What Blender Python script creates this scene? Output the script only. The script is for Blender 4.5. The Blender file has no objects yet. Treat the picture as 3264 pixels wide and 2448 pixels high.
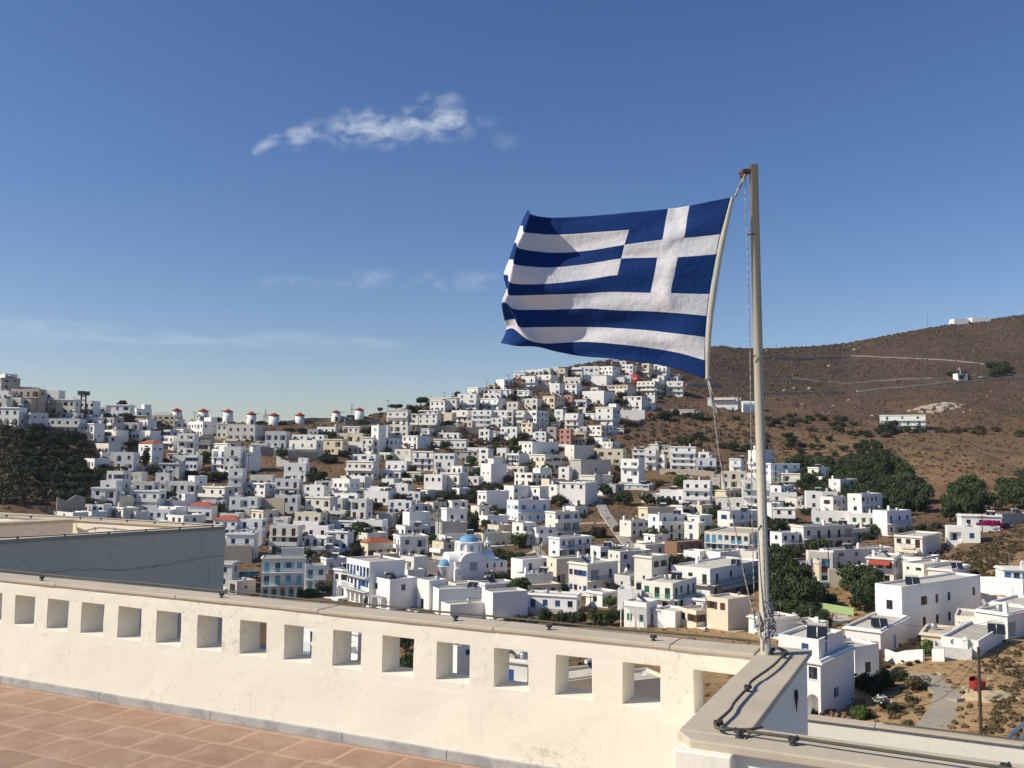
import bpy, bmesh, math, random
import numpy as np
from mathutils import Vector, Matrix
from mathutils.bvhtree import BVHTree
RND = random.Random(7)
SC = bpy.context.scene
COL = SC.collection
# ------------------------------------------------------------ camera
F = 2822.0                       # focal length in photo pixels (photo 3264 wide)
PITCH = math.atan(226 / F); ROLL = math.radians(.7); EYE = 2.2
cp, sp, cr, sr = math.cos(PITCH), math.sin(PITCH), math.cos(ROLL), math.sin(ROLL)
FW = Vector((0, cp, sp)); R0 = Vector((1, 0, 0)); U0 = Vector((0, -sp, cp))
CR = R0 * cr + U0 * sr; CU = R0 * -sr + U0 * cr
CAM = Vector((0, 0, EYE))
cam = bpy.data.cameras.new('camera'); camo = bpy.data.objects.new('camera', cam); COL.objects.link(camo)
cam.sensor_width = 36; cam.lens = 36 * F / 3264; cam.clip_start = .05; cam.clip_end = 60000
m = Matrix((CR, CU, -FW)).transposed().to_4x4(); m.translation = CAM; camo.matrix_world = m
SC.camera = camo
SC.view_settings.view_transform = 'Standard'; SC.view_settings.look = 'None'
SC.view_settings.exposure = 0.18; SC.view_settings.gamma = 1
SC.view_settings.use_curve_mapping = False
SC.cycles.use_denoising = True
SC.cycles.max_bounces = 5; SC.cycles.diffuse_bounces = 4; SC.cycles.transparent_max_bounces = 6
SC.cycles.caustics_reflective = False; SC.cycles.caustics_refractive = False
# ------------------------------------------------------------ sky, sun
SUN_EL = math.radians(37); SUN_H = Vector((-.975, -.22, 0)).normalized()
W = bpy.data.worlds.new('World'); SC.world = W; W.use_nodes = True
nt = W.node_tree; nt.nodes.clear(); L = nt.links.new
def nd(t, **k):
    n = nt.nodes.new(t)
    for a, b in k.items(): setattr(n, a, b)
    return n
out = nd('ShaderNodeOutputWorld'); bg = nd('ShaderNodeBackground'); bg.inputs[1].default_value = .095
sky = nd('ShaderNodeTexSky', sky_type='NISHITA'); sky.sun_disc = False; sky.sun_elevation = SUN_EL
sky.sun_rotation = math.atan2(SUN_H.x, SUN_H.y)
sky.altitude = 0; sky.air_density = 1.0; sky.dust_density = .35; sky.ozone_density = 1.9
def mth(op, a, b=None, c=None):
    n = nd('ShaderNodeMath', operation=op)
    for i, x in enumerate((a, b, c)):
        if x is None: continue
        if isinstance(x, (int, float)): n.inputs[i].default_value = x
        else: L(x, n.inputs[i])
    return n.outputs[0]
tc = nd('ShaderNodeTexCoord'); sep = nd('ShaderNodeSeparateXYZ'); L(tc.outputs['Generated'], sep.inputs[0])
AZ = mth('MULTIPLY', mth('ARCTAN2', sep.outputs[0], sep.outputs[1]), 57.29578)      # degrees, right of the view axis
EL = mth('MULTIPLY', mth('ARCSINE', sep.outputs[2]), 57.29578)
def azel(u, v):
    d = (CR * ((u - 1632) / F) + CU * ((1224 - v) / F) + FW).normalized()
    return math.degrees(math.atan2(d.x, d.y)), math.degrees(math.asin(d.z))
cv = nd('ShaderNodeCombineXYZ'); L(AZ, cv.inputs[0]); L(mth('MULTIPLY', mth('SUBTRACT', EL, mth('MULTIPLY', AZ, .12)), 1.7), cv.inputs[1])
nz1 = nd('ShaderNodeTexNoise'); nz1.inputs['Scale'].default_value = .62; nz1.inputs['Detail'].default_value = 4; nz1.inputs['Roughness'].default_value = .5; nz1.inputs['Distortion'].default_value = .5
L(cv.outputs[0], nz1.inputs['Vector'])
nz2 = nd('ShaderNodeTexNoise'); nz2.inputs['Scale'].default_value = .16; nz2.inputs['Detail'].default_value = 5; nz2.inputs['Roughness'].default_value = .6
cv2 = nd('ShaderNodeCombineXYZ'); L(AZ, cv2.inputs[0]); L(mth('MULTIPLY', EL, 5), cv2.inputs[1]); L(cv2.outputs[0], nz2.inputs['Vector'])
tot = None
# one wisp per row: centre (photo px), half sizes in degrees, tilt, density, noise
for (u, v, ra, re, tilt, k, nz) in ((1265, 412, 7.2, 1.5, .10, .95, nz1), (1160, 395, 2.4, 1.4, .0, .75, nz1), (1400, 365, 2.6, 1.5, .1, .75, nz1),
        (955, 435, 1.3, 1.0, .3, 1.0, nz1), (850, 462, 1.1, .62, .45, 1.35, nz1), (1400, 312, 1.6, .55, 0, .4, nz1), (1610, 450, 1.4, .7, 0, .35, nz1),
        (930, 905, 3.0, .8, 0, .5, nz1), (1180, 890, 3.4, .9, 0, .5, nz1), (1480, 895, 4.0, .9, 0, .55, nz1),
        (430, 1065, 8, .7, -.03, .8, nz2), (1000, 1090, 7, .8, 0, .75, nz2), (60, 1050, 7, .8, 0, .5, nz2), (1900, 930, 6, .5, 0, .2, nz2)):
    a0, e0 = azel(u, v)
    da = mth('SUBTRACT', AZ, a0); de = mth('SUBTRACT', mth('SUBTRACT', EL, e0), mth('MULTIPLY', da, tilt))
    q = mth('ADD', mth('POWER', mth('ABSOLUTE', mth('DIVIDE', da, ra)), 2), mth('POWER', mth('ABSOLUTE', mth('DIVIDE', de, re)), 2))
    mk = mth('SUBTRACT', 1.0, q); 
    x = mth('MULTIPLY', mth('SUBTRACT', mth('ADD', nz.outputs[0], mth('MULTIPLY', mth('MAXIMUM', mk, -1.0), .15)), .462), 1.7 * k)
    x = mth('MULTIPLY', mth('MAXIMUM', x, 0), mth('MINIMUM', mth('MULTIPLY', mth('MAXIMUM', mk, 0), 1.6), 1.0))
    tot = x if tot is None else mth('ADD', tot, x)
tot = mth('MINIMUM', mth('MULTIPLY', mth('POWER', tot, 1.35), .62), .5)
hs = nd('ShaderNodeHueSaturation'); hs.inputs['Saturation'].default_value = 1.22; hs.inputs['Hue'].default_value = .505; hs.inputs['Value'].default_value = 1.0; L(sky.outputs[0], hs.inputs['Color'])
tn_ = nd('ShaderNodeMixRGB', blend_type='MULTIPLY'); tn_.inputs[0].default_value = 1; L(hs.outputs[0], tn_.inputs[1]); tn_.inputs[2].default_value = (.92, .905, 1.0, 1)
mx = nd('ShaderNodeMixRGB'); L(tot, mx.inputs[0]); L(tn_.outputs[0], mx.inputs[1]); mx.inputs[2].default_value = (8.2, 8.6, 9.2, 1)
L(mx.outputs[0], bg.inputs[0]); L(bg.outputs[0], out.inputs[0])
sun = bpy.data.lights.new('sun', 'SUN'); suno = bpy.data.objects.new('sun', sun); COL.objects.link(suno)
sun.energy = 4.7; sun.angle = math.radians(.53); sun.color = (1, .915, .74)
sd = Vector((SUN_H.x * math.cos(SUN_EL), SUN_H.y * math.cos(SUN_EL), math.sin(SUN_EL)))
suno.rotation_euler = sd.to_track_quat('Z', 'Y').to_euler()

# ------------------------------------------------------------ helpers
def ray(u, v): return CR * ((u - 1632) / F) + CU * ((1224 - v) / F) + FW
def at(u, v, y):                   # point seen at (u, v) at forward distance y
    d = ray(u, v); return CAM + d * (y / d.y)
def onz(u, v, z):
    d = ray(u, v); return CAM + d * ((z - EYE) / d.z)
def tag(o, label=None, cat=None, group=None, kind=None):
    if label: o['label'] = label
    if cat: o['category'] = cat
    if group: o['group'] = group
    if kind: o['kind'] = kind
    return o
def empty(name, loc, rz=0, **k):
    o = bpy.data.objects.new(name, None); COL.objects.link(o); o.location = loc; o.rotation_euler.z = rz
    o.empty_display_size = .2
    return tag(o, **k)
class MB:
    def __init__(s): s.v = []; s.f = []; s.m = []
    def quad(s, a, b, c, d, m=0):
        n = len(s.v); s.v += [tuple(a), tuple(b), tuple(c), tuple(d)]; s.f.append((n, n+1, n+2, n+3)); s.m.append(m)
    def poly(s, pts, m=0):
        n = len(s.v); s.v += [tuple(p) for p in pts]; s.f.append(tuple(range(n, n+len(pts)))); s.m.append(m)
    def box(s, x0, y0, z0, x1, y1, z1, m=0, bottom=True):
        n = len(s.v); s.v += [(x0,y0,z0),(x1,y0,z0),(x1,y1,z0),(x0,y1,z0),(x0,y0,z1),(x1,y0,z1),(x1,y1,z1),(x0,y1,z1)]
        fs = [(4,5,6,7),(0,1,5,4),(1,2,6,5),(2,3,7,6),(3,0,4,7)] + ([(3,2,1,0)] if bottom else [])
        for f in fs: s.f.append(tuple(n+i for i in f)); s.m.append(m)
    def prism(s, pts, z0, z1, m=0):   # pts counter-clockwise xy
        k = len(pts); n = len(s.v)
        s.v += [(p[0], p[1], z0) for p in pts] + [(p[0], p[1], z1) for p in pts]
        s.f.append(tuple(n+k+i for i in range(k))); s.m.append(m)
        s.f.append(tuple(n+k-1-i for i in range(k))); s.m.append(m)
        for i in range(k):
            j = (i+1) % k; s.f.append((n+i, n+j, n+k+j, n+k+i)); s.m.append(m)
    def tube(s, pts, r, k=6, m=0, cap=True):
        pts = [Vector(p) for p in pts]; rs = r if isinstance(r, (list, tuple)) else [r]*len(pts); n0 = len(s.v)
        up = Vector((0,0,1))
        for i, p in enumerate(pts):
            t = (pts[min(i+1, len(pts)-1)] - pts[max(i-1, 0)]).normalized()
            a = t.cross(up if abs(t.z) < .95 else Vector((1,0,0))).normalized(); b = a.cross(t)
            for j in range(k):
                w = 2*math.pi*j/k; s.v.append(tuple(p + (a*math.cos(w) + b*math.sin(w))*rs[i]))
        for i in range(len(pts)-1):
            for j in range(k):
                a0 = n0+i*k+j; b0 = n0+i*k+(j+1) % k
                s.f.append((a0, b0, b0+k, a0+k)); s.m.append(m)
        if cap:
            s.f.append(tuple(n0+j for j in range(k))); s.m.append(m)
            e = n0+(len(pts)-1)*k; s.f.append(tuple(e+k-1-j for j in range(k))); s.m.append(m)
    def lathe(s, prof, k=16, m=0, c=(0, 0)):
        n0 = len(s.v)
        for r, z in prof:
            for j in range(k):
                w = 2*math.pi*j/k; s.v.append((c[0]+r*math.cos(w), c[1]+r*math.sin(w), z))
        for i in range(len(prof)-1):
            for j in range(k):
                a0 = n0+i*k+j; b0 = n0+i*k+(j+1) % k; s.f.append((a0, b0, b0+k, a0+k)); s.m.append(m)
    def mesh(s, name, mats, smooth=False):
        me = bpy.data.meshes.new(name); me.from_pydata(s.v, [], s.f)
        for x in (mats if isinstance(mats, (list, tuple)) else [mats]): me.materials.append(x)
        me.polygons.foreach_set('material_index', s.m)
        if smooth: me.polygons.foreach_set('use_smooth', [True]*len(s.f))
        me.update(); return me
    def build(s, name, mats, parent=None, smooth=False, weld=False, bevel=0, loc=None, rz=0):
        me = s.mesh(name, mats, smooth)
        if weld or bevel:
            bm = bmesh.new(); bm.from_mesh(me); bmesh.ops.remove_doubles(bm, verts=bm.verts, dist=1e-4)
            if bevel:
                es = [e for e in bm.edges if len(e.link_faces) == 2 and e.calc_face_angle(0) > .5]
                bmesh.ops.bevel(bm, geom=es, offset=bevel, segments=2, affect='EDGES', profile=.5)
            bm.to_mesh(me); bm.free()
        return link(name, me, parent, loc, rz)
def link(name, me, parent=None, loc=None, rz=0):
    o = bpy.data.objects.new(name, me); COL.objects.link(o)
    if parent: o.parent = parent
    if loc is not None: o.location = loc
    if rz: o.rotation_euler.z = rz
    return o
# ------------------------------------------------------------ materials
def mat(name, col, rough=.85, var=.0, scale=1.0, col2=None, bump=0, bscale=30, metal=0, spots=None, rnd=0, spec=.3, emit=None, coords='Object'):
    """noise between two colours, per-object brightness variation, optional stains and fine relief"""
    ma = bpy.data.materials.new(name); ma.use_nodes = True; t = ma.node_tree; N = t.nodes; P = N['Principled BSDF']; l = t.links.new
    P.inputs['Roughness'].default_value = rough; P.inputs['Metallic'].default_value = metal; P.inputs['Specular IOR Level'].default_value = spec
    tcn = N.new('ShaderNodeTexCoord'); wpos = N.new('ShaderNodeNewGeometry').outputs['Position']
    def noise(sc, det=5, ro=.6, dist=0, vec=None):
        n = N.new('ShaderNodeTexNoise'); n.inputs['Scale'].default_value = sc; n.inputs['Detail'].default_value = det
        n.inputs['Roughness'].default_value = ro; n.inputs['Distortion'].default_value = dist
        l(vec or (wpos if coords == 'World' else tcn.outputs[coords]), n.inputs['Vector']); return n.outputs[0]
    def ramp(x, a, b):
        n = N.new('ShaderNodeMapRange'); n.inputs[1].default_value = a; n.inputs[2].default_value = b; l(x, n.inputs[0]); return n.outputs[0]
    def mix(f, a, b):
        n = N.new('ShaderNodeMixRGB')
        for i, x in enumerate((f, a, b)):
            if isinstance(x, tuple): n.inputs[i].default_value = (*x, 1)
            elif isinstance(x, (int, float)): n.inputs[i].default_value = x
            else: l(x, n.inputs[i])
        return n.outputs[0]
    c = tuple(col)
    if col2 is not None: c = mix(ramp(noise(scale), .35, .65), c, tuple(col2))
    if spots:
        for (sc2, lo, hi, cc, amt) in spots:
            f = N.new('ShaderNodeMath'); f.operation = 'MULTIPLY'; l(ramp(noise(sc2, 6, .68, .4), lo, hi), f.inputs[0]); f.inputs[1].default_value = amt
            c = mix(f.outputs[0], c, tuple(cc))
    if rnd:
        oi = N.new('ShaderNodeObjectInfo'); mr = N.new('ShaderNodeMapRange'); l(oi.outputs['Random'], mr.inputs[0])
        mr.inputs[3].default_value = 1-rnd; mr.inputs[4].default_value = 1.0
        h = N.new('ShaderNodeHueSaturation'); l(mr.outputs[0], h.inputs['Value'])
        if isinstance(c, tuple): h.inputs['Color'].default_value = (*c, 1)
        else: l(c, h.inputs['Color'])
        c = h.outputs[0]
    if isinstance(c, tuple): P.inputs['Base Color'].default_value = (*c, 1)
    else: l(c, P.inputs['Base Color'])
    if bump:
        b = N.new('ShaderNodeBump'); b.inputs['Strength'].default_value = bump; b.inputs['Distance'].default_value = .02
        l(noise(bscale, 6, .65), b.inputs['Height']); l(b.outputs[0], P.inputs['Normal'])
    return ma
M = {}
M['w'] = mat('whitewash', (.84, .83, .80), .9, spots=[(.35, .52, .75, (.62, .60, .55), .35), (2.5, .6, .8, (.5, .48, .44), .22)], rnd=.10, bump=.15, bscale=6)
M['w2'] = mat('aged_whitewash', (.80, .765, .69), .9, spots=[(.3, .5, .7, (.62, .56, .46), .5), (2.2, .56, .75, (.48, .43, .36), .35)], rnd=.14, bump=.15, bscale=6)
M['w3'] = mat('stained_whitewash', (.70, .695, .68), .9, spots=[(.5, .45, .7, (.50, .48, .45), .55), (1.8, .55, .72, (.36, .34, .31), .4)], rnd=.14, bump=.2, bscale=6)
M['c'] = mat('cream_render', (.72, .64, .50), .9, spots=[(.4, .5, .75, (.58, .50, .38), .4)], rnd=.1, bump=.15, bscale=6)
M['t'] = mat('tan_stone_render', (.50, .43, .33), .92, spots=[(.8, .45, .7, (.36, .30, .23), .5)], rnd=.15, bump=.4, bscale=4)
M['g'] = mat('bare_grey_cement', (.46, .44, .41), .92, spots=[(.6, .45, .7, (.32, .31, .29), .5)], rnd=.15, bump=.2, bscale=5)
M['p'] = mat('pink_render', (.52, .27, .2), .9, spots=[(.8, .45, .7, (.42, .2, .14), .5)], bump=.2, bscale=5)
M['r'] = mat('red_render', (.62, .07, .06), .85, bump=.1, bscale=5)
M['q'] = mat('brown_brick_render', (.24, .14, .09), .9, spots=[(1.5, .4, .7, (.16, .09, .06), .6)], bump=.4, bscale=6)
M['roof'] = mat('roof_screed', (.64, .59, .51), .95, spots=[(.5, .4, .7, (.42, .37, .30), .7), (3, .5, .7, (.3, .27, .23), .3)], rnd=.25, bump=.2, bscale=5)
M['redtile'] = mat('terracotta_roof', (.40, .11, .06), .85, spots=[(3, .4, .7, (.27, .08, .05), .6)])
SH = {'b': (.03, .085, .25), 'l': (.20, .42, .52), 'n': (.10, .035, .02), 'G': (.03, .17, .10), 'k': (.05, .05, .055), 'y': (.45, .24, .07), 'W': (.6, .58, .54), 's': (.07, .27, .50)}
for k_, c_ in SH.items(): M['s'+k_] = mat('painted_joinery_'+{'b':'blue','l':'pale_blue','n':'brown','G':'green','k':'dark','y':'ochre','W':'white','s':'bright_blue'}[k_], c_, .55, spots=[(2, .45, .75, tuple(min(1, x*1.6+.02) for x in c_), .4)], rnd=.3)
M['glass'] = mat('dark_window_glass', (.025, .03, .038), .12, spec=.6)
M['dark'] = mat('dark_interior', (.03, .028, .026), .9)
M['metal'] = mat('galvanised_metal', (.42, .43, .44), .45, metal=.8)
M['iron'] = mat('dark_iron', (.05, .05, .05), .6)
M['panel'] = mat('solar_panel_glass', (.02, .025, .035), .15, spec=.6)
M['wood'] = mat('weathered_pole_wood', (.085, .055, .04), .9, spots=[(8, .4, .7, (.05, .03, .025), .6)])
M['canvas'] = mat('cream_canvas', (.62, .55, .42), .85)
M['canvasr'] = mat('red_canvas', (.38, .07, .05), .85)
M['stone'] = mat('dry_stone', (.33, .29, .24), .95, spots=[(1.2, .4, .65, (.2, .17, .14), .7), (5, .45, .6, (.45, .41, .35), .5)], bump=.8, bscale=3)
M['path'] = mat('concrete_path', (.50, .47, .42), .95, spots=[(.8, .4, .7, (.36, .33, .29), .6)], bump=.2, bscale=4)
M['asphalt'] = mat('asphalt', (.16, .15, .145), .95, spots=[(.5, .4, .7, (.22, .2, .19), .6)])
# ------------------------------------------------------------ terrain
COLS = {  # photo column: (row, forward distance) from near to the skyline
 0: [(2448,150),(2150,175),(1900,195),(1650,235),(1550,260),(1400,300),(1290,335)],
 300: [(2448,150),(2150,172),(1950,192),(1700,245),(1600,270),(1450,320),(1310,375)],
 600: [(2448,150),(2150,170),(1950,190),(1800,235),(1700,260),(1600,300),(1500,340),(1400,400),(1338,435)],
 900: [(2448,150),(2150,170),(1980,190),(1900,205),(1800,235),(1700,265),(1600,300),(1450,375),(1338,440)],
 1200: [(2448,100),(2200,140),(2000,180),(1900,205),(1800,240),(1700,270),(1600,310),(1500,360),(1400,410),(1330,450)],
 1500: [(2448,85),(2200,125),(2000,175),(1900,210),(1800,240),(1700,275),(1600,320),(1500,380),(1400,430),(1245,500)],
 1800: [(2448,85),(2200,120),(2050,160),(1950,190),(1850,225),(1750,260),(1650,300),(1550,350),(1450,410),(1350,460),(1250,510),(1150,570)],
 2100: [(2448,80),(2250,105),(2100,140),(2000,165),(1900,195),(1800,235),(1700,270),(1600,320),(1500,400),(1400,450),(1300,520),(1200,590),(1130,640)],
 2400: [(2448,72),(2200,110),(2050,150),(1950,180),(1850,210),(1750,245),(1650,290),(1550,350),(1450,430),(1350,500),(1250,600),(1100,700)],
 2700: [(2448,70),(2350,85),(2200,110),(2050,150),(1950,175),(1850,205),(1750,240),(1650,290),(1600,340),(1500,400),(1350,500),(1250,620),(1095,760)],
 3000: [(2448,68),(2350,80),(2100,120),(2000,160),(1850,190),(1750,220),(1660,275),(1500,400),(1350,500),(1250,600),(1030,800)],
 3264: [(2448,65),(2350,75),(2100,115),(1950,160),(1850,180),(1750,205),(1665,240),(1550,380),(1400,480),(1250,600),(1000,820)]}
CU_ = sorted(COLS)
def dcol(c, v):
    pts = COLS[c]
    if v >= pts[0][0]: return pts[0][1]
    for (v0, d0), (v1, d1) in zip(pts, pts[1:]):
        if v >= v1: 
            t = (v0-v)/(v0-v1); return d0*(d1/d0)**t
    (v0, d0), (v1, d1) = pts[-2:]
    return d1 + (v1-v)*(d1-d0)/(v0-v1)
def dist(u, v):
    if u <= CU_[0]: return dcol(CU_[0], v)
    if u >= CU_[-1]: return dcol(CU_[-1], v)
    for a, b in zip(CU_, CU_[1:]):
        if u <= b:
            t = (u-a)/(b-a); return dcol(a, v)*(1-t)+dcol(b, v)*t
SKY = [(-1500,1330),(-400,1280),(0,1288),(120,1292),(300,1315),(480,1340),(620,1348),(900,1345),(1100,1340),(1250,1310),(1400,1280),(1500,1252),(1640,1205),(1720,1180),(1830,1165),(1990,1140),(2150,1110),(2300,1103),(2345,1110),(2450,1111),(2560,1106),(2700,1094),(2850,1066),(3000,1038),(3140,1020),(3264,1003),(3700,985),(4600,1000)]
def skyv(u):
    for (a, va), (b, vb) in zip(SKY, SKY[1:]):
        if u <= b: return va+(vb-va)*(u-a)/(b-a)
    return SKY[-1][1]
from mathutils import noise as mnoise
def nz(x, y, s): return mnoise.noise(Vector((x*s, y*s, 3.3)))
us = list(np.arange(-1500, 4601, 22.0)); NR = 170; SEA_Z = EYE - 38.3
verts = []; rows = NR + 1
back = [(1.03, -3), (1.1, -12), (1.25, -40), (1.6, -95), (2.6, -160)]
for u in us:
    vs = skyv(u)
    near = at(u, 2500, dist(u, 2500)); zn = near.z
    col = []
    for k in (-.35, .02, .25, .5, .75, .9):
        p = Vector((near.x*k, near.y*k, zn)); 
        if k < 0: p = Vector((near.x*1.5, -160, zn))
        col.append(p)
    for i in range(rows):
        v = 2500+(vs-2500)*(i/NR)**.9
        d = dist(u, v); p = at(u, v, d)
        amp = min(1, i/20)*min(1, (NR-i)/4+.25)
        p.z += amp*(nz(p.x, p.y, .045)*.7+nz(p.x, p.y, .16)*.35)
        col.append(p)
    e = col[-1]
    for k, dz in back: col.append(Vector((e.x*k, e.y*k, max(e.z+dz, SEA_Z-25))))
    verts.append(col)
nc = len(us); nr = len(verts[0])
vv = [tuple(p) for c in verts for p in c]
ff = [(i*nr+j, (i+1)*nr+j, (i+1)*nr+j+1, i*nr+j+1) for i in range(nc-1) for j in range(nr-1)]
me = bpy.data.meshes.new('hillside'); me.from_pydata(vv, [], ff); me.polygons.foreach_set('use_smooth', [True]*len(ff)); me.update()
BVH = BVHTree.FromPolygons([Vector(v) for v in vv], ff)
hill = link('hillside', me); tag(hill, kind='structure')
def hit(u, v):
    d = ray(u, v).normalized(); r = BVH.ray_cast(CAM+d*30, d)
    return r[0] if r[0] is not None else at(u, v, dist(u, v))
def ground(x, y):
    r = BVH.ray_cast(Vector((x, y, 400)), Vector((0, 0, -1))); return r[0].z if r[0] is not None else -30
# hillside soil: dry grass, gravel and heath in patches
ma = bpy.data.materials.new('dry_hillside_soil'); ma.use_nodes = True; t = ma.node_tree; N = t.nodes; l = t.links.new; P = N['Principled BSDF']; P.inputs['Roughness'].default_value = .97; P.inputs['Specular IOR Level'].default_value = .1
geo = N.new('ShaderNodeNewGeometry'); sx = N.new('ShaderNodeSeparateXYZ'); l(geo.outputs['Position'], sx.inputs[0])
def tn(sc, det=6, ro=.65, dist_=0):
    n = N.new('ShaderNodeTexNoise'); n.inputs['Scale'].default_value = sc; n.inputs['Detail'].default_value = det; n.inputs['Roughness'].default_value = ro; n.inputs['Distortion'].default_value = dist_; l(geo.outputs['Position'], n.inputs['Vector']); return n.outputs[0]
def rg(x, a, b, c=0, d=1):
    n = N.new('ShaderNodeMapRange'); n.inputs[1].default_value = a; n.inputs[2].default_value = b; n.inputs[3].default_value = c; n.inputs[4].default_value = d; l(x, n.inputs[0]); return n.outputs[0]
def mu(a, b, op='MULTIPLY'):
    n = N.new('ShaderNodeMath'); n.operation = op
    for i, x in enumerate((a, b)):
        if isinstance(x, (int, float)): n.inputs[i].default_value = x
        else: l(x, n.inputs[i])
    return n.outputs[0]
def mc(f, a, b):
    n = N.new('ShaderNodeMixRGB')
    for i, x in enumerate((f, a, b)):
        if isinstance(x, tuple): n.inputs[i].default_value = (*x, 1)
        else: l(x, n.inputs[i])
    return n.outputs[0]
far = rg(sx.outputs[1], 420, 620)            # the upper heath begins beyond the last houses
base = mc(rg(tn(.03), .38, .62), (.265, .165, .088), (.12, .08, .053))
base = mc(mu(rg(tn(.11, 6, .7, .5), .5, .62), .75), base, (.115, .075, .052))
heath = mc(rg(tn(.02), .4, .6), (.098, .066, .049), (.070, .048, .038))
heath = mc(mu(rg(tn(.07, 6, .7), .56, .72), .5), heath, (.14, .09, .058))
nearg = mu(rg(sx.outputs[1], 230, 150), rg(sx.outputs[0], 15, 35))
base = mc(mu(nearg, rg(tn(.12, 5, .7, .6), .30, .46)), base, (.44, .295, .15))
gold = mu(mu(rg(sx.outputs[1], 300, 380), rg(sx.outputs[1], 520, 430)), rg(sx.outputs[0], 110, 160))
base = mc(mu(gold, rg(tn(.05, 5, .7, .6), .38, .58)), base, (.27, .17, .09))
c = mc(far, base, heath)
c = mc(mu(rg(tn(.9, 3, .7), .52, .62), .55), c, (.07, .05, .036))
c = mc(mu(rg(tn(.35, 5, .7), .64, .72), .5), c, (.36, .31, .25))
l(c, P.inputs['Base Color'])
b = N.new('ShaderNodeBump'); b.inputs['Strength'].default_value = .9; b.inputs['Distance'].default_value = .6; l(tn(.5, 8, .75), b.inputs['Height']); l(b.outputs[0], P.inputs['Normal'])
me.materials.append(ma)
# sea
mb = MB(); mb.quad((-8000, -8000, SEA_Z), (8000, -8000, SEA_Z), (8000, 8000, SEA_Z), (-8000, 8000, SEA_Z))
seam = mat('harbour_sea', (.012, .05, .075), .12, bump=.25, bscale=.8, spec=.5, col2=(.02, .07, .09), scale=.02)
tag(mb.build('sea', seam), kind='structure')
# dry scrub tufts: nobody could count them
rs = np.random.RandomState(5); TV = []; TF = []; TM = []
def tuft(x, y, z, r, h, m):
    n = len(TV); a0 = rs.rand()*6.28; k = 5
    for j in range(k):
        w = a0+6.283*j/k; q = r*(.75+.5*rs.rand()); TV.append((x+q*math.cos(w), y+q*math.sin(w), z-.15))
    for j in range(k):
        w = a0+.5+6.283*j/k; q = r*(.55+.5*rs.rand()); TV.append((x+q*math.cos(w), y+q*math.sin(w), z+h*(.45+.3*rs.rand())))
    TV.append((x+r*.2*(rs.rand()-.5), y, z+h))
    for j in range(k):
        a = n+j; b_ = n+(j+1) % k; TF.append((a, b_, b_+k, a+k)); TF.append((a+k, b_+k, n+2*k)); TM.extend((m, m))
for i in range(24000):
    u = rs.uniform(-300, 3500); q = rs.rand()
    if u < 1500 and rs.rand() < .55: u = rs.uniform(2150, 3500)
    vs = skyv(u); v = vs + (2400-vs)*q**1.75
    d = dist(u, v)
    if nz(*at(u, v, d).xy, .03) < -.18 and rs.rand() < .6: continue
    if d < 200 and rs.rand() < .72: continue
    p = hit(u, v)
    r = rs.uniform(.28, .62)*(.7 if d < 200 else 1)*(1+.8*(d > 380)); dry = rs.rand()
    tuft(p.x, p.y, p.z, r, r*rs.uniform(.6, 1.1), (0 if dry < .5 else (1 if dry < .85 else 2)) if d > 200 else (1 if dry < .75 else 0))
me = bpy.data.meshes.new('dry_scrub'); me.from_pydata(TV, [], TF)
for cc in (('dry_scrub_brown', (.085, .058, .042)), ('dry_scrub_ochre', (.19, .125, .065)), ('scrub_olive', (.06, .06, .035))): me.materials.append(mat(cc[0], cc[1], .95, spots=[(.9, .4, .7, tuple(x*.6 for x in cc[1]), .6)]))
me.polygons.foreach_set('material_index', TM); me.update(); tag(link('dry_scrub', me), 'dry brown heath tufts covering the bare hillside', 'scrub', kind='stuff')

# ------------------------------------------------------------ building kit
def arcpts(w, x0, zs, n=8):
    return [(x0+w/2-w/2*math.cos(math.pi*i/n), zs+w/2*math.sin(math.pi*i/n)) for i in range(n+1)]
def facade(mb, org, ud, nd_, w, z0, h, ops, depth=.22, m=0, mrev=None, back=None):
    """a wall sheet with real recessed openings. org: xy of its left end, ud along, nd_ outward. ops: (x, z, w, h, arch, depth)"""
    ud = Vector(ud); nn = Vector(nd_)
    P3 = lambda x, z, y=0: (org[0]+ud.x*x-nn.x*y, org[1]+ud.y*x-nn.y*y, z)
    xs = sorted({0, w, *[round(o[0], 4) for o in ops], *[round(o[0]+o[2], 4) for o in ops]})
    zs = sorted({z0, h, *[round(o[1], 4) for o in ops], *[round(o[1]+o[3], 4) for o in ops]})
    for j in range(len(zs)-1):
        zc = (zs[j]+zs[j+1])/2; run = None
        for i in range(len(xs)-1):
            xc = (xs[i]+xs[i+1])/2
            inside = any(o[0] < xc < o[0]+o[2] and o[1] < zc < o[1]+o[3] for o in ops)
            if not inside and run is None: run = xs[i]
            if (inside or i == len(xs)-2) and run is not None:
                e = xs[i] if inside else xs[i+1]
                if e > run: mb.quad(P3(run, zs[j]), P3(e, zs[j]), P3(e, zs[j+1]), P3(run, zs[j+1]), m)
                run = None
    mr = m if mrev is None else mrev
    for o in ops:
        x, z, ow, oh = o[:4]; ar = o[4] if len(o) > 4 else 0; dp = o[5] if len(o) > 5 else depth
        if ar:
            n = 8; spring = z+oh-ow/2; A = arcpts(ow, x, spring, n); T = z+oh
            loop = [(x, z)] + A + [(x+ow, z)]
            for i in range(n):
                (xa, za), (xb, zb) = A[i], A[i+1]; mb.quad(P3(xa, za), P3(xb, zb), P3(xb, T), P3(xa, T), m)
        else: loop = [(x, z), (x, z+oh), (x+ow, z+oh), (x+ow, z)]
        k = len(loop)
        for i in range(k):
            a, b_ = loop[i], loop[(i+1) % k]
            mb.quad(P3(*a), P3(*b_), P3(*b_, dp), P3(*a, dp), mr)
        mb.poly([P3(a[0], a[1], dp) for a in reversed(loop)], mr if back is None else back)
WM = {}
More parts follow.
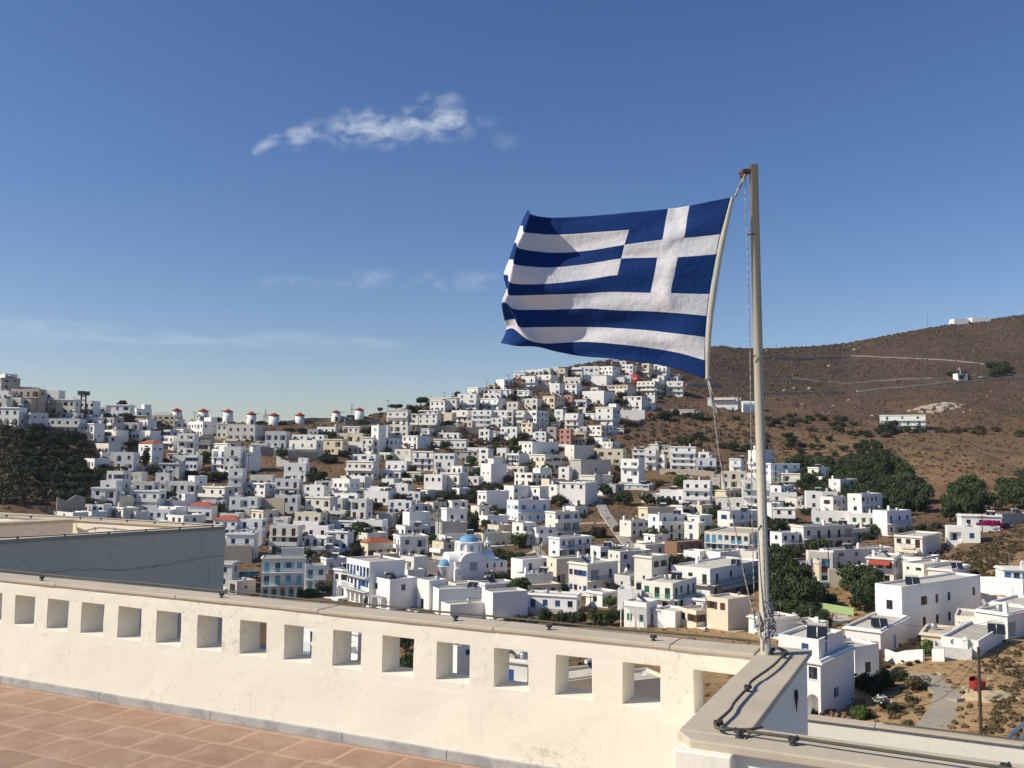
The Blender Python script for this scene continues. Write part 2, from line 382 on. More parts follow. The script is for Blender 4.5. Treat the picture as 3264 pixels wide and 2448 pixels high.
def wmesh(typ, sh, w, h):
    """window, door or shutter set; origin bottom centre on the wall face, outward -y"""
    key = (typ, sh, round(w, 1), round(h, 1))
    if key in WM: return WM[key]
    mb = MB(); a = w/2-.01; f = .07
    if typ == 'shut':       # closed shutters, two leaves with rails
        for s in (-1, 1):
            x0, x1 = (-a, -.015) if s < 0 else (.015, a)
            mb.box(x0, .06, .01, x1, .10, h-.01, 0)
            for q in (.12, .5, .88): mb.box(x0+.05, .045, h*q-.03, x1-.05, .059, h*q+.03, 0)
    else:
        mb.quad((-a, .15, .01), (a, .15, .01), (a, .15, h-.01), (-a, .15, h-.01), 1)
        for x0, x1 in ((-a, -a+f), (a-f, a), (-f/2, f/2)): mb.box(x0, .09, .01, x1, .145, h-.01, 0)
        for z0, z1 in ((.01, f), (h-f, h-.01)): mb.box(-a+f+.002, .09, z0, a-f-.002, .143, z1, 0)
        if typ == 'open':
            for s in (-1, 1):
                x0, x1 = (-w, -w/2-.02) if s < 0 else (w/2+.02, w)
                mb.box(x0, -.06, .0, x1, -.012, h, 0)
        if typ == 'door':
            mb.box(-a+f+.002, .10, f+.002, a-f-.002, .14, h*.42, 0)
    if typ != 'door' and h < 1.9: mb.box(-w/2-.07, -.07, -.09, w/2+.07, -.003, -.01, 2)
    me = mb.mesh('window', [M['s'+sh], M['glass'], M['w']]); WM[key] = me; return me
def put(name, me, parent, face, x, z, wA):
    o = bpy.data.objects.new(name, me); COL.objects.link(o); o.parent = parent
    if face == 'B': o.location = (x, 0, z)
    else: o.location = (0, wA-x, z); o.rotation_euler.z = -math.pi/2
    return o
def rail_mesh(w, dep, solid, sh):
    key = ('bal', round(w, 1), dep, solid, sh)
    if key in WM: return WM[key]
    mb = MB(); h = .95; a = w/2
    mb.box(-a, -dep, -.16, a, -.003, 0, 0)
    if solid:
        mb.box(-a, -dep, .002, a, -dep+.12, h, 0); 
        for s in (-1, 1): mb.box(s*a-(.12 if s > 0 else 0), -dep+.122, .002, s*a+(.12 if s < 0 else 0), -.003, h, 0)
    else:
        mb.box(-a, -dep, h-.05, a, -dep+.05, h, 1); mb.box(-a, -dep, .08, a, -dep+.04, .12, 1)
        n = max(3, int(w/.28))
        for i in range(n+1):
            x = -a+.02+(w-.04)*i/n; mb.box(x-.02, -dep+.005, .002, x+.02, -dep+.035, h-.052, 1)
        for s in (-1, 1):
            x = s*(a-.02); mb.box(x-.02, -dep+.052, h-.05, x+.02, -.003, h-.001, 1); mb.box(x-.02, -dep+.052, .08, x+.02, -.003, .12, 1)
    me = mb.mesh('balcony', [M['w'], M['s'+sh]]); WM[key] = me; return me
# shared roof clutter
def solar_mesh():
    mb = MB()
    for x in (0, 1.15):
        mb.poly([(x, 0, .15), (x+1.05, 0, .15), (x+1.05, 1.5, 1.25), (x, 1.5, 1.25)], 0); mb.poly([(x, .05, .08), (x, 1.5, 1.17), (x+1.05, 1.5, 1.17), (x+1.05, .05, .08)], 1)
        mb.poly([(x, 0, .15), (x, .05, .08), (x+1.05, .05, .08), (x+1.05, 0, .15)], 1)
    for x in (.2, 2.0): mb.tube([(x, 1.45, 0), (x, 1.45, 1.2)], .03, 4, 1)
    mb.tube([(.1, 1.75, 1.35), (2.1, 1.75, 1.35)], .27, 10, 2)
    return mb.mesh('solar_water_heater', [M['panel'], M['metal'], M['sW']])
SOLAR = solar_mesh()
mb = MB(); mb.box(-.3, -.3, 0, .3, .3, 1.3, 0); mb.box(-.38, -.38, 1.302, .38, .38, 1.4, 0); mb.box(-.2, -.2, 1.402, .2, .2, 1.7, 0); CHIM = mb.mesh('chimney', M['w'])
mb = MB(); mb.tube([(0, 0, 0), (0, 0, 2.6)], .03, 4); 
for z in (1.7, 2.1, 2.5): mb.tube([(-.5, 0, z), (.5, 0, z)], .02, 4)
ANT = mb.mesh('antenna', M['metal'])
mb = MB(); mb.box(-.4, -.16, 0, .4, .16, .6, 0); mb.lathe([(.02, 0), (.2, .001), (.2, .02), (.02, .021)], 8, 1, (0, 0)); ACM = mb.mesh('air_conditioner', [M['sW'], M['iron']])
mb = MB(); mb.lathe([(.5, 0), (.52, .9), (.45, 1.0), (.12, 1.05)], 12, 0); TANK = mb.mesh('water_tank', M['metal'], True)
mb = MB(); 
for i in range(5): 
    r0 = .38*math.sin(i*.3); r1 = .38*math.sin((i+1)*.3)
    for j in range(10):
        a0 = 6.283*j/10; a1 = 6.283*(j+1)/10; y0 = -.12*(i/5)**2; y1 = -.12*((i+1)/5)**2
        mb.quad((r0*math.cos(a0), y0, .8+r0*math.sin(a0)), (r1*math.cos(a0), y1, .8+r1*math.sin(a0)), (r1*math.cos(a1), y1, .8+r1*math.sin(a1)), (r0*math.cos(a1), y0, .8+r0*math.sin(a1)))
mb.tube([(0, .05, 0), (0, .05, .8)], .03, 4); DISH = mb.mesh('satellite_dish', M['sW'])

def block(root, x0, y0, x1, y1, z0, z1, col, opsA=(), opsB=(), roof='flat', wallname='wall'):
    """one plastered volume in the house frame with parapet and flat roof; faces A (x=x0) and B (y=y0) carry the openings"""
    mb = MB(); th = .22; rz = z1-.38
    facade(mb, (x0, y1), (0, -1), (-1, 0), y1-y0, z0, z1, opsA)
    facade(mb, (x0, y0), (1, 0), (0, -1), x1-x0, z0, z1, opsB)
    mb.quad((x1, y0, z0), (x1, y1, z0), (x1, y1, z1), (x1, y0, z1)); mb.quad((x1, y1, z0), (x0, y1, z0), (x0, y1, z1), (x1, y1, z1))
    if roof == 'hip':
        mb.quad((x0, y0, z1), (x1, y0, z1), (x1, y1, z1), (x0, y1, z1)); w = mb.build(wallname, [M[col]], root)
        r = MB(); o = .35; A = [(x0-o, y0-o), (x1+o, y0-o), (x1+o, y1+o), (x0-o, y1+o)]
        lx, ly = x1-x0+2*o, y1-y0+2*o; hh = min(lx, ly)*.22; cx, cy = (x0+x1)/2, (y0+y1)/2
        if lx > ly: e0, e1 = (cx-(lx-ly)/2, cy, z1+hh), (cx+(lx-ly)/2, cy, z1+hh)
        else: e0, e1 = (cx, cy-(ly-lx)/2, z1+hh), (cx, cy+(ly-lx)/2, z1+hh)
        B = [(p[0], p[1], z1+.02) for p in A]
        if lx > ly: fs = [(B[0], B[1], e1, e0), (B[1], B[2], e1), (B[2], B[3], e0, e1), (B[3], B[0], e0)]
        else: fs = [(B[0], B[1], e0), (B[1], B[2], e1, e0), (B[2], B[3], e1), (B[3], B[0], e0, e1)]
        for f in fs: r.poly(f)
        r.poly([(p[0], p[1], z1+.01) for p in reversed(A)])
        r.build('roof', M['redtile'], root)
        return w
    a, b_, c_, d_ = (x0, y0), (x1, y0), (x1, y1), (x0, y1)
    A, B_, C_, D_ = (x0+th, y0+th), (x1-th, y0+th), (x1-th, y1-th), (x0+th, y1-th)
    Z = lambda p, z: (p[0], p[1], z)
    for p, q, r_, s in ((a, b_, B_, A), (b_, c_, C_, B_), (c_, d_, D_, C_), (d_, a, A, D_)):
        mb.quad(Z(p, z1), Z(q, z1), Z(r_, z1), Z(s, z1)); mb.quad(Z(s, rz), Z(s, z1), Z(r_, z1), Z(r_, rz))
    w = mb.build(wallname, [M[col]], root)
    r = MB(); r.quad(Z(A, rz), Z(B_, rz), Z(C_, rz), Z(D_, rz)); r.build('roof', M['roof'], root)
    if roof == 'slab':
        s = MB(); o = .3; q = [(x0-o, y0-o), (x1+o, y0-o), (x1+o, y1+o), (x0-o, y1+o)]; z = z1-.42
        I = [(x0, y0), (x1, y0), (x1, y1), (x0, y1)]
        for i in range(4):
            j = (i+1) % 4; s.quad(Z(q[i], z), Z(q[j], z), Z(q[j], z+.2), Z(q[i], z+.2)); s.quad(Z(q[i], z+.2), Z(q[j], z+.2), Z(I[j], z+.2), Z(I[i], z+.2)); s.quad(Z(I[i], z), Z(I[j], z), Z(q[j], z), Z(q[i], z))
        s.build('cornice', M[col], root)
    return w
HOUSES = []
def solve(P, dirx, diry, u, v):
    d = ray(u, v); k = d.x/d.y; den = dirx-k*diry
    return (k*P.y-P.x)/den if abs(den) > 1e-3 else 99
NAMES = {'w': 'white', 'c': 'cream', 't': 'tan stone', 'g': 'bare grey', 'p': 'pink', 'r': 'bright red', 'q': 'brown'}
SHN = {'b': 'blue', 'l': 'pale blue', 'n': 'brown', 'G': 'green', 'k': 'dark', 'y': 'ochre', 'W': 'pale', 's': 'bright blue'}
def house(reg, xL, xC, xR, yt, yb, code, label=None, cat='house', name='house'):
    ox, oy, s = REG[reg]
    uL, uC, uR = ox+xL*s, ox+xC*s, ox+xR*s; vt, vb = oy+yt*s, oy+yb*s
    tk = code.split(); col, sh = tk[0][0], tk[0][1]; opt = set(tk[1:]); arg = {x.split('=')[0]: x.split('=')[1] for x in opt if '=' in x}
    rnd = random.Random(int(uC*7+vb*13))
    a_, b_ = max(uC-uL, 0), max(uR-uC, 0)
    th = 25+52*a_/(a_+b_+.01)+rnd.uniform(-4, 4)
    if uC < 1000 and a_ > 3*b_: th = 87+rnd.uniform(-4, 4)
    if 't' in arg: th = float(arg['t'])
    th = math.radians(th)
    P = at(uC, vb, float(arg['d'])) if 'd' in arg else hit(uC, vb)
    sc = P.y/F; h = (vb-vt)*sc*1.0
    bx, by = math.cos(th), math.sin(th)
    wA = solve(P, -by, bx, uL, vb) if a_ > 1 else 6.5
    wB = solve(P, bx, by, uR, vb) if b_ > 1 else 6.5
    mn = 4.6 if min(wA, wB) < 4.6 else 0
    wA = min(max(wA, mn, 3), a_*sc*2.2+4 if a_ > 1 else 6.5, 45); wB = min(max(wB, mn, 3), b_*sc*2.2+4.5 if b_ > 1 else 6.5, 45)
    root = empty(name, P, th); q_ = rnd.random(); mcol = (('w2' if q_ < .26 else 'w3' if q_ < .32 else 'w') if col == 'w' else col)
    ns = max(1, round((h-.3)/2.95)) if 'n' not in arg else int(arg['n']); shh = (h-.45)/ns
    def rows(face, w, main):
        ops = []; rn = arg.get(face.lower()); cnt = None
        if rn: cnt = [int(x) for x in rn.split(',')]
        if 'nowin' in opt or (('no'+face) in opt) or opt & {'SCHOOL', 'LOW', 'UP', 'GAR'}: return ops
        for r in range(ns):                                   # r = 0 top storey
            z = (ns-1-r)*shh; nb = max(1, int(w/2.6)) if cnt is None else (cnt[r] if r < len(cnt) else cnt[-1])
            if w < 2.2: nb = 0
            arched = 'arch' in opt and main and r == ns-1
            gal = 'gal' in opt and main and r < ns
            hasb = main and z > 1 and not arched and ('bal' in opt or rnd.random() < .36)
            full = 'bal' in opt or rnd.random() < .4
            bs = []
            for i in range(nb):
                if cnt is None and rnd.random() < (.06 if main else .4): continue
                xc = w*(i+.5)/nb + (rnd.uniform(-.25, .25) if cnt is None else 0)
                if arched:
                    ow = min(2.3, w/nb*.72); ops.append((xc-ow/2, .05+z, ow, min(shh-.35, 2.5), 1, 1.3, 'arch')); continue
                t = rnd.random()
                if main and shh > 2.6 and w/nb > 2.5 and rnd.random() < .16: kind, ow, oz, oh = 'logg', min(2.6, w/nb*.85), .12, 2.15
                elif (hasb and t < .6) or (r == ns-1 and main and t < .3): kind, ow, oz, oh = 'door', 1.1, .06, 2.1
                elif t < .12 and main and not hasb: kind, ow, oz, oh = 'wide', 1.9, .9, 1.3
                elif t < .2 and main and shh > 2.7 and w/nb > 2.6: kind, ow, oz, oh = 'arc', 1.7, .25, 2.05
                elif not main and t < .5: kind, ow, oz, oh = 'sm', .6, 1.2, .75
                else: kind, ow, oz, oh = 'win', 1.1, .9, 1.3
                ow = min(ow, w/nb*.8); oh = min(oh, shh-oz-.35)
                if oh < .4: continue
                if oh > .4: ops.append((xc-ow/2, z+oz, ow, oh, 1 if kind == 'arc' else 0, {'arc': .9, 'logg': 1.4}.get(kind, .22), kind))
                bs.append(xc)
            if hasb and bs:
                if full: x0, x1 = .05, w-.05
                else:
                    q = rnd.choice(bs); x0, x1 = max(.05, q-1.5), min(w-.05, q+1.5)
                me_ = rail_mesh(x1-x0, 1.1, rnd.random() < .5 and 'rail' not in opt, sh)
                put('balcony', me_, root, face, (x0+x1)/2, z+.02, wA)
        return ops
    mainA = wA*1.0 >= wB or a_ > b_
    oA = rows('A', wA, mainA or wA > 7); oB = rows('B', wB, (not mainA) or wB > 9 and sh != 'k')
    if 'SCHOOL' in opt:
        oA = [(wA*.42, h-3.9, 1.1, 1.5, 0, .3, 'win')]
        oB = [(wB*f-.5, h-3.5+d_, .95, 1.4, 0, .3, 'win') for f, d_ in ((.26, 0), (.42, 0), (.575, 0), (.905, .15))] + [(wB*f-.5, h-6.9, .95, 1.45, 0, .3, 'win') for f in (.26, .42, .575)]
    if 'GAR' in opt: oA = [(wA*f, .1, wA*.36, h*.62, 0, .5, 'gar') for f in (.1, .54)]
    if 'LOW' in opt:
        oA = [(wA*.72, h-2.1, .95, 1.3, 0, .15, 'win'), (wA*.68, .1, wA*.26, 2.6, 1, 1.5, 'void')]; oB = [(wB*.40, 1.7, .6, 1.0, 0, .15, 'win')]
    if 'UP' in opt: oA = [(wA*.58, h-1.75, .8, 1.15, 0, .15, 'win')]; oB = [(wB*.27, h-1.7, .5, 1.2, 0, .15, 'win')]
    roof = 'hip' if 'hip' in opt else ('slab' if 'slab' in opt or rnd.random() < .25 else 'flat')
    block(root, 0, 0, wB, wA, -3.5, h, mcol, oA, oB, roof)
    if vb > 1330 and rnd.random() < .62 and 'noT' not in opt and 'd' not in arg and h > 2.5:
        td, tz = rnd.uniform(1.4, 3.2), rnd.choice((.1, .1, .85)); mb = MB(); cw = 'w' if rnd.random() < .6 else rnd.choice('wtgc')
        if mainA: x0, x1, y0, y1 = -td, -.003, rnd.uniform(0, wA*.3), wA
        else: x0, x1, y0, y1 = 0, wB-rnd.uniform(0, wB*.3), -td, -.003
        mb.box(x0, y0, -4, x1, y1, .04)
        if tz > .5:
            if mainA: mb.box(x0, y0, .042, x0+.18, y1, tz)
            else: mb.box(x0, y0, .042, x1, y0+.18, tz)
        mb.build('terrace_plinth', [M[cw]], root)
    for face, ops, w in (('A', oA, wA), ('B', oB, wB)):
        for o in ops:
            x, z, ow, oh, ar, dp, kd = o; xc = x+ow/2
            if kd == 'void': continue
            if kd == 'gar':
                ob = put('garage_door', wmesh('shut', 's', round(ow, 1), round(oh*.8, 1)), root, face, xc, z, wA); ob.location.x += .3; continue
            if kd in ('arch', 'arc', 'logg'):
                sy = {'arch': 1.3, 'arc': .9, 'logg': 1.4}[kd]; typ = rnd.choice(('shut', 'open')); hh = min(1.9, oh-.15)
                ob = put('door', wmesh('door', sh, min(1.0, ow*.6), round(hh*.9, 1)), root, face, xc, z+.01, wA)
                if face == 'B': ob.location.y += sy-.16
                else: ob.location.x += sy-.16
                continue
            t = rnd.random()
            typ = ('door' if t < .5 else 'shut') if kd == 'door' else ('shut' if (t < .45 and sh != 'k') else ('open' if t < .62 and sh not in 'kW' and ow+1 < w else 'win'))
            put('door' if kd == 'door' else 'window', wmesh(typ, sh, round(ow, 1), round(oh, 1)), root, face, xc, z, wA)
    zr = h-.38
    if roof != 'hip':
        if 'U' in opt or ('noU' not in opt and rnd.random() < .2 and min(wA, wB) > 5.5):
            q = rnd.random() < .5; uw, ul = wB*rnd.uniform(.4, .6), wA*rnd.uniform(.35, .55)
            x0 = wB-uw-.25; y0 = .25 if q else wA-ul-.25
            ho = [(ul*.5-.4, zr+.9, .8, .9, 0, .2, 'win')] if ul > 2 else []
            block(root, x0, y0, x0+uw, y0+ul, zr+.01, h+2.0, mcol, ho, [], 'flat', 'upper_room')
        dens = 1.0 if vb > 1500 else .6
        if 'sol' in opt or rnd.random() < .4*dens:
            o = link('solar_water_heater', SOLAR, root, (rnd.uniform(.6, max(.7, wB-3)), rnd.uniform(.6, max(.7, wA-2.6)), zr+.01)); o.rotation_euler.z = rnd.uniform(-.5, .5)+ (1.2 if rnd.random() < .5 else -.2)-th
        if 'chim' in opt or rnd.random() < .2: link('chimney', CHIM, root, (rnd.uniform(.7, wB-.7), rnd.uniform(.7, wA-.7), zr+.01))
        if rnd.random() < .45*dens: link('antenna', ANT, root, (rnd.uniform(.5, wB-.5), rnd.uniform(.5, wA-.5), zr))
        if rnd.random() < .25*dens: link('satellite_dish', DISH, root, (rnd.uniform(.7, wB-.7), rnd.uniform(.7, wA-.7), zr), rnd.uniform(-.6, .9)-th)
        if rnd.random() < .32*dens: link('water_tank', TANK, root, (rnd.uniform(.9, wB-.9), rnd.uniform(.9, wA-.9), zr+.01))
    if 'perg' in opt or 'awn' in opt or 'awnr' in opt:
        mb = MB(); z = shh-.35 if ns == 1 else shh*(ns-1)-.3+ (shh if 'awnt' in opt else 0)
        if 'perg' in opt: z = shh*(ns)-.5 if ns == 1 else shh*(ns-1)-.4
        fw = 'A' if mainA else 'B'; w = (wA if mainA else wB)*.8
        if 'perg' in opt:
            for i in range(9): x = -w/2+w*i/8; mb.box(x-.06, -2.2, z, x+.06, -.01, z+.12, 0)
            for x in (-w/2, 0, w/2): mb.box(x-.07, -2.2, .0 if ns == 1 else z-2.4, x+.07, -2.06, z-.001, 0)
            put('pergola', mb.mesh('pergola', [M['w']]), root, fw, (wA if mainA else wB)/2, 0, wA)
        else:
            mb.quad((-w/2, -1.9, z-.55), (w/2, -1.9, z-.55), (w/2, -.01, z+.15), (-w/2, -.01, z+.15)); mb.quad((-w/2, -.01, z+.12), (w/2, -.01, z+.12), (w/2, -1.9, z-.58), (-w/2, -1.9, z-.58))
            mb.box(-w/2, -1.93, z-.75, w/2, -1.901, z-.55)
            put('awning', mb.mesh('awning', [M['canvasr' if 'awnr' in opt else 'canvas']]), root, fw, (wA if mainA else wB)/2, 0, wA)
    feats = []
    if 'hip' in opt: feats.append('red tiled roof')
    elif 'arch' in opt: feats.append('arches')
    elif 'perg' in opt: feats.append('pergola')
    elif 'awnr' in opt: feats.append('red awning')
    elif 'bal' in opt: feats.append('balconies')
    HOUSES.append(dict(o=root, u=(uL+uR)/2, v=(vt+vb)/2, col=col, sh=sh, ns=ns, feat=feats, label=label, cat=cat, nowin='nowin' in opt, P=P, wA=wA, wB=wB, h=h, th=th, big=max(wA, wB) > 14, fill=reg == 'N'))
    return HOUSES[-1]
REG = {'R1': (0, 1150, .27125), 'R2': (600, 1150, .27125), 'R3': (1200, 1150, .27125), 'R4': (1800, 1150, .27125), 'R5': (150, 1550, .27125), 'R6': (700, 1550, .27125),
       'R7': (1250, 1550, .27125), 'R8': (1800, 1550, .27125), 'Q1': (2350, 950, .4132), 'Q2': (2350, 1550, .24108), 'Q3': (2764, 1550, .24108), 'Q4': (2350, 1900, .24108),
       'Q5': (2764, 1900, .3014), 'C': (1300, 1900, .36166), 'B': (700, 1850, .36166), 'N': (0, 0, 1)}
def rp(reg, x, y): ox, oy, s = REG[reg]; return ox+x*s, oy+y*s
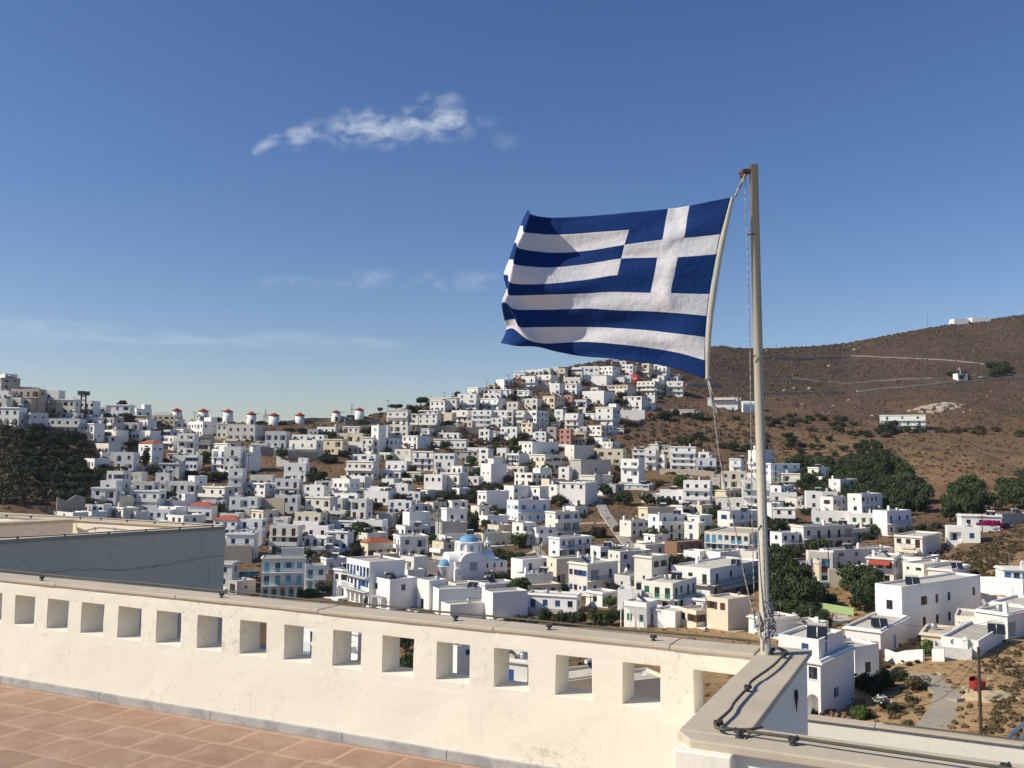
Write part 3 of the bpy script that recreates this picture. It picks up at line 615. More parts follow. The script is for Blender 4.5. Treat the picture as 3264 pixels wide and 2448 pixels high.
HL = '''
R1 -60 50 178 150 335 ws noA
R1 -50 10 232 195 350 gk
R1 95 380 447 305 480 wk a=4,3
R1 115 445 455 330 600 tk a=4,3
R1 450 680 695 345 560 wk a=1,2
R1 660 868 890 450 640 wk a=3,3
R1 870 1100 1108 470 650 wk a=4,4
R1 -60 95 110 350 470 wk
R1 -60 70 100 440 560 wb
R1 95 240 250 430 560 wb bal
R1 230 360 365 450 600 tb
R1 415 655 670 490 620 tn
R1 -60 215 230 545 760 wk arch
R1 240 345 560 605 800 wk
R1 560 930 945 680 860 ws bal n=2
R1 690 900 940 610 690 wk
R1 1095 1240 1250 545 680 wk
R1 1230 1520 1530 515 680 wb a=3,4 noU
R1 1525 1600 1780 560 660 wb
R1 1570 1720 1730 640 720 ck nowin
R1 1720 2050 2145 640 760 cn
R1 1800 2005 2015 605 650 wk nowin
R1 1010 1190 1200 660 760 wk
R1 1185 1330 1440 665 830 gk perg
R1 905 1100 1170 735 930 wb a=3,3
R1 1590 1730 1830 695 830 wb bal
R1 1165 1330 1510 810 890 wk bal
R1 1200 1270 1500 880 970 wk
R1 1520 1635 1650 825 930 wk a=3
R1 1655 1760 1870 820 950 wk
R1 2010 2200 2260 710 800 wn a=3,3
R1 1860 2000 2100 810 900 wb
R1 1875 2035 2110 880 1050 wk bal
R1 2000 2150 2230 800 890 wb
R1 1105 1270 1410 970 1100 wb gal
R1 1165 1195 1290 1070 1150 wk
R1 1620 1780 1905 970 1190 wb hip a=2,2 b=2,1
R1 980 1105 1290 1150 1270 wk
R1 2030 2212 2230 1110 1240 wW a=2
R1 1860 2100 2170 1205 1380 wb
R1 1590 1690 1850 1250 1310 wk
R1 1475 1660 1700 1310 1430 wW
R5 1425 1730 1790 -50 180 wn
R5 1790 2080 2200 10 230 wn bal a=3,0
R5 660 850 1010 120 260 cW a=2
R5 445 660 700 215 330 wk a=3
R5 755 890 1020 255 380 wk a=2
R5 1020 1285 1300 220 300 wk a=1
R5 845 1040 1160 300 400 wk a=2
R5 1180 1440 1500 280 400 wb a=3
R5 1385 1470 1740 170 300 wk
R5 1840 2055 2070 170 300 wb
R5 1650 1930 1950 235 390 wb hip a=3
R5 75 300 450 310 400 wk nowin
R5 380 520 700 300 400 wk nowin
R5 1130 1600 1860 345 460 wk
R6 -80 200 215 400 590 wb hip a=3,3
R2 -10 165 340 710 890 wk
R2 330 450 455 735 910 wG a=2,2
R2 455 780 880 750 940 wk arch
R2 900 1145 1190 830 1030 wb a=3,3
R2 1215 1590 1600 870 1010 wk
R2 1180 1500 1560 935 1130 wb a=3,3,4 bal
R2 1585 1810 1860 920 1100 cG a=2,3
R2 1745 2050 2060 850 950 cn a=3
R2 1850 2050 2060 955 1080 wk
R2 2035 2165 2180 895 1090 wk
R2 2150 2230 2300 760 1090 wl
R2 110 250 260 1040 1140 ck a=1
R2 260 460 610 970 1100 wk a=1
R2 270 440 520 1040 1300 wb bal a=2,2,2
R2 410 610 670 1010 1310 wn a=1,2,3
R2 610 690 850 1075 1310 wk nowin
R2 1120 1380 1390 1205 1420 wk a=2,3 U
R2 725 990 1000 1345 1480 wb a=3
R2 680 900 1030 1440 1600 wb
R2 1010 1300 1310 1390 1600 wk a=3,3
R2 1340 1590 1600 1465 1640 wb a=2,2 sol
R2 1855 2170 2212 1180 1390 wb bal a=4,4
R2 1930 2200 2230 1100 1180 wb a=3
R2 1785 2070 2160 1360 1500 wb
R2 1690 1890 2010 1390 1640 wn
R2 -10 65 175 1355 1600 wk
R2 0 100 130 1110 1290 wb a=3,3
R2 1500 1690 1700 1415 1560 gk
R2 2065 2250 2260 1500 1650 wb
R3 120 365 385 575 750 wk a=3,3,2
R3 400 710 740 620 810 wb arch a=4,4,3
R3 490 720 740 580 640 wk
R3 625 800 850 465 600 wk a=3
R3 590 780 790 430 520 wk
R3 790 940 950 430 590 wk arch
R3 950 1170 1190 385 570 wb a=2,2,3
R3 1070 1190 1290 310 390 wW
R3 1305 1580 1590 335 440 wb a=4,5
R3 1255 1460 1500 380 450 wk
R3 1220 1430 1520 435 580 wl a=3,3 bal
R3 1405 1500 1610 215 320 wk bal
R3 1610 1740 1760 125 210 wk
R3 1755 1960 1990 100 170 wb
R3 1940 2040 2050 85 170 wb a=1
R3 1600 1720 1725 210 300 qk
R3 1700 1860 1900 175 330 wk bal a=2,2,2 noU
R3 1880 2050 2145 160 330 wk bal a=2,2 noU
R3 880 1070 1130 580 720 wb a=2,3
R3 1115 1350 1370 580 760 wk bal a=3,3
R3 1370 1600 1650 580 780 wk a=3,3
R3 1350 1480 1490 670 790 wk a=2,2
R3 1740 1890 1950 440 570 wk arch
R3 1760 1880 2020 580 800 wn a=2,3
R3 1700 1830 1900 730 850 ck
R3 1955 2090 2212 410 560 ck a=2,3
R3 -20 130 140 760 900 wb
R3 120 365 390 755 900 wb a=3,3
R3 0 200 295 905 1090 wk a=4,3
R3 300 480 630 880 1030 wk a=3,3
R3 710 970 980 845 920 wk a=3
R3 670 1050 1060 920 1030 wl a=6
R3 420 660 680 1065 1290 wb a=2,3 bal
R3 670 910 920 1090 1340 wb a=4,2
R3 920 1200 1210 1060 1200 gk perg
R3 1200 1310 1350 1030 1240 wb
R3 1060 1340 1350 1020 1110 wb a=3
R3 210 400 410 1040 1200 wW a=2,1
R3 55 280 300 1280 1390 wb a=3
R3 105 350 360 1180 1290 wb
R3 880 1000 1050 1240 1500 wk a=2,1,1
R3 770 970 1040 1320 1540 wk a=2,2
R3 555 770 790 1340 1540 wk a=3,0
R3 150 365 375 1445 1560 wb a=2
R3 0 135 210 1490 1650 wb
R3 210 510 515 1540 1640 wb a=4
R7 1000 1105 1370 60 300 wW a=2,3 noB
R3 1220 1345 1530 1210 1440 wk noB
R3 1360 1415 1530 1140 1220 wk nowin
R3 1460 1525 1530 1025 1140 wk a=2
R3 1530 1670 1790 1090 1220 wb a=5 noB
R3 1670 1830 2140 950 1120 wk noB
R3 1800 1980 2210 1100 1200 wk
R3 1870 1970 2210 1180 1290 cb
R3 1620 1830 2050 1320 1480 wn
R3 1860 1930 2060 1270 1400 wk nowin
R3 1440 1580 1590 1280 1370 ck
R3 1860 1990 2000 830 950 wk
R3 2000 2110 2120 775 940 gk
R3 2150 2280 2290 800 1000 pk
R3 2090 2140 2150 720 770 cn
R3 1940 2030 2220 1390 1500 cy
R3 2040 2120 2212 1460 1640 wk
R4 400 720 730 0 50 wb a=6
R4 80 200 210 75 200 wb
R4 170 400 410 60 200 wk arch
R4 395 560 650 60 210 wk a=3,4
R4 215 490 560 160 290 wk nowin
R4 -10 180 210 190 280 wb
R4 0 140 200 265 390 wk a=2,2
R4 575 700 705 190 250 wn nowin
R4 640 780 785 170 250 wb bal a=3
R4 780 850 900 155 265 rW a=2,0 n=2 noU noB t=70
R4 500 740 830 280 400 ck
R4 590 700 830 340 420 cl
R4 850 1060 1180 235 400 wG bal a=4,4
R4 1195 1390 1420 235 420 wG bal a=2,2
R4 205 460 590 350 510 wk arch n=1 a=2
R4 70 250 260 455 530 wb a=5
R4 390 570 580 430 490 wk
R4 0 90 100 400 540 pk
R4 690 905 1000 415 580 wn a=3,2
R4 1000 1060 1080 400 490 wk
R4 360 565 650 540 760 wb a=2,2
R4 650 940 955 580 700 ws nowin noU
R4 250 430 605 760 880 wb a=3,3
R4 160 255 260 770 850 wk
R4 40 240 250 845 980 cn a=5
R4 600 690 695 790 850 wb nowin
R4 360 440 530 900 980 wk
R4 440 560 670 950 1030 wl
R4 250 380 430 1030 1140 cy a=3
R4 380 685 725 1035 1220 cn a=3,2
R4 0 110 340 990 1180 wk noB
R4 660 870 940 1155 1450 wb a=2,2,1 noB noU
R4 790 940 950 1040 1160 wk bal
R4 940 1070 1075 1025 1280 wk a=1,1 noU
R4 1075 1170 1190 1100 1280 wk arch noU
R4 1190 1250 1255 1045 1200 ck a=1
R4 1240 1540 1550 1010 1300 wb a=2,3,3 bal noU chim
R4 1545 1780 1790 1145 1320 wb a=2,3 bal noU
R4 1845 2135 2145 1300 1490 cb a=3,3 noU
R4 60 190 540 1160 1400 gk noA noU b=0,1,0
R4 300 400 540 1285 1360 wb a=3
R4 165 355 570 1345 1470 wb a=6 noB
R4 -60 50 70 1250 1400 wk
R8 -60 240 385 -40 240 wn a=3,0,2 noB noU
R4 650 990 1060 1455 1520 ws
R8 1115 1390 1400 45 190 wb a=4
R8 1395 1710 1750 -60 260 wk a=3,3,2 bal noU chim
R8 1770 2090 2110 140 270 wb a=3
R8 2080 2200 2240 270 340 wk
R8 920 975 1340 250 400 cb b=3
R8 990 1110 1490 340 650 wb b=3,4 bal sol noU
R8 645 780 1075 410 600 wb b=4 noU
R8 1030 1060 1160 570 680 wk b=1
R8 1490 1575 1650 430 650 wb
R8 1840 1940 2330 300 540 wb b=4,4 bal noU
R8 1645 2170 2500 560 800 cs a=7,7 bal rail noU
R8 1495 1590 1695 770 950 wb
R8 1695 1830 2180 780 970 wn b=4 sol noU
R8 885 950 1275 690 830 wG
R8 1231 1320 1640 660 900 qk noU
R8 525 650 1035 775 1020 wb a=2,0 b=3,2 noU sol
R8 370 420 700 715 870 wb
R7 1845 1965 2346 610 850 wb bal a=1,1 b=4,4 noU
R7 1880 1930 2400 860 1150 ck
R8 45 265 625 920 1290 wb a=4,4,4 bal b=2,2,0 noU
R8 1250 1710 2330 980 1330 wk b=4,5 bal awn noU
R8 905 1270 1550 1150 1500 wG bal a=3,2 sol noU
R8 780 960 1070 1380 1660 wG bal perg a=2,3
R8 620 900 910 1230 1500 wk
R8 1405 1650 1780 1330 1500 wn
R8 1480 1545 1865 1470 1660 cn a=2 b=3
R8 1775 1920 2180 1340 1700 cn a=2,0 noB noU
R8 1150 1300 1480 1480 1660 wk nowin
R8 340 440 620 1255 1420 wk
R7 1580 2165 2190 1290 1480 wb a=4 slab noU
R7 1345 1480 1850 170 430 wl a=3,3,2 b=3,4 bal noU
R7 1570 1640 1850 130 200 wk
R7 1800 1915 2200 305 640 wb bal noU
R7 1640 1690 1920 490 680 wb
R7 990 1120 1365 350 460 wk a=2 noB
R7 1120 1250 1410 460 600 cs a=3 b=1
R7 985 1080 1400 560 700 ck noA b=0
R7 680 700 890 170 270 wk
R7 620 640 880 260 420 wb
R7 545 580 880 430 640 gk nowin
R7 150 200 450 310 540 wk noB
R7 235 250 440 210 310 wk
R7 10 90 420 590 850 wk arch b=2,3 t=22 noU
R7 40 150 440 470 600 wk
R7 600 620 1040 580 720 wk sol
R7 520 600 700 660 880 cW bal a=1,1 noU
R7 1445 1530 1890 870 1150 wb b=2,3 bal perg
R7 1480 1560 1890 1040 1250 wn b=4
R7 1560 1600 1985 1170 1310 cn b=2 noU
R7 1060 1090 1440 1150 1350 wk
R7 1145 1180 1590 1260 1560 wk nowin t=28
R7 390 430 560 1120 1460 wk noU
R7 530 545 1050 1220 1510 wk nowin noU t=22
R7 740 750 990 1150 1240 wb b=2 noU
R7 620 680 1160 1400 1580 wk nowin noU
R7 815 840 990 1350 1460 wk nowin noU
R7 90 250 395 840 1150 wb noU
R7 130 180 350 990 1200 wk
R6 1480 1750 2165 905 1410 wb a=7,6,5 n=3 arch bal rail noU noB t=38 noT
R6 1760 1995 2310 1110 1460 wk arch b=1,0 perg noU t=42
R6 430 480 990 850 1320 wl b=4,4,5 arch bal rail n=3 t=12 a=0,0,0 slab noU U
R6 985 1000 1245 940 1230 wl bal b=2,2 t=16 noU
R6 640 910 915 110 320 wk a=3,2
R6 220 490 510 395 600 wb a=2,2 bal
R6 370 490 500 520 700 wk arch a=1
R6 70 395 400 560 860 wb a=2,3 awn noU
R6 580 915 920 470 800 wn a=3,3 bal noU
R6 1005 1275 1285 465 610 wk a=2
R6 985 1250 1260 600 800 wk a=3 bal
R6 1250 1500 1510 535 770 wb a=2,3 noU
R6 370 510 690 285 410 cb a=2 b=1
R6 1025 1080 1410 740 870 wk sol b=3
R6 1190 1250 1500 850 1010 wl
R6 1640 1910 1915 400 570 wl a=3
R6 1920 2030 2040 325 480 gk a=1,2
R6 1660 1740 2030 670 850 cn hip b=3 a=2
R6 1825 1900 2100 800 910 ck
R6 1325 1620 1640 90 260 wb a=2,2
R6 1220 1440 1450 145 290 wb a=3
R6 1690 1980 1990 60 220 wb a=3,3 bal
R6 1765 1970 1980 0 60 wk
R6 1980 2250 2260 170 340 wb a=3,4
R6 1420 1500 1560 990 1310 wk arch a=2,1
R6 30 140 150 910 1200 wk
R6 105 200 420 1120 1280 gb
R6 715 800 810 370 450 wl
Q2 480 770 780 290 530 wn a=2,3 bal noU
Q2 910 1120 1130 70 310 wb a=1,1 noU
Q2 1125 1330 1335 80 300 wb bal a=1,2 noU chim
Q2 985 1480 1490 340 520 wG a=3 noU
Q2 1490 1860 1880 370 520 wG a=3 chim
Q3 220 270 590 330 650 wb b=3,3 bal a=0 sol noU
Q2 790 880 1545 530 850 wn b=5,5 bal slab noU
Q2 580 590 890 620 880 wn b=3,3 bal noU
Q2 1265 1275 2070 850 1100 wk noA b=4,6 t=27 n=2 noU
Q2 945 1265 1270 880 1110 ws GAR noU
Q3 0 355 540 960 1320 wn a=3,2 awnr awnt noU sol
Q2 1600 1850 1870 1080 1320 wn a=3 noU
Q2 435 790 795 90 220 wn a=2
Q1 85 195 285 1175 1330 wk
Q1 255 260 485 1275 1430 ws b=3,3 bal rail noU
Q2 70 430 445 -70 260 wG a=2,2,1 bal noU
Q3 365 735 1055 670 960 wn a=3,2 awn noB noU slab
Q3 590 755 1125 1040 1340 wn bal a=2,2 noB noU
Q3 600 725 970 950 1050 wk sol noU
Q3 945 1125 1385 1110 1350 wn a=1 noB sol noU
Q3 1060 1500 1600 545 740 wb a=2 noU
Q3 1250 1780 1785 390 560 wk slab noU
Q3 1785 1790 2250 370 520 gk noA nowin noU
Q3 235 470 1520 1350 2030 wn SCHOOL
Q3 1815 2400 2410 1110 1440 ws a=5,6 bal rail noU slab
Q4 600 1080 1400 590 905 wb UP noU d=99 t=50
Q4 360 415 800 310 540 ws b=0 noU
Q4 610 690 1210 400 520 wk nowin noU
Q5 -230 145 505 370 650 ws a=3 b=1 sol noU
Q4 1540 1560 1680 690 1130 wk
Q4 1540 1690 1925 820 1000 qk nowin noU
Q5 700 930 1050 420 510 ck nowin noU
Q5 910 1180 1580 480 640 wk nowin noU
Q5 805 1110 1200 570 670 wk nowin noU
Q5 1070 1280 1390 240 410 wk perg
Q5 1280 1490 1640 200 420 wn b=1 noU
Q5 1380 1490 1800 190 450 ws noU bal
Q5 1500 1640 1900 100 330 wb noU
C 885 1050 1075 590 1050 wb a=1 noU
C 1380 1400 1950 745 1100 ck nowin noU
C 1880 1900 2300 770 1100 ck nowin noU
C 700 880 900 540 900 wb noU
B 1990 2090 2200 590 900 wb noU
B 1150 1215 1290 470 700 wk noU
B 740 900 960 395 560 wk noU
'''
for ln in HL.strip().splitlines():
    p = ln.split(); house(p[0], *map(float, p[1:6]), ' '.join(p[6:]))
# the tall white house below the terrace: upper room set back on a lower block
house('Q4', 600, 1110, 1560, 890, 1660, 'wb noU LOW n=2 d=97 t=50', label='tall white house with blue shutters below the end of the terrace wall')
TOWN = [(0,1250),(420,1290),(700,1350),(1180,1362),(1350,1280),(1650,1200),(1900,1170),(2180,1215),(2090,1290),(2060,1330),(1960,1400),(2000,1430),(2230,1430),(2290,1510),(2400,1530),(2640,1560),(2780,1640),(2780,1720),(2600,1770),(2450,1790),(2400,1930),(2250,1980),(2000,1960),(1700,1940),(1400,1960),(1330,1800),(1240,1900),(1100,1850),(730,1850),(720,1690),(300,1640),(390,1540),(340,1430),(260,1370),(0,1350)]
def inpoly(x, y, P):
    c = False; n = len(P)
    for i in range(n):
        (x0, y0), (x1, y1) = P[i], P[i-1]
        if (y0 > y) != (y1 > y) and x < (x1-x0)*(y-y0)/(y1-y0)+x0: c = not c
    return c
BARE = [('R2',[(20,980),(300,900),(780,940),(760,1040),(620,980),(260,960)]),('R2',[(760,1050),(1100,1060),(1100,1380),(860,1300),(880,1180)]),('R2',[(1390,1160),(1900,1090),(1850,1380),(1400,1380)]),('R3',[(460,850),(1280,850),(1650,950),(1600,1000),(1250,1000),(1060,960),(1060,870),(620,870)]),
 ('R3',[(1690,350),(2000,350),(1950,440),(1700,440)]),('R4',[(600,700),(1100,600),(2212,500),(2212,1200),(1800,1100),(1560,1000),(1300,980),(800,1000),(540,900)]),('R4',[(900,1290),(1240,1290),(1770,1350),(1840,1300),(1840,1480),(1100,1510),(890,1440)]),
 ('R7',[(1180,640),(1600,600),(1840,640),(1840,850),(1420,1000),(1350,870),(1220,840)]),('R8',[(170,440),(540,430),(850,760),(320,750)]),('R8',[(240,310),(400,140),(490,410),(180,430)]),('R8',[(480,250),(920,250),(980,400),(600,430)]),('R3',[(1000,1640),(1180,1460),(1500,1480),(1500,1540),(1180,1540)]),('R6',[(0,860),(430,880),(400,1070),(100,1100)]),
 ('R7',[(440,300),(540,300),(530,1100),(420,1480),(300,1480),(400,1100)]),('R6',[(915,200),(1000,200),(1000,800),(915,800)]),('Q2',[(750,300),(900,300),(900,550),(750,550)]),('R1',[(1280,900),(1600,900),(1600,1080),(1280,1080)])]
GX = 8.0; OCC = np.zeros((330, 420), bool)
for hh in HOUSES:
    m_ = [(at_ := (hh['P']+Vector(q)-CAM)) for q in ((0, 0, 0), (0, 0, hh['h']), (-math.sin(hh['th'])*hh['wA'], math.cos(hh['th'])*hh['wA'], hh['h']*.5), (math.cos(hh['th'])*hh['wB'], math.sin(hh['th'])*hh['wB'], hh['h']*.5))]
    uv = [(1632+F*q.dot(CR)/q.dot(FW), 1224-F*q.dot(CU)/q.dot(FW)) for q in m_]; u0, u1 = min(q[0] for q in uv), max(q[0] for q in uv); v0, v1 = min(q[1] for q in uv), max(q[1] for q in uv)
    OCC[max(0, int(v0/GX)):max(0, int(v1/GX)+1), max(0, int(u0/GX)):max(0, int(u1/GX)+1)] = True
for rg_, pl in BARE:
    pp = [rp(rg_, *q) for q in pl]
    for gy in range(int(min(q[1] for q in pp)/GX), int(max(q[1] for q in pp)/GX)+1):
        for gx in range(max(0, int(min(q[0] for q in pp)/GX)), min(419, int(max(q[0] for q in pp)/GX)+1)):
            if inpoly((gx+.5)*GX, (gy+.5)*GX, pp): OCC[gy, gx] = True
for (x0, y0, x1, y1) in ((1885, 1580, 2040, 1770), (1370, 1700, 1640, 1900), (540, 1290, 1200, 1365), (550, 1500, 690, 1610), (430, 1400, 500, 1510), (700, 1740, 1060, 1960), (1080, 1760, 1320, 1960)): OCC[int(y0/GX):int(y1/GX)+1, int(x0/GX):int(x1/GX)+1] = True
fr = random.Random(21); NF = 0
for tries in range(16000):
    u, v = fr.uniform(0, 2780), fr.uniform(1190, 1960)
    if not inpoly(u, v, TOWN): continue
    sc = F/dist(u, v); w_ = fr.uniform(5, 11)*sc; hh = fr.choice((3.3, 3.4, 6.2, 6.4, 9.0))*sc
    g0, g1, g2, g3 = int((v-hh*.9)/GX), int((v-hh*.30)/GX)+1, int((u-w_/2)/GX), int((u+w_/2)/GX)+1
    cell = OCC[g0:g1, max(g2, 0):g3]
    if cell.size == 0 or cell.mean() > .56: continue
    if v-hh < (skyv(u)-6 if u > 450 else 1268+u*.09): continue
    OCC[g0:int(v/GX)+1, max(g2, 0):g3] = True
    lf = .9 if u < 1150 else (.82 if v < 1560 and u < 1700 else (.7 if v < 1560 else .35)); q = lf*w_
    house('N', u-w_/2, u-w_/2+q, u+w_/2, v-hh, v, fr.choice(('wb', 'wb', 'wk', 'wk', 'wn', 'wW', 'cb', 'wl', 'wG', 'gk'))+fr.choice((' ', ' ', ' bal', ' arch', ' ')))
    NF += 1
print('filler', NF)
FREE = OCC
co = np.empty(len(hill.data.vertices)*3); hill.data.vertices.foreach_get('co', co); co = co.reshape(-1, 3)
for hh in sorted(HOUSES, key=lambda q: q['P'].y):
    P = hh['P']; ct, st_ = math.cos(hh['th']), math.sin(hh['th']); dx, dy = co[:, 0]-P.x, co[:, 1]-P.y
    near = (np.abs(dx) < 50) & (np.abs(dy) < 50); lx = dx*ct+dy*st_; ly = -dx*st_+dy*ct; mg = 3.2
    ins = near & (lx > -mg) & (lx < hh['wB']+.3) & (ly > -mg) & (ly < hh['wA']+.3)
    co[ins, 2] = np.minimum(co[ins, 2], P.z-.05)
hill.data.vertices.foreach_set('co', co.ravel()); hill.data.update()
BVH = BVHTree.FromPolygons([Vector(v) for v in co], ff)
# past the three hundred that show largest, the small filler houses are one object
ex = sorted([h_ for h_ in HOUSES if h_['fill']], key=lambda q: max(q['wA'], q['wB'])*q['h']/q['P'].y**2)[:max(0, len(HOUSES)-312)]
bpy.context.view_layer.update()
if ex:
    mats_ = []; VV = []; FF = []; MI = []; off = 0
    def addm(o_, Mx):
        global off
        me_ = o_.data; vs_ = [Mx @ v.co for v in me_.vertices]; idx_ = []
        for q in me_.materials:
            if q not in mats_: mats_.append(q)
            idx_.append(mats_.index(q))
        VV.extend([tuple(v) for v in vs_])
        for p_ in me_.polygons: FF.append([off+i for i in p_.vertices]); MI.append(idx_[p_.material_index] if idx_ else 0)
        off += len(vs_)
    for h_ in ex:
        for ch in [o_ for o_ in h_['o'].children_recursive]:
            if ch.type == 'MESH': addm(ch, ch.matrix_world.copy())
        for ch in list(h_['o'].children_recursive): bpy.data.objects.remove(ch)
        bpy.data.objects.remove(h_['o']); HOUSES.remove(h_)
    me_ = bpy.data.meshes.new('small_houses'); me_.from_pydata(VV, [], FF)
    for q in mats_: me_.materials.append(q)
    me_.polygons.foreach_set('material_index', MI); me_.update(); tag(link('small_houses', me_), 'the smaller white cube houses filling the gaps of the hillside town', 'houses', kind='stuff')
# ------------------------------------------------------------ windmills
def windmill(reg, cx, x0, x1, yb, yw, yt, sails=0, label=None):
    ox, oy, s = REG[reg]; u = ox+cx*s; vb = oy+yb*s
    P = hit(u, vb+2); sc = P.y/F; r = (x1-x0)*s*sc/2; hw = (yb-yw)*s*sc; hc = (yw-yt)*s*sc
    root = empty('windmill', P, RND.uniform(0, 6), label=label, cat='windmill', group='old windmills along the ridge')
    b_ = MB(); b_.lathe([(r*1.03, -2), (r*1.02, 0), (r*.94, hw), (r*.6, hw+.01)], 24)
    b_.build('tower', M['w'], root, True)
    d = MB(); d.box(-.5, -r*1.06, 0, .5, -r*.9, 2.0); d.build('door', M['sn'], root)
    for a in (1.2, -1.4):
        w = MB(); w.box(-.35, -r*1.02, hw*.6, .35, -r*.9, hw*.6+.7); o = w.build('window', M['sk'], root); o.rotation_euler.z = a
    c = MB(); c.lathe([(r*.98, hw+.02), (r*1.03, hw+.15), (r*1.0, hw+hc*.28), (r*.62, hw+hc*.55), (r*.3, hw+hc*.8), (.05, hw+hc)], 20)
    c.build('cap', M['redtile2'], root)
    s_ = MB()
    s_.tube([(0, 0, hw+hc*.35), (r*1.75, 0, hw+hc*.4)], .12, 6)
    if sails:
        cx_ = r*1.7; R = r*1.45; z0 = hw+hc*.4
        for i in range(10):
            a = 6.283*i/10; s_.tube([(cx_, 0, z0), (cx_, R*math.cos(a), z0+R*math.sin(a))], .05, 4)
    s_.build('sail_frame' if sails else 'sail_axle', M['iron'], root)
M['redtile2'] = mat('red_painted_cap', (.33, .035, .03), .7, spots=[(2, .4, .7, (.22, .03, .03), .6)])
WMS = [('R1', 2075, 2018, 2132, 660, 590, 545, 0, 'windmill with a dark red cap standing behind the cream building, leftmost of the row'),
 ('R2', 173, 115, 232, 705, 595, 552, 0, 'white windmill with a broad red cap beside the thin utility pole'),
 ('R2', 465, 407, 525, 710, 600, 558, 0, 'white windmill with a pointed red cap right of the ridge bushes'),
 ('R2', 740, 685, 795, 735, 630, 586, 0, 'white windmill with a small grey hut against its left side'),
 ('R2', 1008, 947, 1068, 742, 645, 602, 1, 'windmill with open spoke sails on its right, beside the tall poles'),
 ('R2', 1310, 1255, 1365, 725, 645, 598, 0, 'white windmill with an axle stub, right of the spoked windmill'),
 ('R2', 1735, 1682, 1787, 700, 608, 570, 0, 'white windmill standing just above the parked cars and ridge wall'),
 ('R2', 2010, 1955, 2065, 680, 580, 540, 1, 'cream windmill with spoke sails, rightmost of the row')]
for w in WMS: windmill(*w)
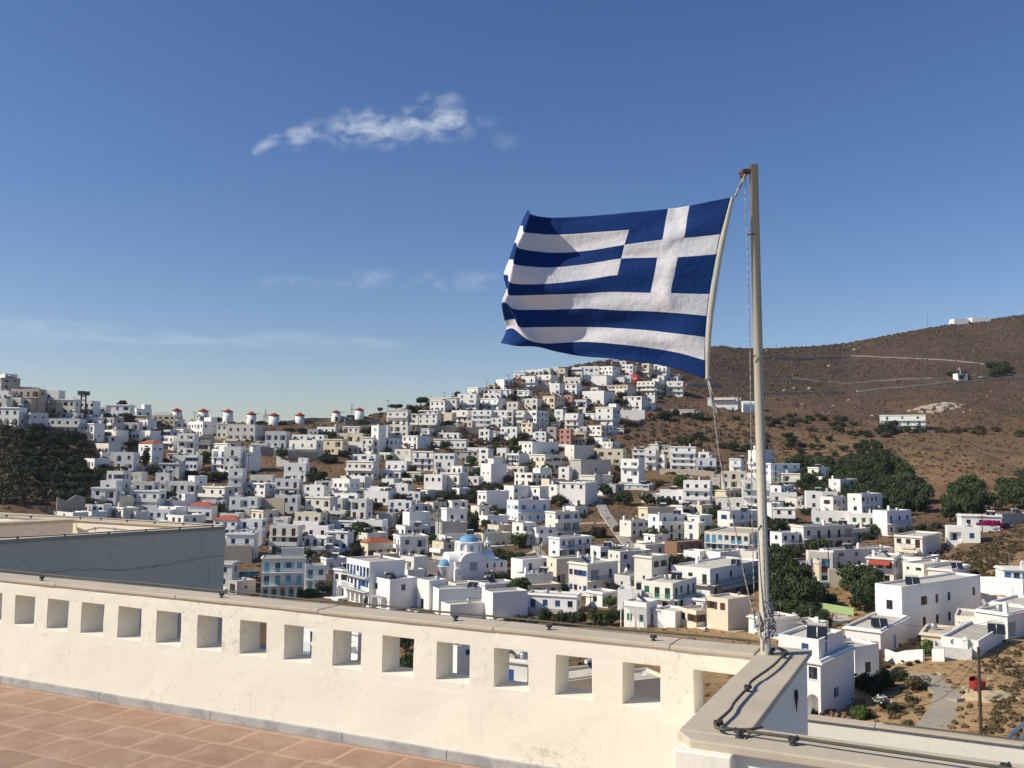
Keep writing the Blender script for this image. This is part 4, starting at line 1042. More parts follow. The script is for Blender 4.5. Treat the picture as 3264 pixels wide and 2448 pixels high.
# ------------------------------------------------------------ blue-domed church
M['dome'] = mat('blue_dome_paint', (.15, .33, .54), .55, spots=[(1.2, .45, .7, (.16, .36, .6), .5)])
M['lace'] = mat('pierced_window_screen', (.32, .36, .42), .7)
def church():
    s = .27125; u0, v0 = 1250, 1550
    P = hit(u0+740*s, v0+1125*s); k = P.y/F*s          # metres per zoom pixel
    th = math.radians(20); root = empty('church', P, th, label='white church with blue domes and a small bell tower', cat='church')
    LX = 600*k/math.cos(th)*1.0; H = 235*k; WY = 9.0
    w = MB(); xv = 70*k; xw = 330*k; HV = 345*k
    # nave with the transept gable (half-round) on the long face
    gx0, gx1 = 65*k, 365*k; gr = (gx1-gx0)/2; gz = H-5*k
    ops = [(380*k, 148*k, 24*k, 62*k, 1, .25), (468*k, 152*k, 24*k, 62*k, 1, .25), (556*k, 155*k, 24*k, 62*k, 1, .25), (535*k, 15*k, 62*k, 95*k, 1, .5), (175*k, 120*k, 95*k, 110*k, 0, .2)]
    facade(w, (0, 0), (1, 0), (0, -1), LX, -3, H-12*k, ops, .2)
    ring = [(gx0+gr-gr*math.cos(math.pi*i/16), H-12*k+.001+gr*.72*math.sin(math.pi*i/16)) for i in range(17)]
    w.poly([(x, 0, z) for x, z in ring])
    for (xa, za), (xb, zb) in zip(ring, ring[1:]): w.quad((xa, 0, za), (xb, 0, zb), (xb, WY, zb), (xa, WY, za))
    w.poly([(x, WY, z) for x, z in reversed(ring)])
    w.quad((LX, 0, -3), (LX, WY, -3), (LX, WY, H-12*k), (LX, 0, H-12*k)); w.quad((LX, WY, -3), (0, WY, -3), (0, WY, H-12*k), (LX, WY, H-12*k)); w.quad((0, 0, H-12*k), (LX, 0, H-12*k), (LX, WY, H-12*k), (0, WY, H-12*k))
    w.quad((0, WY, -3), (0, 0, -3), (0, 0, H-12*k), (0, WY, H-12*k))
    w.build('nave', M['w'], root)
    # long vault across, its round end facing left (towards the sun)
    v = MB(); vr = 3.3; cy = WY/2; zb = H-12*k+.01
    n = 14; prof = [(cy-vr*math.cos(math.pi*i/n), zb+vr*.64*math.sin(math.pi*i/n)) for i in range(n+1)]
    for (ya, za), (yb, zb2) in zip(prof, prof[1:]): v.quad((-1.2, ya, za), (LX*.8, ya, za), (LX*.8, yb, zb2), (-1.2, yb, zb2))
    v.poly([(-1.2, y, z) for y, z in prof]); v.poly([(LX*.8, y, z) for y, z in reversed(prof)])
    v.box(-1.2, cy-vr, -3, -.002, cy+vr, zb-.01); v.build('vault', M['w'], root)
    # cross windows
    tri = MB()
    for i in range(3): x = (182+i*28)*k; tri.box(x, .05, 124*k, x+24*k, .12, (222 if i != 1 else 226)*k)
    tri.build('window', M['lace'], root)
    for x, z, h_ in ((380, 148, 60), (468, 152, 60), (556, 155, 60)):
        q = MB(); q.box((x+2)*k, .1, (z+1)*k, (x+22)*k, .16, (z+h_-8)*k); q.build('window', M['sk'], root)
    q = MB(); q.box(540*k, .3, 16*k, 592*k, .4, 90*k); q.build('door', M['sb'], root)
    # low side chapel bay with lattice window
    b_ = MB(); b_.box(-20*k, -1.2, -3, 62*k, -.002, 150*k); pr = [(21*k-41*k*math.cos(math.pi*i/10), 150*k+.001+14*k*math.sin(math.pi*i/10)) for i in range(11)]
    for (xa, za), (xb, zb_) in zip(pr, pr[1:]): b_.quad((xa, -1.2, za), (xb, -1.2, zb_), (xb, 0, zb_), (xa, 0, za))
    b_.poly([(x, -1.2, z) for x, z in pr]); b_.build('side_bay', M['w'], root)
    q = MB(); q.box(25*k, -1.26, 90*k, 42*k, -1.202, 130*k); q.build('window', M['lace'], root)
    # apse with its own half dome
    ax, ay, ar = -2.0, 2.6, 78*k; a = MB(); ha = 165*k
    a.lathe([(ar, -3), (ar, ha), (ar*1.06, ha+.05), (ar*1.06, ha+.3), (ar*.98, ha+.32)], 24, 0, (ax, ay)); a.build('apse', M['w'], root, True)
    d = MB(); d.lathe([(ar*.96*math.cos(t_), ha+.33+ar*.9*math.sin(t_)) for t_ in np.linspace(0, 1.56, 9)], 24, 0, (ax, ay)); d.build('apse_dome', M['dome'], root, True)
    for j in range(3):
        an = math.pi*(1.08+.18*j); q = MB(); q.box(-.28, -.04, 75*k, .28, .06, 130*k); o = q.build('window', M['lace'], root); o.location = (ax+ar*1.0*math.cos(an), ay+ar*1.0*math.sin(an), 0); o.rotation_euler.z = an+math.pi/2
    # square crossing and octagonal drum with the big dome
    cx = 218*k; cz = zb; sq = MB(); q_ = 150*k; sq.box(cx-q_*.9, cy-q_*.8, H-20*k, cx+q_*.9, cy+q_*.8, 318*k); sq.build('crossing', M['w'], root)
    dr = MB(); R8 = 162*k; z0 = 318*k+.01; z1 = 425*k
    for i in range(8):
        t0 = math.pi/8+i*math.pi/4; t1 = t0+math.pi/4; pa = Vector((cx+R8*math.cos(t0), cy+R8*math.sin(t0))); pb = Vector((cx+R8*math.cos(t1), cy+R8*math.sin(t1)))
        wl = (pb-pa).length; n_ = ((pa+pb)/2-Vector((cx, cy))).normalized()
        facade(dr, pa, (pb-pa).normalized(), n_, wl, z0, z1, [(wl/2-.55, z0+.5, 1.1, (z1-z0)*.78, 1, .3)])
        g = MB(); g.box(-.5, 0, z0+.55, .5, .08, z0+.4+(z1-z0)*.6); o = g.build('drum_window', M['lace'], root); mid = (pa+pb)/2-n_*.28; o.location = (mid.x, mid.y, 0); o.rotation_euler.z = math.atan2(n_.y, n_.x)+math.pi/2
    dr.lathe([(R8*1.0, z1), (R8*1.06, z1+.05), (R8*1.06, z1+.35), (R8*.5, z1+.4)], 8, 0, (cx, cy)); 
    dr.build('drum', M['w'], root)
    dm = MB(); rd = 108*k; dm.lathe([(rd*1.06, z1+.36), (rd, z1+.5)]+[(rd*math.cos(t_), z1+.5+rd*.64*math.sin(t_)) for t_ in np.linspace(0, 1.57, 12)], 28, 0, (cx, cy)); dm.build('dome', M['dome'], root, True)
    # bell tower: open octagonal stage with small dome and cross
    bx, by = 480*k, cy+1; zt = 300*k; t = MB(); rb = 40*k
    t.box(bx-rb, by-rb, zb, bx+rb, by+rb, 335*k)
    for i in range(8): an = i*math.pi/4+.39; t.tube([(bx+rb*.85*math.cos(an), by+rb*.85*math.sin(an), 335*k), (bx+rb*.85*math.cos(an), by+rb*.85*math.sin(an), 415*k)], .16, 6)
    t.lathe([(rb*.4, 414*k), (rb*1.1, 415*k), (rb*1.1, 423*k), (rb*.6, 424*k), (rb*.55, 452*k), (rb*.3, 454*k)], 12, 0, (bx, by)); t.build('bell_tower', M['w'], root)
    bl = MB(); bl.lathe([(.05, 385*k), (.25, 383*k), (.4, 365*k), (.5, 360*k)], 12, 0, (bx, by)); bl.build('bell', M['iron'], root, True)
    dd = MB(); dd.lathe([(rb*.6*math.cos(t_), 455*k+rb*.75*math.sin(t_)) for t_ in np.linspace(0, 1.55, 7)], 14, 0, (bx, by)); dd.box(bx-.06, by-.06, 478*k, bx+.06, by+.06, 505*k); dd.box(bx-.35, by-.055, 494*k, bx+.35, by+.055, 497*k); dd.build('bell_tower_dome', mat('verdigris_paint', (.16, .40, .46), .6), root, True)
church()
# small barrel chapels: on the far slope and beside the church
def chapel(reg, x0, x1, yt, yb, label, red=False):
    ox, oy, s = REG[reg]; P = hit(ox+x0*s, oy+yb*s); k = P.y/F*s; w_ = (x1-x0)*k; h_ = (yb-yt)*k
    root = empty('chapel', P, .25, label=label, cat='chapel')
    m_ = MB(); D = max(5, w_*.5); m_.box(0, 0, -3, w_, D, h_*.6); r = D/2
    n = 10; pr = [(r-r*math.cos(math.pi*i/n), h_*.6+.01+h_*.4*math.sin(math.pi*i/n)) for i in range(n+1)]
    v = MB()
    for (ya, za), (yb_, zb) in zip(pr, pr[1:]): v.quad((0, ya, za), (w_, ya, za), (w_, yb_, zb), (0, yb_, zb))
    v.poly([(0, y, z) for y, z in pr]); v.poly([(w_, y, z) for y, z in reversed(pr)])
    m_.build('wall', M['w'], root); v.build('vault', M['redtile'] if red else M['w'], root)
    q = MB(); q.box(w_*.3, -.05, h_*.2, w_*.3+.7, .02, h_*.2+.6); q.build('window', M['sk'], root)
    q = MB(); q.box(-.05, r-.5, 0, .02, r+.5, 1.9); q.build('door', M['sb'], root)
    b_ = MB(); b_.box(-.02, r-.4, h_*.6, .3, r+.4, h_*1.25); b_.build('belfry', M['w'], root)
chapel('Q1', 45, 215, 790, 880, 'small white barrel-vaulted chapel behind the flagpole on the dry slope')
chapel('R7', 1190, 1345, 1035, 1150, 'tiny chapel with a reddish vault in front of the domed church', True)
# hilltop cisterns
for (x0, x1, y0, y1, lb) in ((1672, 1808, 150, 200, 'left of the two long white blocks on the bare hilltop'), (1812, 1980, 140, 182, 'longer right one of the two white blocks on the bare hilltop')):
    P = hit(2350+x0*.4132, 950+y1*.4132+3); k = P.y/F*.4132; root = empty('cistern', P, .1, label=lb, cat='building')
    m_ = MB(); L_ = (x1-x0)*k; h_ = (y1-y0)*k; m_.v = [(0,0,-3),(L_,0,-3),(L_,9,-3),(0,9,-3),(.8,1,h_),(L_-.4,1,h_),(L_-.4,8,h_),(.8,8,h_)]
    m_.f = [(4,5,6,7),(0,1,5,4),(1,2,6,5),(2,3,7,6),(3,0,4,7)]; m_.m = [0]*5; m_.build('wall', M['w'], root)
    q = MB(); q.box(L_-1.4, -.02, 0, L_-.5, .5, h_*.7); q.build('door', M['sk'], root)
# roadside shrine
P = hit(2350+1740*.4132, 950+636*.4132); root = empty('shrine', P, .2, label='small white cube with a cross on the road bend of the far slope', cat='shrine')
m_ = MB(); m_.box(-4, 0, -2, 4, 5, 5); m_.build('wall', M['w'], root); m_ = MB(); m_.tube([(0, 2, 5), (-1, 2, 9.5)], .2, 5); m_.tube([(-2.4, 2, 8.3), (.6, 2, 8.0)], .2, 5); m_.build('cross', M['w'], root)
# the overgrown white villa on the far slope
h_ = house('Q1', 1100, 1455, 1560, 900, 1020, 'wG perg bal a=3,4 noU', label='low white villa with green trellises below the pale rock outcrop')
h_ = house('R4', 1680, 2035, 2045, 430, 590, 'wb slab n=1 noU awn a=3', label='white terrace house with blue door behind the loose rope end below the flag')
h_ = house('R4', 1250, 1520, 1530, 575, 650, 'wk n=1 noU', label='low white flat-roofed shelter among bushes left of the parked white car')

# ------------------------------------------------------------ ribbons: paths, stairs, walls that follow the ground
def line3(reg, pts, step=1.5, lift=0.0):
    P = [hit(*rp(reg, *p)) for p in pts]; out = []
    for a, b in zip(P, P[1:]):
        n = max(1, int((b.xy-a.xy).length/step))
        for i in range(n): q = a.lerp(b, i/n); out.append(Vector((q.x, q.y, ground(q.x, q.y)+lift)))
    out.append(Vector((P[-1].x, P[-1].y, ground(P[-1].x, P[-1].y)+lift))); return out
def path(reg, pts, w, m='path', name='footpath', steps=False, lift=.22):
    C_ = line3(reg, pts, .9 if steps else 1.6, lift); mb = MB()
    for i in range(len(C_)-1):
        a, b = C_[i], C_[i+1]; d = (b-a).xy; 
        if d.length < .01: continue
        d.normalize(); s = Vector((-d.y, d.x, 0))*(w/2); down = Vector((0, 0, -.9))
        if steps:
            z = max(a.z, b.z); A = [Vector((*(a-s).xy, z)), Vector((*(a+s).xy, z)), Vector((*(b+s).xy, z)), Vector((*(b-s).xy, z))]
        else: A = [a-s, a+s, b+s, b-s]
        mb.quad(A[0], A[1], A[2], A[3]); 
        for p, q in ((0, 1), (1, 2), (2, 3), (3, 0)): mb.quad(A[q], A[p], A[p]+down, A[q]+down)
    # faces up
    o = mb.build(name, [M[m]]); 
    for p in o.data.polygons:
        pass
    tag(o, kind='structure'); return o
def wall(reg, pts, h, th, m, label, name='retaining_wall', lift=0):
    C_ = line3(reg, pts, 2.5); mb = MB()
    for i in range(len(C_)-1):
        a, b = C_[i], C_[i+1]; d = (b-a).xy
        if d.length < .01: continue
        d.normalize(); s = Vector((-d.y, d.x, 0))*(th/2); lo = Vector((0, 0, -1.8)); hi = Vector((0, 0, h+lift))
        A = [a-s, b-s, b+s, a+s]
        mb.quad(*[p+hi for p in A]); mb.quad(A[0]+lo, A[1]+lo, A[1]+hi, A[0]+hi); mb.quad(A[2]+lo, A[3]+lo, A[3]+hi, A[2]+hi)
        if i == 0: mb.quad(A[3]+lo, A[0]+lo, A[0]+hi, A[3]+hi)
        if i == len(C_)-2: mb.quad(A[1]+lo, A[2]+lo, A[2]+hi, A[1]+hi)
    return tag(mb.build(name, [M[m]]), label, 'wall')
path('R8', [(395, 140), (480, 330), (560, 440), (650, 580), (760, 700), (850, 765)], 3.4, name='path', steps=True)
path('R8', [(170, 442), (330, 432), (520, 428)], 1.8, name='path')
path('R7', [(1230, 850), (1400, 820), (1640, 790), (1720, 745)], 1.6, name='path')
path('R7', [(1640, 660), (1720, 760), (1800, 850)], 2.4, name='path', steps=True)
path('R2', [(1110, 1060), (1110, 1250)], 5, name='path')
path('R2', [(690, 1045), (780, 980), (880, 930)], 3, name='path', steps=True)
path('R2', [(600, 1590), (650, 1500), (700, 1400)], 5, name='path', steps=True)
path('R2', [(0, 990), (90, 930), (160, 900)], 2, name='path')
path('R6', [(950, 220), (955, 400), (958, 620), (955, 800)], 4.6, name='path', steps=True)
path('R6', [(1600, 330), (1590, 480), (1580, 640)], 3.4, name='path', steps=True)
path('R7', [(490, 300), (490, 500), (485, 700), (480, 900), (470, 1120), (370, 1350), (350, 1480)], 5.2, name='street', m='asphalt')
path('R4', [(1775, 1340), (1765, 1480), (1760, 1620)], 4, name='path', steps=True)
path('Q2', [(960, 1010), (1100, 1130), (1300, 1180), (1500, 1260), (1950, 1330)], 9, name='road', m='asphalt')
path('Q2', [(700, 1060), (960, 985)], 6, name='road', m='asphalt')
path('Q3', [(1480, 1520), (2100, 1640), (2300, 1670)], 6, name='road', m='asphalt')
path('Q1', [(200, 460), (520, 470), (870, 445)], 3, name='road', m='asphalt')
path('Q1', [(870, 447), (1250, 462), (1640, 482), (1960, 516)], 1.8, name='track', m='stone', lift=.5)
path('Q1', [(920, 722), (1300, 685), (1640, 648), (1800, 640), (2212, 612)], 4, name='road', m='path', lift=.5)
path('Q1', [(190, 605), (420, 612), (640, 645)], 2.5, name='track', m='stone', lift=.3)
wall('R2', [(1160, 750), (1350, 722), (1540, 700), (1830, 690)], 1.8, .6, 'stone', 'grey stone retaining wall climbing below the right-hand windmills')
wall('R2', [(1840, 745), (2050, 740), (2260, 735)], 2.2, .6, 'stone', 'tall stone retaining wall under the cream spoked windmill')
wall('R2', [(1470, 830), (1730, 822)], 1.6, .5, 'stone', 'low stone terrace wall left of the parked cars below the ridge')
wall('R2', [(1740, 835), (2190, 835)], 3.6, .6, 'stone', 'broad stone terrace wall above the house with red-brown shutters')
wall('R3', [(460, 850), (760, 845), (1280, 850)], 3.2, .5, 'stone', 'long stone retaining wall above the brown scrub patch mid hillside')
wall('R3', [(1660, 380), (2010, 350)], 3.2, .5, 'stone', 'stone retaining wall under the balconied houses near the summit')
wall('R3', [(2020, 690), (2240, 700)], 3.4, .5, 'stone', 'stone terrace wall below the row of dark bushes')
wall('R4', [(0, 690), (180, 690)], 3.6, .5, 'stone', 'stone terrace wall with a parked white car at its foot')
wall('R4', [(1430, 300), (1820, 300)], 1.8, .5, 'stone', 'grey wall below the flag on the open slope')
wall('R4', [(1120, 1330), (1760, 1370)], 2.4, .5, 'stone', 'retaining wall under the arched white houses left of the pole')
wall('Q1', [(195, 745), (420, 742), (640, 742), (830, 738)], 1.3, .6, 'stone', 'dark stone wall along the road cut on the far hill')
wall('Q1', [(195, 462), (420, 466), (640, 470), (770, 466)], 1.2, .6, 'stone', 'low stone wall along the topmost road right of the flagpole')
wall('Q1', [(195, 640), (380, 652), (560, 648)], 1.2, .6, 'stone', 'low stone terrace wall above the road cut')
wall('Q1', [(700, 645), (1100, 640), (1500, 622)], .9, .6, 'stone', 'thin stone field wall crossing the middle of the far hill')
wall('R6', [(150, 330), (420, 338), (760, 340)], 5.2, .6, 't', 'long tan garden wall left of the straight stair street')
wall('R6', [(60, 900), (380, 900)], 4.5, .6, 'stone', 'dark stone retaining wall left of the pale blue hotel')
wall('R6', [(1290, 500), (1570, 510)], 4, .5, 'stone', 'dark garden wall below the trees right of the stair street')
wall('R5', [(110, 300), (440, 300)], 4.2, .5, 'stone', 'rough stone wall at the foot of the shaded hillside')
wall('R2', [(770, 1110), (1080, 1125)], 3.5, .5, 'stone', 'stone wall left of the concrete lane in the ochre grass')
wall('R2', [(1170, 1165), (1520, 1175)], 3.6, .5, 'stone', 'stone plinth wall beneath the three-storey blue-balcony house')
wall('Q2', [(1015, 1230), (1100, 1290)], 5, .5, 'c', 'cream wall beside the red parked car at the road edge')
wall('Q2', [(1205, 1330), (1380, 1330)], 4, .5, 'c', 'cream road wall right of the diagonal outdoor stair')
wall('Q3', [(1520, 1640), (2120, 1770), (2300, 1790)], 3.0, .4, 'c', 'cream roadside wall below the red estate car', lift=.2)
wall('Q3', [(1500, 1520), (2074, 1570), (2300, 1590)], 4.6, .35, 'w', 'white parapet wall with pierced slots above the red estate car')
wall('Q5', [(200, 680), (420, 700), (600, 690)], 1.6, .3, 'w', 'low white garden wall along the dry lot')
wall('Q5', [(690, 690), (820, 690)], 1.6, .3, 'w', 'short low white wall right of the dark garden gate')
path('Q2', [(870, 1450), (1000, 1380), (1100, 1320), (1210, 1270)], 3, name='stairway', m='path', steps=True, lift=.6)
M['gravel'] = mat('pale_gravel', (.38, .33, .26), .97, spots=[(1.5, .4, .7, (.25, .21, .16), .6)], bump=.6, bscale=3)
path('Q5', [(600, 820), (760, 870), (850, 960), (960, 1050), (930, 1200), (860, 1330), (800, 1470), (760, 1600)], 4.6, name='dirt_track', lift=.1, m='gravel')
path('Q5', [(950, 1060), (1150, 1080), (1290, 1070)], 5.2, name='dirt_track', lift=.13, m='gravel')

# ------------------------------------------------------------ vegetation
def leafmat(n, c, c2):
    m_ = mat(n, c, .8, col2=c2, scale=2.5, rnd=.35, spec=.2)
    return m_
LM = {'p': leafmat('pine_foliage', (.035, .058, .022), (.065, .095, .035)), 'o': leafmat('dark_bush_foliage', (.032, .045, .024), (.058, .07, .036)), 'g': leafmat('fresh_green_foliage', (.05, .09, .02), (.09, .14, .04)),
      'd': leafmat('dry_bush_foliage', (.105, .082, .048), (.16, .122, .07)), 'c': leafmat('cypress_foliage', (.015, .03, .015), (.03, .05, .022)), 'f': leafmat('magenta_blossom', (.45, .02, .2), (.3, .01, .12)),
      'w': leafmat('oleander_foliage', (.06, .10, .035), (.08, .12, .05)), 'm': leafmat('palm_fronds', (.05, .075, .03), (.08, .10, .04))}
M['petal'] = mat('white_petals', (.75, .74, .72), .8)
M['bark'] = mat('tree_bark', (.12, .09, .065), .95, spots=[(6, .4, .7, (.07, .05, .04), .6)])
def crown_mesh(kind, seed, n=1500):
    r = np.random.RandomState(seed); v = []; f = []; mi = []
    blobs = []
    if kind == 'c': blobs = [((0, 0, z), .20*(1-abs(z-.9)/1.15)+.05) for z in np.linspace(.05, 1.9, 9)]
    else:
        for i in range(13):
            a = r.rand()*6.28; q = .62*math.sqrt(r.rand()); blobs.append(((q*math.cos(a), q*math.sin(a), .35+.75*r.rand()*(1-.5*q)), .24+.22*r.rand()))
        blobs.append(((0, 0, .6), .45))
    vol = np.array([b[1]**2 for b in blobs]); vol /= vol.sum()
    for i in range(n):
        b = blobs[r.choice(len(blobs), p=vol)]; d = r.normal(size=3); d /= np.linalg.norm(d); q = b[1]*(.72+.36*r.rand())
        if kind == 'c': c = np.array(b[0])+d*q*np.array([1, 1, .6])
        else: c = np.array(b[0])+d*q*np.array([1, 1, .82])
        if c[2] < .02: continue
        s = (.055 if kind != 'c' else .04)*(.6+.8*r.rand()); t = r.normal(size=3)*.6+d; t /= np.linalg.norm(t); a = np.cross(t, [0, 0, 1.01]); a /= np.linalg.norm(a)+1e-6; bb = np.cross(t, a)
        k = len(v); v += [tuple(c+a*s), tuple(c+bb*s*1.3), tuple(c-a*s), tuple(c-bb*s*1.3)]; f.append((k, k+1, k+2, k+3)); mi.append(1 if kind == 'w' and r.rand() < .4 and d[2] > -.2 else 0)
    me = bpy.data.meshes.new('crown'); me.from_pydata(v, [], f); me.materials.append(LM[kind]); me.materials.append(M['petal']); me.polygons.foreach_set('material_index', mi); me.update(); return me
def trunk_mesh(seed, kind):
    r = random.Random(seed); mb = MB()
    if kind == 'c': mb.tube([(0, 0, -.1), (0, 0, .3)], [.04, .03], 6); return mb.mesh('trunk', M['bark'])
    top = Vector((r.uniform(-.08, .08), r.uniform(-.08, .08), .38)); mb.tube([(0, 0, -.3), (.02, 0, .15), top], [.075, .06, .05], 7)
    for i in range(4):
        a = i*1.6+r.random(); mb.tube([top-Vector((0, 0, .05)), top+Vector((math.cos(a)*.2, math.sin(a)*.2, .18)), top+Vector((math.cos(a)*.42, math.sin(a)*.42, .35+.15*r.random()))], [.04, .028, .012], 5)
    return mb.mesh('trunk', M['bark'])
CM = {k: [crown_mesh(k, 10+i+ord(k), 2600 if k in 'pog' and i == 0 else 1500) for i in range(4 if k in 'pod' else 2)] for k in 'pogdcfw'}
TM_ = {k: [trunk_mesh(3+i, k) for i in range(3)] for k in ('p', 'c')}
KN = {'p': ('pine_tree', 'tree'), 'o': ('bush', 'bush'), 'g': ('green_tree', 'tree'), 'd': ('dry_bush', 'bush'), 'c': ('cypress_tree', 'tree'), 'f': ('bougainvillea', 'plant'), 'w': ('oleander', 'plant'), 'm': ('palm_tree', 'palm')}
TREES = []
def palm_mesh():
    mb = MB(); r = random.Random(4)
    for i in range(26):
        a = i*2.4; e = r.uniform(-.2, 1.2); pts = []
        for t_ in np.linspace(0, 1, 6): rr = t_*1.0; pts.append(Vector((math.cos(a)*rr*math.cos(e*.6), math.sin(a)*rr*math.cos(e*.6), rr*math.sin(e)-.75*t_*t_+.0)))
        s = Vector((-math.sin(a), math.cos(a), 0))
        for p, q, w0, w1 in zip(pts, pts[1:], (.02, .1, .13, .12, .08), (.1, .13, .12, .08, .01)):
            mb.quad(p-s*w0+Vector((0, 0, -w0*.6)), p, q, q-s*w1+Vector((0, 0, -w1*.6))); mb.quad(p, p+s*w0+Vector((0, 0, -w0*.6)), q+s*w1+Vector((0, 0, -w1*.6)), q)
    return mb.mesh('fronds', LM['m'])
PALM = palm_mesh()
def tree(u, v, w, h, kind, label=None, group=None, P=None):
    """w, h in photo pixels; the base stands on the ground seen at (u, v)"""
    P = P or hit(u, v); sc = P.y/F; R = w*sc/2; H = h*sc; nm, cat = KN[kind]
    root = empty(nm, P, RND.uniform(0, 6.28))
    if kind == 'm':
        t_ = MB(); t_.tube([(0, 0, -1), (.1, 0, H*.55), (0, 0, H*.7)], [.28, .2, .22], 8); t_.build('trunk', M['bark'], root); c = link('crown', PALM, root, (0, 0, H*.68)); c.scale = (R, R, R)
    else:
        c = link('crown', RND.choice(CM[kind]), root)
        if kind == 'c': c.scale = (R/.22, R/.22, H/2.0)
        else: c.scale = (R/.95, R/.95, H/1.35)
        if kind != 'f' and kind != 'd':
            t_ = link('trunk', RND.choice(TM_['c' if kind == 'c' else 'p']), root); t_.scale = (R/.95, R/.95, H/1.3) if kind != 'c' else (R/.22, R/.22, H/2)
            if kind in 'ow': t_.scale.z *= .6; c.location.z = -H*.12
            if kind == 'p': c.location.z = H*.08; c.scale.z = H/1.45
        else: c.location.z = -H*.12
    TREES.append(dict(o=root, u=u, v=v-h/2, kind=kind, label=label, group=group, cat=cat, h=H)); return root
def leafy_stuff(name, kind, label, P_list, seed=3):
    r = np.random.RandomState(seed); V = []
    for (P, Rr, H) in P_list:
        n = 260; dd = r.normal(size=(n, 3)); dd /= np.linalg.norm(dd, axis=1)[:, None]; dd[:, 2] = np.abs(dd[:, 2])*.9
        lump = .7+.35*np.sin(dd[:, :1]*5+P.x)*np.cos(dd[:, 1:2]*4+P.y)
        c_ = dd*lump*(.7+.35*r.rand(n, 1))*np.array([Rr, Rr, H])+np.array(P); t_ = dd+r.normal(size=(n, 3))*.6; t_ /= np.linalg.norm(t_, axis=1)[:, None]
        a_ = np.cross(t_, [0, 0, 1.01]); a_ /= np.linalg.norm(a_, axis=1)[:, None]+1e-6; b_ = np.cross(t_, a_); s_ = (Rr*.14)*(.6+.8*r.rand(n, 1))
        V.append(np.stack([c_+a_*s_, c_+b_*s_*1.2, c_-a_*s_, c_-b_*s_*1.2], 1).reshape(-1, 3))
    V = np.concatenate(V); me = bpy.data.meshes.new(name); nq = len(V)//4; me.vertices.add(len(V)); me.vertices.foreach_set('co', V.ravel()); me.loops.add(len(V)); me.loops.foreach_set('vertex_index', np.arange(len(V))); me.polygons.add(nq); me.polygons.foreach_set('loop_start', np.arange(nq)*4); me.polygons.foreach_set('loop_total', np.full(nq, 4)); me.materials.append(LM[kind]); me.update(); me.validate()
    tag(link(name, me), label, 'bushes', kind='stuff')
def fill_stuff(reg, poly, n, kind, hr, label, name, ws=1.8, seed=1):
    xs = [p[0] for p in poly]; ys = [p[1] for p in poly]; k = 0; L_ = []
    while k < n:
        x, y = RND.uniform(min(xs), max(xs)), RND.uniform(min(ys), max(ys)); k += .25
        if not inpoly(x, y, poly): continue
        P = hit(*rp(reg, x, y)); H = RND.uniform(*hr); L_.append((P, H*ws*.5*RND.uniform(.8, 1.3), H*.9)); k += .75
    leafy_stuff(name, kind, label, L_, seed)
